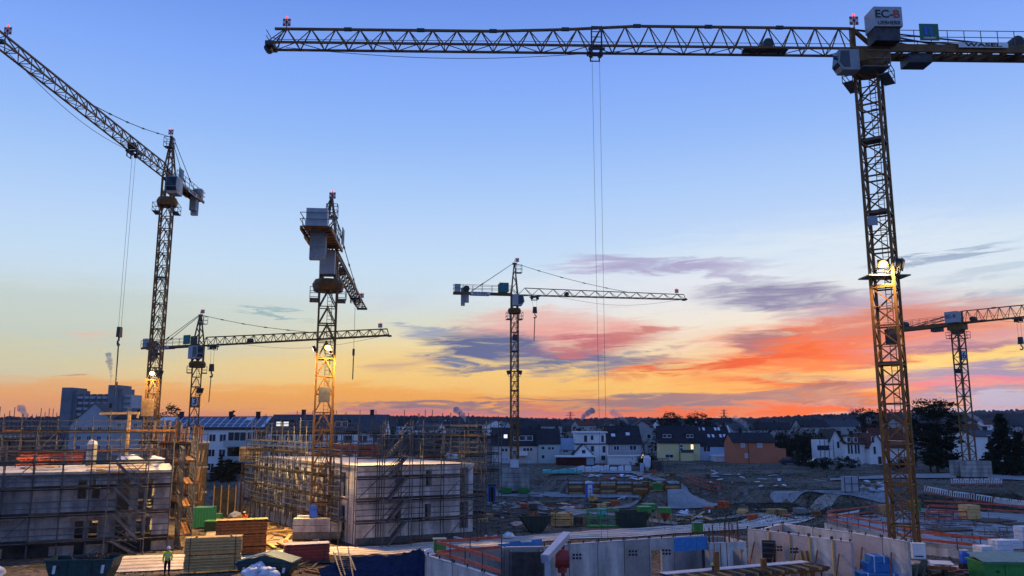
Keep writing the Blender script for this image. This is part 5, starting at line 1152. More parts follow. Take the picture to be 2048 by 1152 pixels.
# big right-hand conifers
p, h = th(1876, 945, 806); pine('huge dark pine right of the big crane mast', p, h, 4.6, 4, 8200, .12, 75, flat=.4)
p, h = th(1862, 944, 850); pine('shorter dark pine merging with the huge one on its left', p, h, 3.0, 14, 3000, .1, 34, flat=.4)
p, h = th(1905, 944, 872); pine('shorter dark pine under the right side of the huge one', p, h, 2.6, 15, 2600, .1, 34, flat=.4)
p, h = th(2012, 950, 825); conifer('tall dark spruce at the right edge', p, h, 3.3, 5, 4200)
p, h = th(1985, 950, 882); conifer('round dark conifer left of the tall right-edge spruce', p, h, 2.6, 6, 2600)
p, h = th(2042, 952, 860); conifer('dark conifer cut by the right edge of the picture', p, h, 2.8, 7, 2400)
Yp = 245
for i, (px, pt, r) in enumerate(((1318, 838, 3.0), (1335, 826, 3.4), (1355, 832, 3.2), (1372, 832, 3.0), (1388, 834, 2.6), (1405, 827, 3.4), (1420, 838, 2.4))):
    p = AT(px, 860, Yp + i % 3 * 6); p.z = 1.5; pine(('first', 'second', 'third', 'fourth', 'fifth', 'sixth', 'seventh')[i] + ' dark pine from the left on the skyline behind the yellow house', p, zof(pt, p.y) - 1.5, r, 40 + i, 1500, .35, 24, group='pines behind the yellow house', flat=.6)
for px, pt, Y, r, lb in ((1733, 819, 230, 4.0, 'round-crowned pine on the skyline above the white terrace'), (1757, 820, 226, 2.6, 'narrow pine beside the round-crowned one above the white terrace')):
    p = AT(px, 860, Y); p.z = 1.5; pine(lb, p, zof(pt, Y) - 1.5, r, px, 2200, .4, 28, flat=.6)
for px, pt, Y, r, lb in ((340, 813, 165, 2.6, 'bushy dark treetop above the solar roof near crane number 3'), (464, 822, 175, 1.2, 'thin dark treetop over the ridge of the solar roof')):
    p = AT(px, 860, Y); p.z = 0; pine(lb, p, zof(pt, Y), r, px, 1500, .5, 20, flat=.6)
rt = random.Random(8)
for i, px in enumerate((1560, 1572, 1584, 1597, 1609, 1622, 1634, 1647, 1660, 1580, 1603, 1628)):
    Y = rt.uniform(195, 225); p = AT(px, 900, Y); p.z = 1.5; bare_tree('dark bare tree in the thicket between the orange house and the white terrace', p, rt.uniform(8, 11.5), 60 + i, 'thicket of bare trees', .6, 5)
for i in range(10):
    px = 1560 + i * 10.5; Y = rt.uniform(186, 205); p = AT(px, 900, Y); p.z = 1.4; pine('dark evergreen shrub in the thicket beside the orange house', p, rt.uniform(4.5, 7.5), rt.uniform(2, 3), 90 + i, 900, .05, 16, group='evergreen shrubs in the thicket', flat=.8)
for i, (px, Y, h) in enumerate(((1288, 215, 9), (1296, 205, 7), (1830, 195, 13), (1812, 205, 11), (108, 150, 8), (95, 160, 9), (1200, 270, 14), (865, 190, 11), (850, 200, 10), (890, 210, 12), (1860, 230, 17), (1665, 260, 12), (1590, 300, 14), (1520, 300, 13), (1000, 330, 13), (1085, 320, 12), (1260, 330, 14), (1470, 260, 12), (780, 210, 12), (120, 200, 10))):
    p = AT(px, 880, Y); p.z = 1.2; bare_tree('leafless winter tree among the houses', p, h, 120 + i, 'leafless trees among the houses', .5, 5)
for i in range(22):
    px = rt.choice((rt.uniform(1285, 1306), rt.uniform(1575, 1690), rt.uniform(1690, 2048), rt.uniform(1690, 1840))); p = G(px, rt.uniform(930, 941), 1.5); pine('dark low hedge bush at the far edge of the site', p, rt.uniform(1.0, 2.2), rt.uniform(1.6, 2.6), 200 + i, 420, .02, 12, group='hedge bushes along the far edge', flat=.9)

# small stacks of material in the yard
rq = random.Random(55)
for i in range(34):
    px, py = rq.choice(((rq.uniform(965, 1130), rq.uniform(1000, 1045)), (rq.uniform(1180, 1290), rq.uniform(1000, 1018)), (rq.uniform(1380, 1640), rq.uniform(1022, 1044)), (rq.uniform(1240, 1420), rq.uniform(945, 958))))
    p = G(px, py, 0 if py > 990 else 1.5); w = rq.uniform(.7, 1.6); d = rq.uniform(.6, 1.2); n = rq.randint(2, 6); m_, nm = rq.choice((('timber', 'timber boards'), ('timber_brown', 'brown planks'), ('galv', 'steel parts'), ('concrete', 'concrete slabs'), ('timber_pale', 'pale boards'), ('red_formwork', 'red formwork sheets')))
    r = thing('material_stack', 'low stack of ' + nm + ' lying in the muddy yard', 'stack', (p.x, p.y, hz(p.x, p.y) + .03), rq.uniform(0, 3.1), 'small stacks in the yard')
    for k in range(n): block('layer', (rq.uniform(-.06, .06), rq.uniform(-.06, .06), .08 + k * .13), (w * rq.uniform(.85, 1), d * rq.uniform(.85, 1), .1), m_, r)
    for x in (-.3, .3): block('bearer', (w * x, 0, .015), (.08, d, .05), 'timber_brown', r)
# ---------------------------------------------------------------- site objects
def GT(px, py):                    # point on the uneven ground under a line of sight
    v = ray(px, py); Y = 36.0
    while Y < 400:
        t = Y / v.y; x, z = v.x * t, HC + v.z * t
        if z <= hz(x, Y) + .02: return Vector((x, Y, hz(x, Y) + .02))
        Y += .25
    return G(px, py, 1.5)
def ang(p, q): return math.atan2(q.y - p.y, q.x - p.x)
def skip(label, p, rz, L, Wd, H, mat, lid=None, marks=True, slope=.55, fill=None, name='skip_container'):
    r = thing(name, label, 'skip', p, rz, 'skips on the site')
    out = [(-L / 2, H), (-L / 2 + slope * .25, H * .62), (-L / 2 + slope, 0), (L / 2 - slope, 0), (L / 2 - slope * .25, H * .62), (L / 2, H)]
    b = MB()
    for y in (-Wd / 2, Wd / 2 - .06): b.extr_y(out, y, y + .06)
    for (x0, z0), (x1, z1) in zip(out, out[1:]): b.hexa([(x0, -Wd / 2 + .06, z0), (x1, -Wd / 2 + .06, z1), (x1, Wd / 2 - .06, z1), (x0, Wd / 2 - .06, z0)] + [(x0 + (.05 if x0 < x1 and z1 > z0 else 0), -Wd / 2 + .06, z0 + .05), (x1, -Wd / 2 + .06, z1 + .05), (x1, Wd / 2 - .06, z1 + .05), (x0, Wd / 2 - .06, z0 + .05)])
    b.build('body', mat, r)
    b = MB()
    for y in (-Wd / 2 - .03, Wd / 2 + .03): b.bar((-L / 2 - .05, y, H), (L / 2 + .05, y, H), .12)
    for x in (-L / 2 - .03, L / 2 + .03): b.bar((x, -Wd / 2, H + .005), (x, Wd / 2, H + .005), .12)
    b.build('rim', mat, r)
    for x in (-L * .18, L * .18): MB().box(x - .06, x + .06, -Wd / 2 - .07, -Wd / 2 - .003, .05, H - .07).build('rib', mat, r)
    for x in (-L * .3, L * .3): MB().cyl((x, -Wd / 2 - .16, H * .72), (x, -Wd / 2, H * .72), .07, n=8).build('lifting_pin', 'dark_steel', r)
    if marks:
        for x in (-L * .36, L * .36):
            o = MB().hexa([(x - .1, -Wd / 2 - .02, H * .45), (x + .08, -Wd / 2 - .02, H * .45), (x + .08, -Wd / 2 - .005, H * .45), (x - .1, -Wd / 2 - .005, H * .45), (x - .05, -Wd / 2 - .02, H * .8), (x + .13, -Wd / 2 - .02, H * .8), (x + .13, -Wd / 2 - .005, H * .8), (x - .05, -Wd / 2 - .005, H * .8)]).build('reflector', 'plastic_white', r)
    if lid == 'hip':
        k = L * .28
        for s in (-1, 1): MB().hexa([(s * .02, -Wd / 2, H + .62), (s * (L / 2 + .05), -Wd / 2 - .05, H + .1), (s * (L / 2 + .05), Wd / 2 + .05, H + .1), (s * .02, Wd / 2, H + .62), (s * .02, -Wd / 2, H + .68), (s * (L / 2 + .05), -Wd / 2 - .05, H + .16), (s * (L / 2 + .05), Wd / 2 + .05, H + .16), (s * .02, Wd / 2, H + .68)]).build('lid', 'teal_lid', r)
        MB().extr_y([(-L / 2, H + .08), (L / 2, H + .08), (0, H + .6)], -Wd / 2 + .03, -Wd / 2 + .08).build('gable_plate', mat, r)
    if lid == 'flat':
        for s in (-1, 1): MB().hexa([(min(0, s * L / 2), -Wd / 2 - .05, H + .07), (max(0, s * L / 2), -Wd / 2 - .05, H + .07), (max(0, s * L / 2), Wd / 2, H + .35), (min(0, s * L / 2), Wd / 2, H + .35), (min(0, s * L / 2) + .01, -Wd / 2 - .05, H + .12), (max(0, s * L / 2) - .01, -Wd / 2 - .05, H + .12), (max(0, s * L / 2) - .01, Wd / 2, H + .4), (min(0, s * L / 2) + .01, Wd / 2, H + .4)]).build('lid', 'teal_lid', r)
    if fill:
        rr = random.Random(int(L * 99))
        for i in range(14): piece('scrap', (rr.uniform(-L * .35, L * .3), rr.uniform(-Wd * .35, Wd * .35), H * .75), (rr.uniform(-L * .35, L * .35), rr.uniform(-Wd * .35, Wd * .35), H + rr.uniform(-.1, .35)), rr.uniform(.05, .16), rr.choice(fill), r)
    return r
p = G(166, 1163); skip('dark teal open skip with white reflectors at lower left', p, R(6), 4.1, 1.9, 1.45, 'teal_skip', fill=('timber_grey', 'dark_steel'))
p = G(536, 1154); skip('dark teal skip with a pale hipped lid beside the timber stacks', p, R(-3), 3.7, 1.9, .95, 'teal_skip', 'hip')
p = G(1070, 1062); skip('open dark green skip standing alone beyond the dirt road', p, R(10), 2.9, 1.9, 1.45, 'green_dark', fill=('timber_brown', 'rust'), marks=False, slope=.9)
p = G(1262, 1053); skip('dark green skip behind the bright green frame', p, R(2), 2.9, 1.8, 1.45, 'green_dark', slope=.12, marks=False)
p = G(2024, 1176); skip('bright green lidded container at the lower right corner', p, R(-4), 4.2, 2.1, 1.6, 'green_paint', 'flat', False, .15)

ALT = {'timber_pale': 'timber', 'timber_brown': 'rust', 'timber_red': 'red_paint'}
def bundle(parent, L, Wd, H, n, mat, z0, name='board', strap=True, dx=0, ends=None):
    t = H / n
    for i in range(n): block(name, (dx, 0, z0 + t * (i + .5)), (L - random.uniform(0, .12), Wd + random.uniform(-.1, .0), t * .78), ((mat if i % 2 else ALT.get(mat, mat)) if i % 5 else ends or mat), parent)
    if strap:
        for x in (-L * .4, L * .38): MB().box(dx + x - .02, dx + x + .02, -Wd / 2 - .012, Wd / 2 + .012, z0 - .0, z0 + H + .012).build('strap', 'dark_steel', parent)
def stack(label, p, q, Wd, rows, mat, name='timber_stack', ends=None, top=None):
    rz = ang(p, q); L = (q - p).length; r = thing(name, label, 'timber stack', (p + q) / 2, rz, 'stacks of boards')
    z = .12
    for x in (-L * .3, L * .3): block('bearer', (x, 0, .05), (.1, Wd, .1), 'timber_brown', r)
    for H, n in rows:
        bundle(r, L, Wd, H, n, mat, z, ends=ends); z += H
        for x in (-L * .3, L * .3): block('bearer', (x, 0, z + .04), (.1, Wd * .95, .08), 'timber_brown', r)
        z += .09
    if top: block('cover_sheet', (0, 0, z + .0), (L, Wd, .02), top, r)
    return r
stack('two pale yellow bundles of formwork boards, nearest stack', G(366, 1147), G(482, 1141), 1.0, ((1.05, 11), (1.12, 12)), 'timber_pale')
sb = stack('brown bundles of formwork boards just behind the pale yellow stack', G(428, 1112), G(532, 1107), 1.2, ((.5, 5), (.85, 8), (.95, 9)), 'timber_brown', top='timber')
stack('dark red bundle of formwork boards with a pink top', G(566, 1127), G(657, 1122), 1.3, ((1.15, 10),), 'timber_red', top='plaster_pink')
stack('stack of pale planks between the open skip and the green frame', G(1104, 1053), G(1144, 1052), 1.2, ((.55, 6), (.55, 6)), 'timber_pale')
stack('small stack of grey planks right of the pale planks', G(1148, 1051), G(1166, 1051), 1.0, ((.75, 8),), 'timber_grey')

# people ---------------------------------------------------------------------
def person(label, loc, rz, J, E, mats, helmet, scale=1.0):
    """J: joint -> (x,y,z,radius); E: (a,b,material index)"""
    t = thing('person', label, 'person', loc, rz)
    names = list(J); me = bpy.data.meshes.new('body'); me.from_pydata([Vector(J[n][:3]) * scale for n in names], [(names.index(a), names.index(b_)) for a, b_, _ in E], [])
    o = bpy.data.objects.new('body', me); C.objects.link(o)
    md = o.modifiers.new('Skin', 'SKIN'); md.use_smooth_shade = True
    for i, n in enumerate(names):
        sv = me.skin_vertices[0].data[i]; sv.radius = (J[n][3] * scale,) * 2; sv.use_root = (n == 'pelvis')
    o.modifiers.new('Sub', 'SUBSURF').levels = 1; o.modifiers['Sub'].render_levels = 1
    bpy.context.view_layer.update(); m2 = bpy.data.meshes.new_from_object(o.evaluated_get(bpy.context.evaluated_depsgraph_get()))
    bpy.data.objects.remove(o, do_unlink=True)
    m2.materials.clear()
    for m_ in mats: m2.materials.append(MATS[m_])
    sg = [(Vector(J[a][:3]) * scale, Vector(J[b_][:3]) * scale, mi) for a, b_, mi in E]
    for f in m2.polygons:
        c = f.center; best = 9
        for a, b_, mi in sg:
            d = b_ - a; k = max(0, min(1, (c - a).dot(d) / d.length_squared)); l = (c - a - d * k).length
            if l < best: best, f.material_index = l, mi
        f.use_smooth = True
    ob('body', m2, t)
    h = Vector(J['head'][:3]) * scale; b = MB()
    n = 10
    for lv in range(4):
        a = math.pi / 2 * lv / 4
        for i in range(n): b.v.append((h.x + .135 * math.cos(a) * math.cos(6.283 * i / n), h.y + .15 * math.cos(a) * math.sin(6.283 * i / n), h.z + .04 + .15 * math.sin(a)))
    b.v.append((h.x, h.y, h.z + .195))
    for lv in range(3):
        for i in range(n): c = (i + 1) % n; b.f.append((lv * n + i, lv * n + c, lv * n + n + c, lv * n + n + i)); b.m.append(0)
    for i in range(n): b.f.append((3 * n + i, 3 * n + (i + 1) % n, 4 * n)); b.m.append(0)
    b.box(h.x - .11, h.x + .11, h.y - .22, h.y - .1, h.z + .035, h.z + .055)
    b.build('helmet', helmet, t, smooth=True)
    f = MB()
    for s in (-1, 1): f.cyl((h.x + s * .04, h.y - .105, h.z + .0), (h.x + s * .04, h.y - .125, h.z + .0), .014, n=6)
    f.bar((h.x - .03, h.y - .1, h.z - .085), (h.x + .03, h.y - .1, h.z - .085), .02, .012); f.bar((h.x, h.y - .10, h.z), (h.x, h.y - .135, h.z - .04), .025)
    for s in (-1, 1): f.box(h.x + s * .105 - .012, h.x + s * .105 + .012, h.y - .02, h.y + .03, h.z - .05, h.z + .03)
    f.build('face', 'skin', t)
    return t
def hand(J, E, nm, w, d, side, mi):
    w, d = Vector(w), Vector(d).normalized(); sd = Vector((0, 1, 0)) if abs(d.y) < .8 else Vector((1, 0, 0)); sd = (sd - d * sd.dot(d)).normalized()
    J[nm + 'palm'] = (*(w + d * .08), .03); E.append((nm, nm + 'palm', mi))
    for i, (o_, l) in enumerate(((-.03, .07), (-.01, .085), (.012, .08), (.032, .06))):
        a = w + d * .12 + sd * o_; c = a + d * l * .6 + Vector((0, -.015, 0)); e = a + d * l + Vector((0, -.035, 0)); J[f'{nm}f{i}'] = (*a, .009); J[f'{nm}g{i}'] = (*c, .009); J[f'{nm}h{i}'] = (*e, .008); E += [(nm + 'palm', f'{nm}f{i}', mi), (f'{nm}f{i}', f'{nm}g{i}', mi), (f'{nm}g{i}', f'{nm}h{i}', mi)]
    a = w + d * .04 - sd * .05; J[nm + 'th'] = (*a, .01); J[nm + 'ti'] = (*(a + d * .05 - sd * .01), .009); E += [(nm, nm + 'th', mi), (nm + 'th', nm + 'ti', mi)]
def stand_pose(elb=.12):
    J = dict(pelvis=(0, 0, .95, .15), belly=(0, 0, 1.12, .155), chest=(0, 0, 1.32, .17), neckb=(0, 0, 1.48, .075), neck=(0, -.01, 1.54, .055), head=(0, -.02, 1.65, .105),
             shL=(-.19, 0, 1.42, .075), elL=(-.27, .03, 1.15, .055), wrL=(-.27, -.06, .92, .038), shR=(.19, 0, 1.42, .075), elR=(.27, .03, 1.15, .055), wrR=(.2, -.18, 1.02, .038),
             hpL=(-.1, 0, .88, .11), knL=(-.12, -.02, .5, .075), anL=(-.12, .02, .1, .05), toL=(-.14, -.16, .04, .045), hpR=(.1, 0, .88, .11), knR=(.12, -.02, .5, .075), anR=(.12, .02, .1, .05), toR=(.14, -.16, .04, .045))
    E = [('pelvis', 'belly', 0), ('belly', 'chest', 0), ('chest', 'neckb', 0), ('neckb', 'neck', 2), ('neck', 'head', 2), ('chest', 'shL', 0), ('shL', 'elL', 0), ('elL', 'wrL', 0), ('chest', 'shR', 0), ('shR', 'elR', 0), ('elR', 'wrR', 0),
         ('pelvis', 'hpL', 1), ('hpL', 'knL', 1), ('knL', 'anL', 1), ('anL', 'toL', 1), ('pelvis', 'hpR', 1), ('hpR', 'knR', 1), ('knR', 'anR', 1), ('anR', 'toR', 1)]
    hand(J, E, 'wrL', J['wrL'][:3], (0, -.25, -1), -1, 2); hand(J, E, 'wrR', J['wrR'][:3], (-.3, -.9, -.2), 1, 2)
    return J, E
J, E = stand_pose(); wk = person('worker in yellow-green jacket and white helmet standing on the dirt road', G(333, 1152), R(35), J, E, ['hivis', 'navy', 'skin'], 'helmet_white', 1.06)
for z_ in (1.12, 1.30): MB().cyl((0, 0, z_ * 1.06), (0, 0, z_ * 1.06 + .05), .195, n=14, cap=False).build('reflective_band', 'plastic_white', wk)
def crouch_pose():
    J = dict(pelvis=(0, .1, .42, .15), belly=(0, .02, .58, .155), chest=(0, -.1, .76, .165), neckb=(0, -.17, .9, .07), neck=(0, -.2, .95, .055), head=(0, -.25, 1.05, .105),
             shL=(-.19, -.12, .84, .075), elL=(-.24, -.25, .62, .055), wrL=(-.14, -.42, .55, .038), shR=(.19, -.12, .84, .075), elR=(.24, -.25, .62, .055), wrR=(.12, -.42, .5, .038),
             hpL=(-.11, .08, .4, .11), knL=(-.17, -.3, .5, .075), anL=(-.15, -.12, .1, .05), toL=(-.15, -.3, .04, .045), hpR=(.11, .08, .4, .11), knR=(.17, -.3, .5, .075), anR=(.15, -.12, .1, .05), toR=(.15, -.3, .04, .045))
    _, E = stand_pose(); E = [e for e in E if not any(c in e[0][2:] + e[1][3:] for c in ('palm', 'f', 'g', 'h', 't')) or (e[0] in J and e[1] in J)]; E = [e for e in E if e[0] in J and e[1] in J]
    hand(J, E, 'wrL', J['wrL'][:3], (.3, -.8, -.4), -1, 2); hand(J, E, 'wrR', J['wrR'][:3], (-.3, -.8, -.4), 1, 2)
    return J, E
J, E = crouch_pose(); person('crouching worker in orange-red clothing and white helmet among the warm lit timber', G(488, 1052), R(15), J, E, ['orange_cloth', 'navy', 'skin'], 'helmet_white', 1.25)

# right-hand ground-floor shell of precast wall panels --------------------------
blkR = thing('precast_shell', 'unroofed ground floor of grey-mauve precast wall panels in the right foreground', 'building', G(1140, 1089, 0) * 1)
bR = blkR.location.copy()
def panels(pts, z1, z0=0, th=.2, doors=(), mats=('precast',), parent=blkR, base=bR, strip_=True):
    for i, (a, c) in enumerate(zip(pts, pts[1:])):
        P_, Q_ = G(a[0], a[1], z1), G(c[0], c[1], z1); P_.z = Q_.z = 0; d = (Q_ - P_); L = d.length - .05; off = d.normalized() * .025
        ops = [(f0 * L, f1 * L, zz0, zz1) for (k, f0, f1, zz0, zz1) in doors if k == i]
        o = wall_mesh(L, z0, z1 - (.0 if i % 2 else .03), th, ops).build('wall_panel', mats[i % len(mats)], parent, (P_.x + off.x - base.x, P_.y + off.y - base.y, 0), ang(P_, Q_))
        if strip_: MB().box(0, L, -.012, th + .012, z1 + .002, z1 + .03).build('top_strip', 'frost', o)
        if i: MB().box(-.10, -.02, .03, th - .03, z0, z1 - .06).build('joint', 'timber_brown', o)
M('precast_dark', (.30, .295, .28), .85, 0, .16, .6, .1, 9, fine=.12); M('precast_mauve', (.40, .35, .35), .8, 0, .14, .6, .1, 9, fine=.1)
W1 = [(1086, 1094), (1138, 1089), (1195, 1085), (1248, 1081.5), (1298, 1078), (1348, 1075), (1413, 1070.5)]
panels(W1, 2.8, doors=((4, .06, .5, 0, 2.1),), mats=('precast', 'precast', 'precast', 'precast_dark', 'precast', 'precast_mauve'))
W3 = [(1494, 1058), (1536, 1062.5), (1578, 1068), (1618, 1073.5), (1664, 1079.5), (1702, 1085)]
panels(W3, 2.8, mats=('precast', 'precast_mauve', 'precast_mauve', 'precast', 'precast_mauve'))
W4 = [(1526, 1059), (1565, 1048.5), (1625, 1056), (1702, 1066), (1764, 1076), (1815, 1084)]
panels(W4, 2.8, mats=('precast_mauve', 'precast', 'precast', 'precast_mauve', 'precast'))
W0 = [(853, 1112), (905, 1127), (965, 1146), (1040, 1172)]; panels(W0, 2.8, mats=('precast', 'precast', 'precast'), doors=((1, .25, .42, 1.2, 2.0),))
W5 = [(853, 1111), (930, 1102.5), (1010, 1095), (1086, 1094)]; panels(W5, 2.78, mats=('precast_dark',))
for px, py in W3[1:-1]: p = G(px, py, 2.8); piece('timber_stud', (p.x - bR.x, p.y - bR.y - .08, 0), (p.x - bR.x, p.y - bR.y - .08, 2.75), .12, 'timber_pale', blkR)
for px, py, Yw_ in ((1266, 1106, 52.7), (1333, 1104, 53.8), (1556, 1097, 55.9), (1588, 1101, 54.9), (1154, 1113, 51.1)):
    c_ = AT(px, py, Yw_ - .12)
    for i in range(3):
        for j in range(2): block('recess_box', (c_.x - bR.x + (i - 1) * .2, c_.y - bR.y, c_.z + (j - .5) * .2), (.13, .08, .12), 'black_print', blkR, .12)
for k, pts in enumerate((W1, W3, W4, W0)):
    for a, c in zip(pts, pts[1:]):
        P_, Q_ = G(a[0], a[1], 2.8), G(c[0], c[1], 2.8)
        for f in (.04, .5, .97): p = P_.lerp(Q_, f); piece('lifting_anchor', (p.x - bR.x, p.y - bR.y + .1, 2.75), (p.x - bR.x + .03, p.y - bR.y + .1, 3.0), .08, 'dark_steel', blkR)
        if k in (1, 2):
            p = P_.lerp(Q_, .35); o = piece('wall_prop', (p.x - 1.1, p.y - 1.7, .05), (p.x - .05, p.y - .06, 2.0), .09, 'rust', None, kind='cyl'); tag(o, 'slanted steel prop bracing a precast wall panel', 'prop', 'props bracing the precast walls')
p, q = G(1349, 1074, 3.2), G(1416, 1070, 3.2); r = thing('insulation_strip', 'blue insulation boards standing above the precast wall', 'insulation', (p.x, p.y + .35, 0), ang(p, q)); Lq = (q - p).length
for i in range(3): block('foam_board', (Lq * (i + .5) / 3, 0, 2.68), (Lq / 3 - .02, .1, .8), 'blue_foam', r)
# lift core with door and rebar
p, q = G(1418, 1086, 2.7), G(1492, 1083, 2.7); p.z = q.z = 0; r = thing('lift_core', 'pale concrete lift core with a dark doorway and rebar sticking up', 'concrete core', p, ang(p, q)); Lq = (q - p).length
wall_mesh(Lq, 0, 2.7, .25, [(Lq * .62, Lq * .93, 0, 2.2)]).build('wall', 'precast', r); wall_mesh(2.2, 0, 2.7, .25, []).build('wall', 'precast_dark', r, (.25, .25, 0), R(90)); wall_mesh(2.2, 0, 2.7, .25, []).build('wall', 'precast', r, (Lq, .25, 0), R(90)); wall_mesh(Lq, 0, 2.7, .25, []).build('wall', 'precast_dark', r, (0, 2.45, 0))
for i in range(3): MB().box(Lq * (.12 + i * .17), Lq * (.12 + i * .17) + .05, -.02, -.003, 0, 2.68).build('board_joint', 'timber_brown', r)
rr = random.Random(3)
for i in range(34): x, y = rr.choice(((rr.uniform(.05, Lq), .12), (rr.uniform(.05, Lq), 2.55), (.12, rr.uniform(0, 2.5)), (Lq - .12, rr.uniform(0, 2.5)))); piece('rebar', (x, y, 2.6), (x + rr.uniform(-.05, .05), y, 2.7 + rr.uniform(.3, 1.0)), .025, 'rust', r)
for x in (.1, .35, 1.2, 1.5, 2.1): piece('rebar_cage_post', (x, .12, 2.6), (x, .12, 2.7 + rr.uniform(.9, 1.5)), .06, 'dark_steel', r)
# red guard rails along walls
def guard(label, pts, z, hs=(.5, 1.05), mat='red_rail', hh=.16, name='guard_rail_fence', w=.04, step=1.6):
    P_ = [G(x, y, z) for x, y in pts]; r = thing(name, label, 'guard rail', P_[0], 0, 'red guard rails')
    for a, c in zip(P_, P_[1:]):
        for h in hs: piece('rail_board', a - P_[0] + Vector((0, 0, h)), c - P_[0] + Vector((0, 0, h)), w, mat, r, h=hh)
        n = max(1, int((c - a).length / step))
        for i in range(n + 1): s = a.lerp(c, i / n) - P_[0]; piece('rail_post', s + Vector((0, 0, -.3)), s + Vector((0, 0, hs[-1] + .15)), .05, 'dark_steel', r)
    return r
guard('red guard rail along the near left wall of the ground-floor shell', [(872, 1112), (930, 1129), (1003, 1153)], 2.85, (.2, .75))
guard('red guard rail along the back of the near left room', [(872, 1110), (940, 1104), (1003, 1099)], 2.85, (.15, .7))
slab = [(1652, 1040), (1845, 1016), (2075, 1030), (2190, 1062), (2016, 1104), (1826, 1082)]
ZS = .9; sp_ = [G(x, y, ZS) for x, y in slab]; r = thing('slab_deck', 'raised grey floor slab on walls ringed by red rails behind the big crane', 'floor deck', (sp_[0].x, sp_[0].y, 0))
MB().prism([(p.x - sp_[0].x, p.y - sp_[0].y) for p in sp_[::-1]], ZS - .28, ZS).build('slab', 'concrete', r)
for a, c in zip(sp_, sp_[1:] + sp_[:1]): d = c - a; wall_mesh(d.length, 0, ZS - .285, .2, [(i * 3 + 1, i * 3 + 2.1, -.4, -.2) for i in range(int(d.length / 3.2))]).build('wall', 'precast', r, (a.x - sp_[0].x, a.y - sp_[0].y, 0), ang(a, c))
ctr = sum(sp_, Vector()) / 6
rd = random.Random(11)
for i in range(130):          # reinforcing mesh bars and boards over the slab
    u, v = rd.random(), rd.random(); p = sp_[0].lerp(sp_[4], u * .9 + .05).lerp(sp_[1].lerp(sp_[3], u * .9 + .05), v * .8 + .1); d = (sp_[3] - sp_[0]).normalized() if rd.random() < .6 else (sp_[1] - sp_[5]).normalized(); l = rd.uniform(1, 4); h = rd.uniform(.03, .12)
    piece('mesh_bar', p - sp_[0] + Vector((0, 0, h + ZS)) - d * l / 2, p - sp_[0] + Vector((0, 0, h + ZS)) + d * l / 2, rd.choice((.04, .05, .12)), rd.choice(('rust', 'rust', 'dark_steel', 'timber_grey')), r, h=.05)
for i in range(60): u, v = rd.random(), rd.random(); p = sp_[0].lerp(sp_[4], u).lerp(sp_[1].lerp(sp_[3], u), v); piece('starter_bar', p - sp_[0] + Vector((0, 0, ZS)), p - sp_[0] + Vector((0, 0, ZS + rd.uniform(.3, .9))), .03, 'rust', r)
for (px, py, sx, sy) in ((1985, 1042, 3.6, 2.2), (2045, 1050, 3, 2), (1900, 1060, 3.4, 1.8)): p = G(px, py, ZS + .03); block('formwork_panel', (p.x - sp_[0].x, p.y - sp_[0].y, ZS + .09), (sx, sy, .1), 'timber_grey', r, .3)
guard('red guard rail along the far left edge of the slab deck', [(1654, 1040), (1740, 1029), (1843, 1016)], ZS, (.25, .8))
guard('red guard rail along the far right edge of the slab deck', [(1848, 1016), (1945, 1021), (2070, 1030)], ZS, (.25, .8))
guard('red guard rail running in front of the big crane mast', [(1654, 1043), (1740, 1060), (1826, 1080)], ZS, (.25, .8))
guard('red guard rail along the near edge of the slab deck', [(1830, 1084), (1915, 1093), (2012, 1104)], ZS, (.25, .8), hh=.22)
guard('inner red guard rail round the opening in the slab deck', [(1860, 1026), (1930, 1029), (1935, 1040), (1850, 1044), (1860, 1026)], ZS, (.3, .8))
for px, py, z, s, m_, lb in ((1771, 1029, ZS + .03, .95, 'timber', 'small wooden crate at the far edge of the slab deck'), (1828, 1022, ZS + .03, 1.0, 'green_paint', 'green crate behind the big crane mast'), (1940, 1038, ZS + .03, 1.3, 'timber_pale', 'yellowish mesh crate on the slab deck')):
    p = G(px, py, z); c_ = thing('crate', lb, 'crate', p, .2)
    for k in range(4): block('slat', (0, -s / 2, s * (k + .5) / 4), (s, .04, s / 4 - .03), m_, c_); block('slat', (s / 2, 0, s * (k + .5) / 4), (.04, s, s / 4 - .03), m_, c_); block('slat', (-s / 2, 0, s * (k + .5) / 4), (.04, s, s / 4 - .03), m_, c_)
    block('lid', (0, 0, s + .02), (s + .05, s + .05, .04), m_, c_)
# red ramp rail
def guard3(label, pts, hs, mat='red_rail', hh=.14):
    P_ = [GT(x, y) for x, y in pts]; r = thing('guard_rail_fence', label, 'guard rail', P_[0], 0, 'red guard rails')
    for a, c in zip(P_, P_[1:]):
        for h in hs: piece('rail_board', a - P_[0] + Vector((0, 0, h)), c - P_[0] + Vector((0, 0, h)), .05, mat, r, h=hh)
        n = max(1, int((c - a).length / 1.5))
        for i in range(n + 1): s = a.lerp(c, i / n) - P_[0]; piece('rail_post', s + Vector((0, 0, -.2)), s + Vector((0, 0, hs[-1] + .1)), .12, mat, r)
guard3('red-white ramp railing beside the pale path in the middle distance', [(1372, 964), (1400, 976), (1424, 985), (1440, 985)], (.25, .75, 1.25))
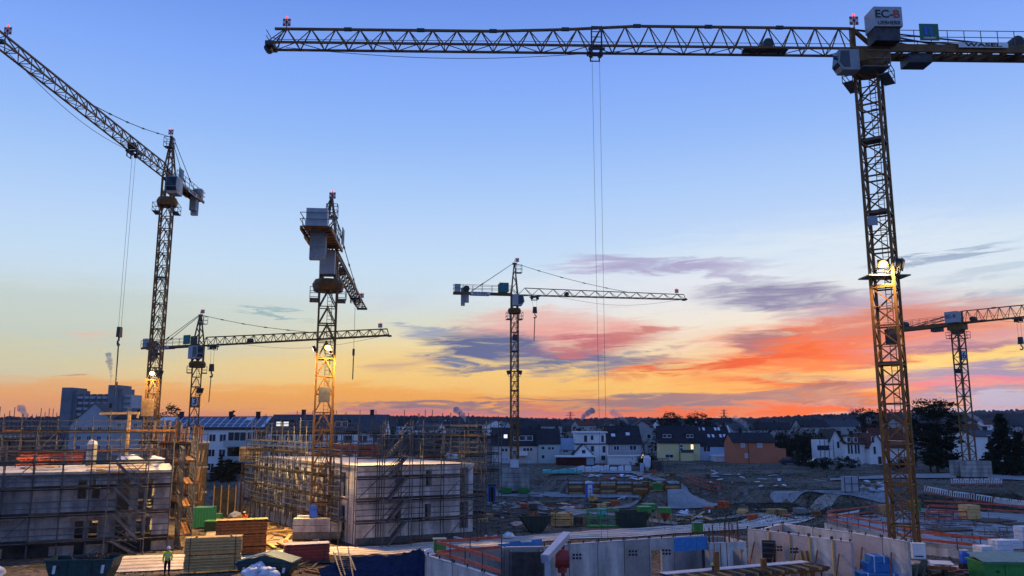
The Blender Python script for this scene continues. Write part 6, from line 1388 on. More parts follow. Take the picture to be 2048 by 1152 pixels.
# aluminium ladders, stair tower, dark formwork box
def ladder(label, p, q, w=.5, mat='galv', rung=.3, group=None):
    r = thing('ladder', label, 'ladder', p, 0, group); d = q - p; sd = Vector((d.y, -d.x, 0)); sd = sd.normalized() if sd.length > .01 else Vector((1, 0, 0)); sd = Vector((1, .1, 0)).normalized()
    for s in (-w / 2, w / 2): piece('stile', sd * s, d + sd * s, .07, mat, r)
    n = int(d.length / rung)
    for i in range(1, n): piece('rung', d * i / n - sd * w / 2, d * i / n + sd * w / 2, .045, mat, r)
    return r
ladder('aluminium ladder leaning in the dark formwork box', G(1030, 1160, .6), AT(1040, 1101, 50.5), .45)
ladder('broad aluminium ladder down the blue tarpaulin slope', AT(706, 1172, 52.2), AT(682, 1104, 56.5), 1.0)
for x0_, y0_, x1_, y1_ in ((674, 1093, 694, 1152), (696, 1093, 708, 1152)):
    a, c = AT(x0_, y0_, 56.5), AT(x1_, y1_ + 12, 52.2); o = piece('hand_rail_pole', a, c, .06, 'galv', None); tag(o, 'thin steel handrail pole beside the broad aluminium ladder', 'handrail', 'handrails of the ladder')
r = thing('formwork_box', 'dark open-topped steel formwork box behind the ladder', 'formwork', G(1022, 1105, 2.7) * 1 - Vector((0, 0, 2.7)), R(4)); 
p, q = G(1022, 1107, 2.7), G(1084, 1104, 2.7); Lq = (q - p).length
for a, c, dx, dy in ((0, Lq, 0, 0), (0, Lq, 0, 2.0)): block('form_panel', (Lq / 2, dy, 1.35), (Lq, .12, 2.7), 'dark_steel', r)
for x in (.06, Lq - .06): block('form_panel', (x, 1.0, 1.36), (.12, 1.85, 2.68), 'dark_steel', r)
for x in (0, Lq): block('edge_strip', (x, -.08, 1.4), (.1, .06, 2.75), 'galv', r)
block('edge_strip', (Lq / 2, -.08, 2.73), (Lq, .06, .06), 'galv', r)
r = thing('stair_rack', 'grey steel stair of seven treads leaning beside the dark formwork box', 'stair', G(1071, 1165, .4), R(3))
for s in (-.42, .42): piece('stringer', (s, 0, 0), (s, .5, 1.95), .08, 'galv', r)
for k in range(7): block('tread', (0, .05 + k * .07, .2 + k * .27), (.84, .22, .04), 'galv', r)
r = thing('stair_rack', 'black-and-white steel stair of six treads against the mauve panel wall', 'stair', G(1531, 1080, 2.3) * 1 - Vector((0, .6, 2.3)), R(-20))
for s in (-.42, .42): piece('stringer', (s, 0, .2), (s, .35, 2.3), .07, 'galv', r)
for k in range(6): block('tread', (0, .1 + k * .05, .5 + k * .33), (.84, .25, .04), 'galv', r)
block('back_plate', (0, .5, 1.25), (.84, .03, 2.1), 'dark_steel', r)
for i, px in enumerate((1592, 1597, 1601, 1606, 1611, 1615)):
    p = G(px, 1076, 2.7); o = piece('leaning_plank', (p.x - .1, p.y - .9, 0), (p.x + .1 - .05 * i, p.y - .12, 1.6 + .15 * (i % 3)), .16, ('timber', 'timber_pale', 'timber_brown')[i % 3], None, h=.05); tag(o, 'plank leaning against the mauve panel wall', 'plank', 'planks leaning on the panel wall')
# white lifting girder with drum
p, q = AT(1090, 1118, 47.0), AT(1134, 1071, 49.5)
r = thing('lifting_girder', 'pale steel box girder tilted upwards with a dark red drum under it', 'girder', p); d = q - p
piece('girder', (0, 0, 0), d, .36, 'crane_white', r, h=.36); piece('end_plate', d * -.01, d * .02, .48, 'plaster_blue', r, h=.5); piece('support_post', (.15, .1, -.1), (.15, .1, -p.z), .3, 'plaster_blue', r); piece('support_post', d * .8 + Vector((0, 0, -.2)), Vector((d.x * .8, d.y * .8, -p.z)), .2, 'galv', r)
piece('top_flange', d * .0 + Vector((0, 0, .2)), d + Vector((0, 0, .2)), .46, 'frost', r, h=.04)
c_ = d * .66 + Vector((.12, -.1, -.85)); MB().cyl(c_ + Vector((-.4, 0, 0)), c_ + Vector((.4, 0, 0)), .5, n=14).cyl(c_ + Vector((0, 0, -.2)), c_ + Vector((0, 0, -.75)), .28, n=10).build('hoist_drum', 'timber_red', r)
b = MB(); z = -.8
for k in range(9): b.cyl(c_ + Vector((.06 * (-1) ** k, 0, -.75 - k * .13)), c_ + Vector((-.06 * (-1) ** k, 0, -.85 - k * .13)), .03, n=5)
b.build('chain', 'dark_steel', r)
# formwork table
p, q = G(1330, 1150, 1.35), G(1622, 1125, 1.35); L = (q - p).length; r = thing('formwork_table', 'long formwork table with a white sheet over closely spaced timber joists', 'formwork table', (p.x, p.y, 0), ang(p, q))
n = 34
for i in range(n): block('joist', (L * (i + .5) / n, -.45, 1.30), (.08, 2.6, .16), ('timber_grey', 'timber', 'timber_grey')[i % 3], r)
block('white_sheet', (L * .49, .25, 1.40), (L * .98, .75, .03), 'frost', r); block('main_beam', (L / 2, -1.3, 1.13), (L * 1.02, .1, .18), 'timber_brown', r); block('main_beam', (L / 2, .5, 1.13), (L * 1.02, .1, .18), 'timber_brown', r)
for i in range(8):
    for y in (-1.3, .5): piece('prop', (L * (i + .3) / 7.6, y, 0), (L * (i + .3) / 7.6, y, 1.04), .1, 'rust', r, kind='cyl')
for px, h in ((1406, 2.0), (1419, 1.8)):
    p = G(px, 1150, .6); o = piece('steel_pipe', (p.x, p.y - .3, 0), (p.x, p.y - .3, h + .5), .22, 'dark_steel', None, kind='cyl'); tag(o, 'short dark steel pipe standing at the white-sheeted formwork table', 'pipe', 'dark pipes by the formwork table')
for px, py, h, lb in ((1404, 1108, 2.5, 'thick wooden post standing left before the formwork table'), (1492, 1130, 2.1, 'brown wooden post at the front of the formwork table')):
    p = G(px, 1165, 0); o = piece('wooden_post', (p.x, p.y - 4, 0), (p.x, p.y - 4, h), .3, 'timber_brown', None); tag(o, lb, 'post')
p = G(1428, 1140, 1.42); r = thing('helmet_on_post', 'yellow helmet resting on a dark post above the formwork table', 'helmet', p)
MB().cyl((0, 0, 0), (0, 0, .28), .13, .12, 10).build('post', 'dark_steel', r); MB().cyl((0, 0, .28), (0, 0, .36), .2, .17, 12).cyl((0, 0, .36), (0, 0, .45), .165, .07, 12).build('helmet', 'helmet_yellow', r)
# striped red board and small shelter by the hook
p = G(1215, 1133, .9); r = thing('striped_board', 'dark red board with white diagonal stripes below the hoist ropes', 'warning board', (p.x, p.y, 0)); MB().box(-.22, .22, -.04, .04, .1, 1.1).build('board', 'timber_red', r)
for k in range(4): MB().hexa([(-.2, -.06, .2 + k * .24), (.2, -.06, .3 + k * .24), (.2, -.045, .3 + k * .24), (-.2, -.045, .2 + k * .24), (-.2, -.06, .26 + k * .24), (.2, -.06, .36 + k * .24), (.2, -.045, .36 + k * .24), (-.2, -.045, .26 + k * .24)]).build('stripe', 'white_print', r)
p = G(1243, 1137, .95); r = thing('trestle_table', 'small trestle with pale boards beside the striped board', 'trestle', (p.x, p.y, 0), .1)
for k, (x, y, z) in enumerate(((-.2, 0, .95), (.35, -.3, .88))): block('table_board', (x, y, z), (1.1, .7, .05), 'frost', r, .2 * k)
for x in (-.6, .75):
    for y in (-.3, .2): piece('leg', (x, y, 0), (x, y, .85), .07, 'dark_steel', r)
# blue foam packs
pk = G(1763, 1160, .2)
for i, (x, y, z, w_, h_, lb) in enumerate(((-.35, -.3, 0, 2.6, .6, 'lowest blue foam pack of the stack at lower right'), (.1, 0, .62, 2.25, .55, 'middle blue foam pack of the stack at lower right'), (-.25, .05, 1.19, 1.0, .4, 'top left blue foam pack of the stack at lower right'), (.75, .05, 1.19, .9, .3, 'top right blue foam pack of the stack at lower right'))):
    o = thing('foam_pack', lb, 'insulation pack', (pk.x + x, pk.y + y, z + .15), R(-6), 'blue foam packs'); n = 5
    for k in range(n): block('foam_sheet', (0, 0, h_ * (k + .5) / n), (w_, 1.3, h_ / n * .94), 'blue_foam', o)
    for s in (-.3, .3): MB().box(w_ * s - .03, w_ * s + .03, -.66, .66, -.005, h_ + .008).build('strap', 'plastic_white', o)
# things around the big crane's foot
p = G(1795, 1123, .75); r = thing('blue_crate', 'dark blue plastic crate at the foot of the big crane', 'crate', p)
for k in range(3): MB().box(-.4, .4, -.35, .35, .02 + k * .22, .2 + k * .22).build('crate_rib', 'blue_paint', r)
block('corner_post', (-.4, -.35, .32), (.06, .06, .66), 'navy', r); block('corner_post', (.4, -.35, .32), (.06, .06, .66), 'navy', r)
p = G(1838, 1122, .75); r = thing('switch_box', 'pale blue site switch box with a slot standing right of the big crane mast', 'switch box', p, R(-8)); MB().box(-.42, .42, -.2, .2, .15, 1.15).build('housing', 'tower_pale' if False else 'plaster_white', r); MB().box(-.3, .25, -.22, -.203, .3, .38).build('slot', 'dark_steel', r); MB().box(-.46, .46, -.24, .24, 1.153, 1.2).build('rain_hood', 'plastic_white', r)
for s in (-.35, .35): block('foot', (s, 0, .075), (.08, .3, .15), 'dark_steel', r)
p = G(1931, 1137, .5); r = thing('blue_barrel', 'upright blue plastic barrel on a dark stand at right', 'barrel', p); b = MB()
b.cyl((0, 0, .35), (0, 0, .5), .30, .33, 14).cyl((0, 0, .5), (0, 0, .95), .33, .33, 14).cyl((0, 0, .95), (0, 0, 1.15), .33, .29, 14).build('barrel', 'blue_paint', r); MB().cyl((0, 0, 1.15), (0, 0, 1.2), .3, .3, 14).build('lid', 'plaster_blue', r); MB().box(-.3, .3, -.3, .3, 0, .35).build('stand', 'dark_steel', r)
for px, py, w_, h_, lb in ((1968, 1118, .9, .75, 'white packed block pallet nearest the blue barrel'), (2003, 1113, 1.2, 1.0, 'larger white packed pallet behind the green container'), (2026, 1100, 1.0, .6, 'white box on top of the pallets at the right edge'), (2048, 1085, .9, 1.1, 'tall white pack cut by the right edge')):
    p = G(px, py, 1.0); r = thing('packed_pallet', lb, 'pallet', p, R(8), 'white packed pallets')
    for k in range(3): block('block_layer', (0, 0, .14 + h_ * (k + .5) / 3), (w_, .9, h_ / 3 - .02), 'plastic_white', r)
    block('pallet', (0, 0, .06), (w_, .9, .1), 'timber', r)
p0, q0 = G(1715, 1113, 1.0), G(1905, 1122, 1.0); r = thing('work_platform', 'low platform of pale sheets at the foot of the big crane', 'platform', (p0.x, p0.y, 0), ang(p0, q0)); L = (q0 - p0).length
for i in range(4): block('sheet', (L * (i + .5) / 4, -.3 + .15 * (i % 2), .82 + .06 * (i % 2)), (L / 4 - .08, 1.7, .05), ('frost', 'precast', 'concrete', 'frost')[i], r)
block('edge_beam', (L / 2, -1.2, .7), (L, .14, .2), 'timber_brown', r)
for i in range(5): block('support', (L * (i + .5) / 5, -.3, .35), (.2, 1.2, .7), 'timber_grey', r)
# scattered sheets and pipes lower right
rr = random.Random(31)
for i in range(16):
    p = G(rr.uniform(1800, 1945), rr.uniform(1128, 1150), .25); o = block('loose_sheet', (p.x, p.y, .22 + .1 * (i % 3)), (rr.uniform(.6, 1.9), rr.uniform(.3, .8), .05), rr.choice(('frost', 'timber_red', 'precast', 'timber_grey')), None, rr.uniform(-.6, .6)); tag(o, 'loose board or sheet in the heap left of the green container', 'board', 'loose boards by the green container')
for i in range(6):
    p = G(1808 + i * 7, 1140 + 4 * (i % 2), .5); o = piece('green_pipe', (p.x - .2, p.y - .5, .25), (p.x + .5, p.y + .3, .6 + .1 * i % 3), .24, 'green_dark', None, kind='cyl'); tag(o, 'dark green plastic pipe in the heap beside the blue foam packs', 'pipe', 'green pipes by the blue packs')
# green mixer hoppers, frame, boxes
def hopper(label, p, rz, w_, h, ztop, body, low, group='concrete hoppers'):
    r = thing('concrete_hopper', label, 'hopper', p, rz, group)
    b = MB().box(-w_ / 2, w_ / 2, -w_ / 2, w_ / 2, ztop - h, ztop); b.box(-w_ / 2 - .06, w_ / 2 + .06, -w_ / 2 - .06, w_ / 2 + .06, ztop - .08, ztop + .02); b.build('bin', body, r)
    a, c, z0, z1 = w_ / 2 - .05, .18, ztop - h - .003, .45; MB().hexa([(-c, -c, z1), (c, -c, z1), (c, c, z1), (-c, c, z1), (-a, -a, z0), (a, -a, z0), (a, a, z0), (-a, a, z0)]).build('cone', low, r)
    for sx in (-1, 1):
        for sy in (-1, 1): piece('leg', (sx * w_ / 2, sy * w_ / 2, 0), (sx * w_ / 2, sy * w_ / 2, ztop - h), .1, 'timber', r)
    MB().cyl((0, 0, .2), (0, 0, .45), .15, n=8).build('outlet', 'dark_steel', r)
hopper('bright green concrete hopper on pale legs, left of the pair', G(1289, 1052), R(8), 1.25, .62, 1.9, 'green_paint', 'rust'); hopper('green hopper with rusty red cone at the right', G(1330, 1047), R(-6), 1.2, .5, 1.6, 'green_paint', 'red_paint'); hopper('green hopper standing behind the left one', G(1298, 1036), R(4), 1.3, .6, 1.5, 'green_paint', 'green_dark')
r = thing('steel_rack', 'bright green steel rack frame holding a turquoise bag', 'rack', G(1207, 1053), R(3))
for x in (-1.55, -.35, 1.5):
    for y in (-.6, .6): piece('post', (x, y, 0), (x, y, 1.7), .1, 'green_paint', r)
for z in (.12, .85, 1.6):
    for y in (-.6, .6): piece('rail', (-1.55, y, z), (1.5, y, z), .08, 'green_paint', r)
for x in (-1.55, 1.5): piece('rail', (x, -.6, 1.6), (x, .6, 1.6), .08, 'green_paint', r)
block('deck', (0, 0, .06), (3.3, 1.4, .08), 'green_paint', r)
b = MB(); b.cyl((0, 0, .0), (0, 0, .45), .2, .5, 9).cyl((0, 0, .45), (0, 0, 1.0), .5, .42, 9); o = b.build('big_bag', 'turquoise_foam', None, G(1204, 1052) + Vector((0, .1, .7)), smooth=False); tag(o, 'turquoise bag hanging in the green rack', 'bag')
for px, py, s, lb, rz in ((879, 1103, .72, 'green box on a post at the corner of the near left wall', .15), (1395, 1064, .85, 'bright green box beside the dirt road', .05)):
    z = 2.6 if px < 900 else .1; p = G(px, py, z); r = thing('green_box', lb, 'box', p, rz); MB().box(-s / 2, s / 2, -s / 2, s / 2, .05, s * .95).build('housing', 'green_paint', r); MB().box(-s / 2 - .04, s / 2 + .04, -s / 2 - .04, s / 2 + .04, s * .953, s * 1.05).build('lid', 'teal_lid', r)
    piece('post', (-s * .4, 0, -z), (-s * .4, 0, .05), .08, 'dark_steel', r)
# portable toilet
r = thing('portable_toilet', 'blue and white portable toilet standing alone in the muddy yard', 'portable toilet', G(1179, 999), R(5)); h = 2.15; w_ = 1.0
MB().box(-w_ / 2, w_ / 2, -w_ / 2, w_ / 2, .05, h).build('cabin', 'blue_paint', r); MB().box(-.3, .3, -w_ / 2 - .03, -w_ / 2 - .003, .12, h - .15).build('door', 'plastic_white', r)
MB().extr_y([(-w_ / 2 - .04, h + .003), (w_ / 2 + .04, h + .003), (w_ / 2 - .05, h + .22), (0, h + .3), (-w_ / 2 + .05, h + .22)], -w_ / 2 - .04, w_ / 2 + .04).build('roof', 'plastic_white', r)
MB().box(-.08, .12, -w_ / 2 - .05, -w_ / 2 - .033, 1.3, 1.5).build('door_vent', 'dark_steel', r); MB().box(-.1, .16, -w_ / 2 - .05, -w_ / 2 - .033, .75, .95).build('sign_plate', 'blue_paint', r); MB().box(.18, .22, -w_ / 2 - .07, -w_ / 2 - .03, 1.0, 1.12).build('handle', 'dark_steel', r)
# timber lagging wall of the upper pit
a, c = Vector((8.2, 121.0, 0)), Vector((24.6, 121.0, 0)); r = thing('timber_lagging', 'timber lagging retaining wall with steel posts holding back the upper ground', 'retaining wall', a)
n = 7; L = (c - a).length
for i in range(n + 1): piece('steel_post', (L * i / n, -.06, -.1), (L * i / n, -.06, 1.95), .2, 'rust', r)
for i in range(n):
    for k in range(5): block('lagging_board', (L * (i + .5) / n, .02 + .02 * (k % 2), .17 + k * .31), (L / n - .2, .1, .29), ('timber', 'timber_grey', 'timber_brown')[(i + k) % 3], r)
for z in (2.0, 2.5): piece('hand_rail', (0, -.06, z), (L, -.06, z), .07, 'dark_steel', r)
for i in range(9): piece('rail_post', (L * i / 8, -.06, 1.6), (L * i / 8, -.06, 2.55), .07, 'dark_steel', r)
# red and white barriers
def barrier(label, p, q, group):
    rz = ang(p, q); L = (q - p).length; r = thing('barrier', label, 'barrier', p, rz, group); r.rotation_euler = (0, -math.atan2(q.z - p.z, L), rz)
    for z in (.95, .3): block('rail', (L / 2, 0, z), (L - .05, .05, .14), 'red_rail' if z < .5 else 'white_print', r)
    n = int(L / .24)
    for i in range(n): block('slat', (L * (i + .5) / n, 0, .62), (.1, .035, .5), 'white_print', r)
    for x in (.25, L - .25): block('foot', (x, 0, .06), (.14, .7, .12), 'dark_steel', r); block('reflector', (x, -.04, .95), (.16, .03, .16), 'red_paint', r)
pts = [GT(1846, 988), GT(1900, 999), GT(1945, 1006), GT(1990, 1012), GT(2060, 1022)]
for a, c in zip(pts, pts[1:]):
    n = max(1, round((c - a).length / 2.1))
    for i in range(n): barrier('white and red barrier panel in the line curving down to the right edge', a.lerp(c, i / n), a.lerp(c, (i + 1) / n), 'barrier line above the slab deck')
a, c = GT(1902, 972), GT(2006, 972); n = 5
for i in range(n): barrier(('leftmost', 'second', 'middle', 'fourth', 'rightmost')[i] + ' white and red barrier panel in front of the far right crane base', a.lerp(c, i / n), a.lerp(c, (i + 1) / n), 'barriers before the far crane base')
# cars
def car(label, p, rz, mat):
    r = thing('parked_car', label, 'car', p, rz, 'cars parked at the far edge')
    b = MB().extr_y([(-2.1, .3), (2.1, .3), (2.15, .65), (1.9, .82), (1.0, .92), (-2.0, .95), (-2.15, .7)], -.85, .85); b.build('body', mat, r)
    MB().hexa([(-1.7, -.78, .945), (1.0, -.78, .93), (1.0, .78, .93), (-1.7, .78, .945), (-1.25, -.62, 1.45), (.3, -.62, 1.45), (.3, .62, 1.45), (-1.25, .62, 1.45)]).build('cabin', 'glass', r); MB().box(-1.2, .28, -.6, .6, 1.452, 1.5).build('roof', mat, r)
    for x in (-1.3, 1.3):
        for s in (-1, 1): w = MB().cyl((x, s * .72, .32), (x, s * .88, .32), .32, n=14).build('wheel', 'rubber', r); MB().cyl((x, s * .87, .32), (x, s * .9, .32), .19, n=10).build('rim', 'galv', w)
    for s in (-.6, .6): MB().box(2.12, 2.17, s - .18, s + .18, .6, .75).build('headlight', 'glass_white', r)
    for s in (-.6, .6): MB().box(-2.17, -2.12, s - .15, s + .15, .65, .8).build('tail_light', 'red_paint', r)
for px, py, m_, rz, lb in ((1702, 933, 'car_silver', 8, 'silver car parked in front of the white terrace'), (1650, 928, 'car_white', 4, 'white car parked beside the dark thicket'), (1634, 930, 'car_silver', 175, 'pale car half hidden left of the white car'), (1580, 929, 'car_dark', 0, 'dark car parked beside the orange house extension')):
    car(lb, G(px, py, 1.6), R(rz), m_)
# lit star
p = AT(1286, 915, G(1286, 923, 1.5).y); r = thing('star_decoration', 'glowing yellow star outline beside the yellow house', 'decoration', p); pts = [(math.cos(R(90 + 36 * i)) * (.9 if i % 2 == 0 else .38), math.sin(R(90 + 36 * i)) * (.9 if i % 2 == 0 else .38)) for i in range(10)]
M('star_glow', (.9, .6, .1), .4, emit=(1, .6, .1), est=2.5); b = MB()
for (x0_, z0_), (x1_, z1_) in zip(pts, pts[1:] + pts[:1]): b.bar((x0_, 0, z0_ - .3), (x1_, 0, z1_ - .3), .12)
b.build('light_tube', 'star_glow', r); piece('pole', (0, .1, -.5), (0, .1, -(p.z - 1.4)), .08, 'dark_steel', r)
# pallets, packs and machine in the far yard
for px, py, n, m_, lb in ((1134, 947, 5, 'turquoise_foam', 'turquoise insulation packs lying on the far waste ground'), (1176, 945, 4, 'plastic_white', 'white wrapped pallets on the far waste ground left of the pale path'), (1234, 943, 5, 'plastic_white', 'row of tall white wrapped pallets beside the far path')):
    p = GT(px, py); rr = random.Random(px)
    for i in range(n):
        w_ = rr.uniform(.9, 1.5); h_ = rr.uniform(.7, 1.4) if m_ != 'turquoise_foam' else rr.uniform(.4, .9); o = thing('wrapped_pallet', lb, 'pallet', (p.x + (i - n / 2) * 1.35, p.y + rr.uniform(-.5, .5), p.z), rr.uniform(-.3, .3), lb.split(' on ')[0].split(' beside')[0])
        MB().hexa([(-w_ / 2, -.5, .12), (w_ / 2, -.5, .12), (w_ / 2, .5, .12), (-w_ / 2, .5, .12), (-w_ / 2 + rr.uniform(0, .2), -.45, h_ * rr.uniform(.6, 1)), (w_ / 2 - .05, -.45, h_), (w_ / 2 - .05, .45, h_), (-w_ / 2 + .1, .45, h_ * rr.uniform(.7, 1))]).build('pack', m_, o); block('pallet', (0, 0, .06), (w_, 1.0, .1), 'timber', o)
p = GT(1312, 944); r = thing('mortar_silo', 'grey-white site silo and dark machine frame before the yellow house', 'site machine', p)
MB().cyl((-1.6, 0, 1.0), (-1.6, 0, 2.6), .7, n=12).cyl((-1.6, 0, 2.6), (-1.6, 0, 3.0), .7, .3, 12).cyl((-1.6, 0, .3), (-1.6, 0, 1.0), .2, .7, 12).build('silo', 'plastic_white', r); MB().box(-2.9, -2.3, -.5, .5, 0, 1.6).build('cabinet', 'plaster_blue', r); MB().box(-.6, 1.0, -.7, .7, .2, 2.0).build('machine_body', 'dark_steel', r)
for x in (1.3, 2.3): piece('frame_post', (x, 0, 0), (x, 0, 2.4), .14, 'galv', r)
piece('frame_beam', (.2, 0, 2.4), (2.4, 0, 2.4), .16, 'galv', r)
for sx in (-2.1, -1.1): piece('silo_leg', (sx, -.4, 0), (sx, -.4, 1.2), .1, 'galv', r)
p = GT(1701, 984); r = thing('steel_container', 'upright grey steel form panel box on the upper road', 'container', p, R(6)); MB().box(-.9, .9, -.4, .4, .0, 1.75).build('shell', 'tower_pale', r)
for x in (-.9, 0, .9): block('rib', (x, -.43, .88), (.08, .05, 1.75), 'dark_steel', r)
block('rib', (0, -.43, .9), (1.8, .05, .07), 'dark_steel', r)
# white rubble heap, sheets, debris things
rr = random.Random(77)
def debris(n, x0, x1, y0, y1, label, group, mats, lmin, lmax, w, name='loose_board'):
    for i in range(n):
        p = GT(rr.uniform(x0, x1), rr.uniform(y0, y1)); l = rr.uniform(lmin, lmax); a = rr.uniform(0, math.pi); dz = rr.uniform(-.05, .25) * min(1, l)
        o = piece(name, p + Vector((-math.cos(a) * l / 2, -math.sin(a) * l / 2, .1)), p + Vector((math.cos(a) * l / 2, math.sin(a) * l / 2, .12 + dz)), rr.uniform(.6, 1.3) * w, rr.choice(mats), None, h=rr.uniform(.04, .14)); tag(o, label, 'board' if 'board' in name else 'pipe', group)
debris(60, 440, 610, 1040, 1096, 'loose plank in the warm lit timber heap left of the middle block', 'planks in the warm lit heap', ('timber', 'timber_pale', 'timber_brown', 'timber'), 1.0, 3.4, .28)
debris(70, 960, 1290, 998, 1050, 'loose board or steel bar littering the muddy yard', 'litter in the muddy yard', ('timber_grey', 'galv', 'rust', 'frost', 'timber_brown'), .6, 2.8, .2)
debris(26, 1360, 1425, 1024, 1042, 'broken board in the pale rubbish heap beside the dirt road', 'boards in the rubbish heap', ('timber', 'plastic_white', 'timber_grey', 'timber_pale'), .6, 2.0, .3)
debris(24, 1420, 1660, 940, 975, 'pale board lying on the frosty waste ground', 'boards on the waste ground', ('frost', 'timber_grey', 'plastic_white'), .8, 2.2, .4)
debris(30, 1715, 1780, 965, 984, 'scrap sheet in the grey heap left of the big crane mast', 'scrap heap on the upper road', ('galv', 'frost', 'tower_pale', 'dark_steel'), .8, 2.2, .5)
debris(34, 1170, 1320, 952, 962, 'stored board on top of the lagged pit edge', 'boards above the lagging wall', ('frost', 'timber_red', 'timber_grey', 'plastic_white', 'red_paint'), .8, 2.4, .5)
debris(22, 730, 1000, 1066, 1086, 'loose board at the foot of the middle block', 'boards by the middle block', ('timber_grey', 'frost', 'rust', 'timber_brown'), .8, 2.6, .25)
debris(16, 560, 640, 1132, 1150, 'board end in the rubble beside the hipped skip', 'boards beside the hipped skip', ('timber', 'timber_grey', 'timber_brown'), .6, 2.0, .2)
debris(40, 962, 1100, 985, 1045, 'steel scaffold tube stacked in the yard beside the middle block', 'scaffold tubes in the yard', ('galv', 'galv', 'dark_steel'), 1.2, 3.2, .1, 'scaffold_tube')
for px, py, l, lb in ((1542, 1021, 4.2, 'long white sheet lying on the slope below the dark bank'), (1530, 1047, 1.6, 'short white sheet at the edge of the dirt road'), (1600, 1036, 2.0, 'pale frosty sheet beside the dirt road')):
    p = GT(px, py); b = MB(); n = 12
    for i in range(n + 1): x = -l / 2 + l * i / n; w_ = .3 * (1 - abs(i / n - .5) * 1.2); b.v += [(x, -w_, .08 + .04 * math.sin(i * 1.7)), (x, w_, .1 + .05 * math.sin(i * 2.1))]
    for i in range(n): b.f.append((2 * i, 2 * i + 2, 2 * i + 3, 2 * i + 1)); b.m.append(0)
    k = len(b.v); b.v += [(x, y, z - .03) for x, y, z in b.v[:k]]; b.f += [tuple(reversed([i + k for i in f])) for f in b.f]; b.m += [0] * len(b.f[len(b.m):])
    tag(b.build('white_sheet', 'plastic_white', None, p, R(3)), lb, 'sheet')
# bags
def bagmesh(seed, sx, sy, sz, mat, label, p, group=None, name='plastic_bag'):
    me = bpy.data.meshes.new(name); bm = bmesh.new(); bmesh.ops.create_icosphere(bm, subdivisions=3, radius=1)
    for v in bm.verts:
        n_ = noise.noise(v.co * 1.7 + Vector((seed, 0, 0))) * .4 + noise.noise(v.co * 3.6 + Vector((seed, 5, 0))) * .3 + noise.noise(v.co * 8 + Vector((seed, 9, 0))) * .12; v.co *= 1 + n_; v.co.x *= sx; v.co.y *= sy; v.co.z = max(-.55, v.co.z) * sz + .5 * sz
    bm.to_mesh(me); bm.free(); me.materials.append(MATS[mat]); me.polygons.foreach_set('use_smooth', [True] * len(me.polygons)); o = ob(name, me, None, p); tag(o, label, 'bag', group)
for i, (px, py, s) in enumerate(((512, 1152, .55), (528, 1148, .7), (545, 1152, .6), (557, 1155, .45), (8, 1150, .6))): bagmesh(i, s, s * .8, s * .75, 'plastic_white', 'crumpled white plastic bag at the bottom edge near a dark teal skip', G(px, py + 6, .0) + Vector((0, -1.2, .3)), 'white plastic bags at the bottom edge')
zr_ = 6.38
for i, (px, py, sx, lb) in enumerate(((258, 928, 1.3, 'pile of pale blue plastic sheeting on the left roof slab'), (310, 932, .7, 'small crumpled sheet at the right end of the left roof slab'))): bagmesh(20 + i, sx, .9, .55, 'plastic_white', lb, G(px, py, zr_))
bagmesh(31, .55, .5, .45, 'plastic_white', 'white bag on the far corner of the middle roof', G(905, 914, 6.6)); bagmesh(32, .45, .4, .4, 'blackbag', 'black bag lying left of the crouching worker', G(462, 1050, 0)); bagmesh(33, .24, .24, .2, 'plastic_white', 'white bag on a wall top at the corner of the blue tarpaulin', G(858, 1108, 2.7)); bagmesh(34, .55, .4, .3, 'plastic_white', 'white bag at the dirt road edge behind the blue wall sheet', G(1016, 1096, .1) + Vector((0, 6, 0)))
# blue sheets behind the back wall of the near room
p, q = G(996, 1098, 2.5), G(1085, 1091, 2.5); r = thing('insulation_sheets', 'blue insulation sheets along the back wall of the near room', 'insulation', (p.x, p.y + .5, 0), ang(p, q)); L = (q - p).length
for i in range(4): block('foam_board', (L * (i + .5) / 4, 0, 1.4 + .1 * (i % 2)), (L / 4 - .03, .1, 2.65), 'blue_foam', r)
# blue tarpaulin over the slope
A_, B_, C_, D_ = G(640, 1148, .1), G(770, 1118, 1.2), G(852, 1114, 1.6), G(866, 1190, 0); b = MB(); nu, nv = 26, 12
Tp = [G(636, 1152, .2), G(690, 1128, .7), G(745, 1124, .9), G(800, 1122, .9), G(830, 1112, 1.6), G(853, 1113, 1.9)]; Bt = [G(650, 1200, -.1), G(700, 1200, -.1), G(750, 1200, -.1), G(790, 1200, -.1), G(830, 1200, -.1), G(858, 1200, -.1)]
for i in range(nu + 1):
    f = i / nu * 5; k = min(4, int(f)); t_ = Tp[k].lerp(Tp[k + 1], f - k); u_ = Bt[k].lerp(Bt[k + 1], f - k)
    for j in range(nv + 1): g_ = j / nv; p = t_.lerp(u_, g_); b.v.append((p.x, p.y, p.z + .16 * math.sin(i * 2.3 + j * .5) * (.3 + g_) + .1 * noise.noise((i * .5, j * .5, 2)) + .4))
for i in range(nu):
    for j in range(nv): k = i * (nv + 1) + j; b.f.append((k, k + nv + 1, k + nv + 2, k + 1)); b.m.append(0)
tag(b.build('tarpaulin', 'tarp_blue', smooth=True), 'dark blue tarpaulin draped over the excavation slope', 'tarpaulin')
# soil slope under and behind the tarpaulin
b = MB(); nu, nv = 40, 8
for i in range(nu + 1):
    t_ = G(600 + 260 * i / nu, 1116 - 6 * i / nu, .05)
    for j in range(nv + 1): u_ = j / nv; x, y = t_.x, t_.y - 2.6 * u_; b.v.append((x, y, .06 + .3 * math.sin(math.pi * min(1, u_ * 1.0)) * (.5 + .5 * sst(0, .3, i / nu)) + .18 * noise.noise((x, y, 0))))
for i in range(nu):
    for j in range(nv): k = i * (nv + 1) + j; b.f.append((k, k + nv + 1, k + nv + 2, k + 1)); b.m.append(0)
tag(b.build('earth_bank', 'soil', smooth=True), kind='structure')
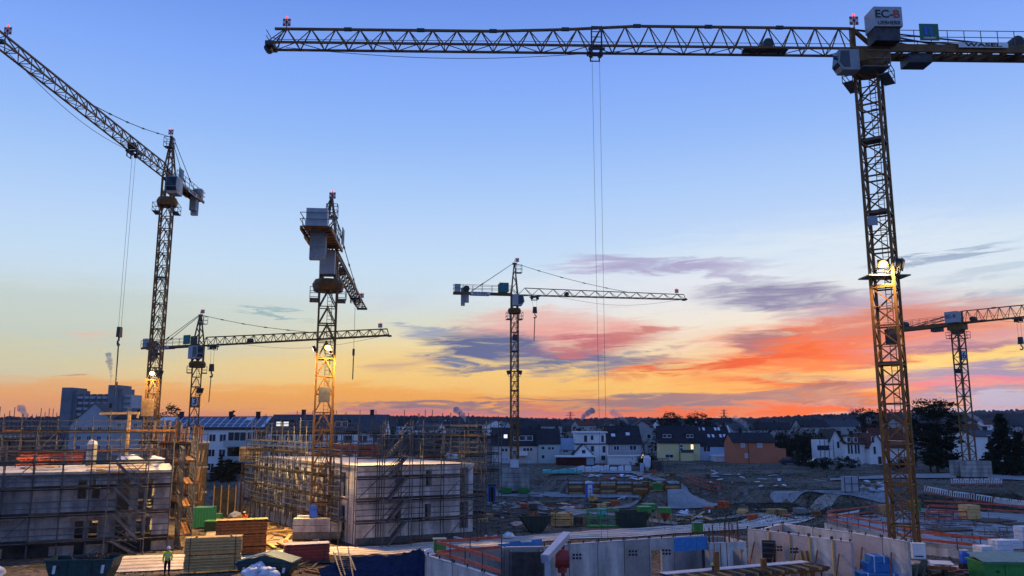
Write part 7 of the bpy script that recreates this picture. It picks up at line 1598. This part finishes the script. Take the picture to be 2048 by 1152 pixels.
# roof clutter
rr = random.Random(13)
zr_ = 6.4
r = thing('concrete_column', 'pale concrete column standing on the left roof slab', 'column', G(181, 932, zr_)); MB().box(-.32, .32, -.3, .3, 0, 1.9).build('shaft', 'concrete', r); MB().hexa([(-.32, -.3, 1.903), (.32, -.3, 1.903), (.32, .3, 1.903), (-.32, .3, 1.903), (-.15, -.2, 2.3), (.25, -.2, 2.2), (.25, .2, 2.2), (-.15, .2, 2.3)]).build('cap', 'frost', r)
guard('red guard rail across the back of the left roof slab', [(38, 928), (110, 925), (168, 924)], zr_, (.25, .75, 1.1), 'red_formwork', .2); guard('red guard rail nearer on the left roof slab', [(30, 936), (100, 932), (165, 931)], zr_, (.3, .8), 'red_formwork', .2)
for i in range(18): p = G(rr.uniform(30, 320), rr.uniform(932, 943), zr_); o = block('timber_board', (p.x, p.y, zr_ + .06), (rr.uniform(1, 2.8), rr.uniform(.3, .9), .1), rr.choice(('timber_pale', 'frost', 'timber', 'slab_top')), None, rr.uniform(.2, .6)); tag(o, 'board lying on the left roof slab', 'board', 'boards on the left roof')
for i in range(14): p = G(rr.uniform(700, 930), rr.uniform(912, 921), 6.6); o = block('timber_board', (p.x, p.y, 6.66), (rr.uniform(1, 3), rr.uniform(.4, 1), .14), rr.choice(('timber', 'frost', 'red_formwork', 'timber_pale')), None, rr.uniform(.2, .6)); tag(o, 'board lying near the back of the middle roof slab', 'board', 'boards on the middle roof')
guard('orange-red formwork rail at the back of the middle roof slab', [(660, 908), (720, 912), (758, 913)], 6.6, (.3, .8, 1.1), 'red_formwork', .3)
# flying timber bundle at the corner of the middle block
p = AT(503, 908, 95); r = thing('timber_bundle', 'bundle of warm lit beams jutting at the far corner of the middle block', 'timber bundle', p)
for k in range(6): block('beam', (0, 0, -.7 + k * .28), (2.5, 1.0, .24), ('timber', 'timber_pale')[k % 2], r)
for x in (-1, 1): piece('support', (x, 0, -.9), (x, 0, -p.z), .15, 'timber_brown', r)
# white portal frame on left roof and dark form panel, block stacks in the lit yard
p = AT(228, 870, 82); r = thing('formwork_portal', 'pale T-shaped formwork frame standing behind the left roof', 'formwork frame', (p.x, p.y, 0)); piece('post', (1.4, 0, 5), (1.4, 0, zof(826, 82)), .25, 'timber_pale', r); piece('crossbar', (-1.6, 0, zof(827, 82)), (2.4, 0, zof(826, 82)), .22, 'timber_pale', r); piece('brace', (2.3, 0, zof(826, 82)), (2.2, 0, zof(836, 82)), .15, 'timber_pale', r)
p = G(448, 1030); r = thing('form_panel', 'tall dark formwork panel standing in the lit yard', 'formwork', p, R(5)); MB().box(-1.3, 1.3, -.08, .08, 0, 2.9).build('sheet', 'insulation_dark', r)
for x in (-1.2, -.4, .4, 1.2): piece('stud', (x, -.13, 0), (x, -.13, 3.3), .1, 'timber', r)
for i, (px, py, z) in enumerate(((484, 1010, 0), (497, 1010, 0), (484, 1010, .85), (497, 1010, .85), (484, 1010, 1.7), (497, 1010, 1.7), (484, 1010, 2.55), (497, 1010, 2.55))):
    p = G(px, py + 14, 0); o = thing('block_pallet', ('bottom', 'second', 'third', 'top')[i // 2] + (' right' if i % 2 else ' left') + ' pale sand-lime block pack stacked left of the middle block', 'block pack', (p.x, p.y, z), .05, 'sand-lime block packs')
    for a_ in range(2):
        for c_ in range(2): block('block', (-.24 + .48 * a_, 0, .22 + .4 * c_), (.46, .9, .38), 'timber_pale' if i < 2 else 'precast', o)
p = G(408, 1055); r = thing('green_container', 'green corrugated site container in the lit yard', 'container', p, R(4)); MB().box(-.9, .9, -.8, .8, .1, 2.0).build('shell', 'green_sign', r)
for i in range(7): block('rib', (-.81 + i * .27, -.82, 1.05), (.1, .05, 1.85), 'green_sign', r)
p = G(458, 1062); r = thing('green_trough', 'low dark green form trough behind the brown timber stack', 'trough', p, R(3)); MB().box(-2.2, 2.2, -.5, .5, 0, .9).build('shell', 'green_dark', r); MB().box(-2.25, 2.25, -.55, .55, .903, 1.0).build('rim', 'green_paint', r)
p = G(433, 1042); r = thing('green_box', 'small pale green box in front of the dark formwork panel', 'box', p); MB().box(-.5, .5, -.35, .35, 0, .7).build('housing', 'green_paint', r); MB().box(-.53, .53, -.38, .38, .703, .78).build('lid', 'teal_lid', r)
bagmesh(50, .7, .5, .4, 'frost', 'pale rubble sack heap beside the lit planks', G(470, 1034)); 
for i in range(10):
    p = G(545 + i * 6, 1030 + 3 * (i % 3)); o = piece('leaning_beam', p, p + Vector((rr.uniform(-1.5, 1.5), .6, rr.uniform(1.5, 2.6))), .16, rr.choice(('timber', 'timber_brown')), None, h=.1); tag(o, 'beam leaning against the lit left face of the middle block', 'beam', 'beams leaning on the middle block')
for i in range(2):
    p = G(1222 + i * 0, 1000, 0)
for px, py, lb in ((1293, 982, 'bright green barrow bin on the soil heap, left'), (1315, 982, 'bright green bin on the soil heap, right')):
    p = GT(px, py); r = thing('green_bin', lb, 'bin', p, .1); MB().hexa([(-.4, -.35, .1), (.4, -.35, .1), (.4, .35, .1), (-.4, .35, .1), (-.55, -.45, .9), (.55, -.45, .9), (.55, .45, .9), (-.55, .45, .9)]).build('tub', 'green_paint', r); MB().box(-.58, .58, -.48, .48, .9, .97).build('rim', 'green_paint', r)
for px, lb in ((1008, 'green bin at the foot of the slim crane, left'), (1043, 'bright green heap of formwork at the foot of the slim crane, right')):
    p = G(px + 4, 988); r = thing('green_bin', lb, 'bin', p, .05); MB().hexa([(-.7, -.4, .1), (.7, -.4, .1), (.7, .4, .1), (-.7, .4, .1), (-.9, -.5, 1.0), (.9, -.5, .8), (.9, .5, .8), (-.9, .5, 1.0)]).build('tub', 'green_paint', r); MB().box(-.6, .6, -.3, .3, 0, .1).build('skid', 'dark_steel', r)
p = G(984, 1004); r = thing('blue_toilet', 'dark blue upright site cabin at the right of the far scaffold', 'portable toilet', p); MB().box(-.5, .5, -.5, .5, .05, 2.1).build('cabin', 'blue_paint', r); MB().box(-.55, .55, -.55, .55, 2.103, 2.25).build('roof', 'navy', r); MB().box(-.35, .35, -.53, -.503, .1, 1.95).build('door', 'navy', r)

# ---------------------------------------------------------------- dry grass and weeds
rg = random.Random(4); b = MB()
for i in range(42000):
    px, py = rg.choice(((rg.uniform(1300, 1800), rg.uniform(990, 1032)), (rg.uniform(1000, 1880), rg.uniform(928, 975)), (rg.uniform(1400, 2048), rg.uniform(930, 990)), (rg.uniform(1400, 1800), rg.uniform(1000, 1022))))
    if rg.random() < .6:
        x, y = rg.uniform(27, 62), rg.uniform(92, 103)
    else:
        q = G(px, py, 1.5); x, y = q.x, q.y
    n_ = noise.noise((x * .2, y * .2, 6))
    if n_ < -.05: continue
    z = hz(x, y); h = rg.uniform(.08, .34) * (.6 + n_); a = rg.uniform(0, 3.14); w = rg.uniform(.03, .10) * (1 if y < 130 else 1.6); dx, dy = math.cos(a) * w, math.sin(a) * w; lx, ly = rg.uniform(-.2, .2), rg.uniform(-.2, .2)
    k = len(b.v); b.v += [(x - dx, y - dy, z - .02), (x + dx, y + dy, z - .02), (x + lx, y + ly, z + h)]; b.f.append((k, k + 1, k + 2)); b.m.append(rg.random() < .55)
tag(b.build('grass', ['grass_dry', 'grass_dark']), 'dry weeds and grass on the bank and waste ground', 'grass', kind='stuff')
# clods and stones
b = MB()
for i in range(12000):
    px, py = rg.uniform(150, 2048), rg.uniform(985, 1150); p = G(px, py, 0); x, y = p.x, p.y
    if y < 45 or noise.noise((x * .15, y * .15, 11)) < 0: continue
    z = hz(x, y); s = rg.uniform(.04, .13) * (2.2 if rg.random() < .06 else 1); k = len(b.v)
    for j in range(4): a = 1.57 * j + rg.uniform(-.4, .4); b.v.append((x + s * math.cos(a) * rg.uniform(.6, 1.2), y + s * math.sin(a), z - .02))
    b.v.append((x + rg.uniform(-.3, .3) * s, y, z + s * rg.uniform(.4, .9)))
    for j in range(4): b.f.append((k + j, k + (j + 1) % 4, k + 4)); b.m.append(0)
tag(b.build('clods', 'soil'), 'clods of earth and stones over the muddy ground', 'clods', kind='stuff')

# ---------------------------------------------------------------- trees of the village, smoke
b = MB(); rv = random.Random(19)
for i in range(900):
    Y = rv.uniform(235, 700); p = AT(rv.uniform(760, 2048), 860, Y); x = p.x; s = rv.uniform(1.2, 3.2); h = rv.uniform(3, 8); z = 1 + (Y - 235) * .006
    if noise.noise((x * .02, Y * .02, 1)) < -.1: continue
    for j in range(16):
        q = Vector((x + rv.gauss(0, s * .5), Y + rv.gauss(0, s * .5), z + h * rv.uniform(.1, 1))); leafq(b, q, rv.uniform(.5, 1.3), rv, .8)
tag(b.build('village_greenery', 'needles'), 'dark gardens and hedges filling the village behind the houses', 'greenery', kind='stuff')
sm = bpy.data.materials.new('smoke'); sm.use_nodes = True; t = sm.node_tree; t.nodes.remove(t.nodes['Principled BSDF']); pv = t.nodes.new('ShaderNodeVolumePrincipled'); pv.inputs['Color'].default_value = (.85, .87, .92, 1); pv.inputs['Density'].default_value = .4
t.links.new(pv.outputs[0], t.nodes['Material Output'].inputs['Volume']); MATS['smoke'] = sm
def plume(label, p, h, r, lean, seed):
    me = bpy.data.meshes.new('smoke'); bm = bmesh.new(); n = 11
    for i in range(n):
        k = i / (n - 1); c = Vector((lean * k * k * h + r * .5 * noise.noise((i * .9, seed, 0)), 0, h * k)); rr_ = r * (.25 + .75 * k) * (1 + .4 * noise.noise((i * 1.7, seed, 3)))
        res = bmesh.ops.create_icosphere(bm, subdivisions=2, radius=rr_)
        for v in res['verts']: v.co *= 1 + .5 * noise.noise(v.co * (1.2 / r) + Vector((i, seed, 0))); v.co += c
    bm.to_mesh(me); bm.free(); me.materials.append(MATS['smoke']); o = ob('smoke', me, None, p); tag(o, label, 'smoke', kind='stuff')
p = AT(221, 770, 404); plume('grey-white smoke rising from the apartment tower flue', p, 15, 1.6, -.15, 1)
for px, py, Y, h, r, ln, lb in ((1255, 850, 330, 5, 1.3, -1.2, 'white chimney smoke over the grey double house'), (1497, 862, 260, 4, 1.1, -1.0, 'white chimney smoke behind the orange house'), (1750, 858, 235, 5, 1.2, -1.2, 'white chimney smoke over the white terrace'), (1162, 846, 1200, 18, 5, .9, 'pale smoke beside the horizon pylon'), (930, 842, 900, 12, 4, -.8, 'pale smoke over the far dense scaffold'), (1965, 850, 420, 5, 1.6, -1.2, 'white chimney smoke left of the right-edge spruce'), (52, 838, 700, 9, 3, -.6, 'thin smoke above the far left scaffold')):
    plume(lb, AT(px, py, Y), h, r, ln, px)
# ---------------------------------------------------------------- thin morning haze
hm = bpy.data.materials.new('haze'); hm.use_nodes = True; t = hm.node_tree; t.nodes.remove(t.nodes['Principled BSDF']); pv = t.nodes.new('ShaderNodeVolumePrincipled'); pv.inputs['Color'].default_value = (.72, .80, .95, 1); pv.inputs['Density'].default_value = .00007; pv.inputs['Anisotropy'].default_value = .2
t.links.new(pv.outputs[0], t.nodes['Material Output'].inputs['Volume']); MATS['haze'] = hm
tag(MB().box(-3300, 3300, -620, 3300, -6, 95).build('haze', 'haze'), kind='stuff')
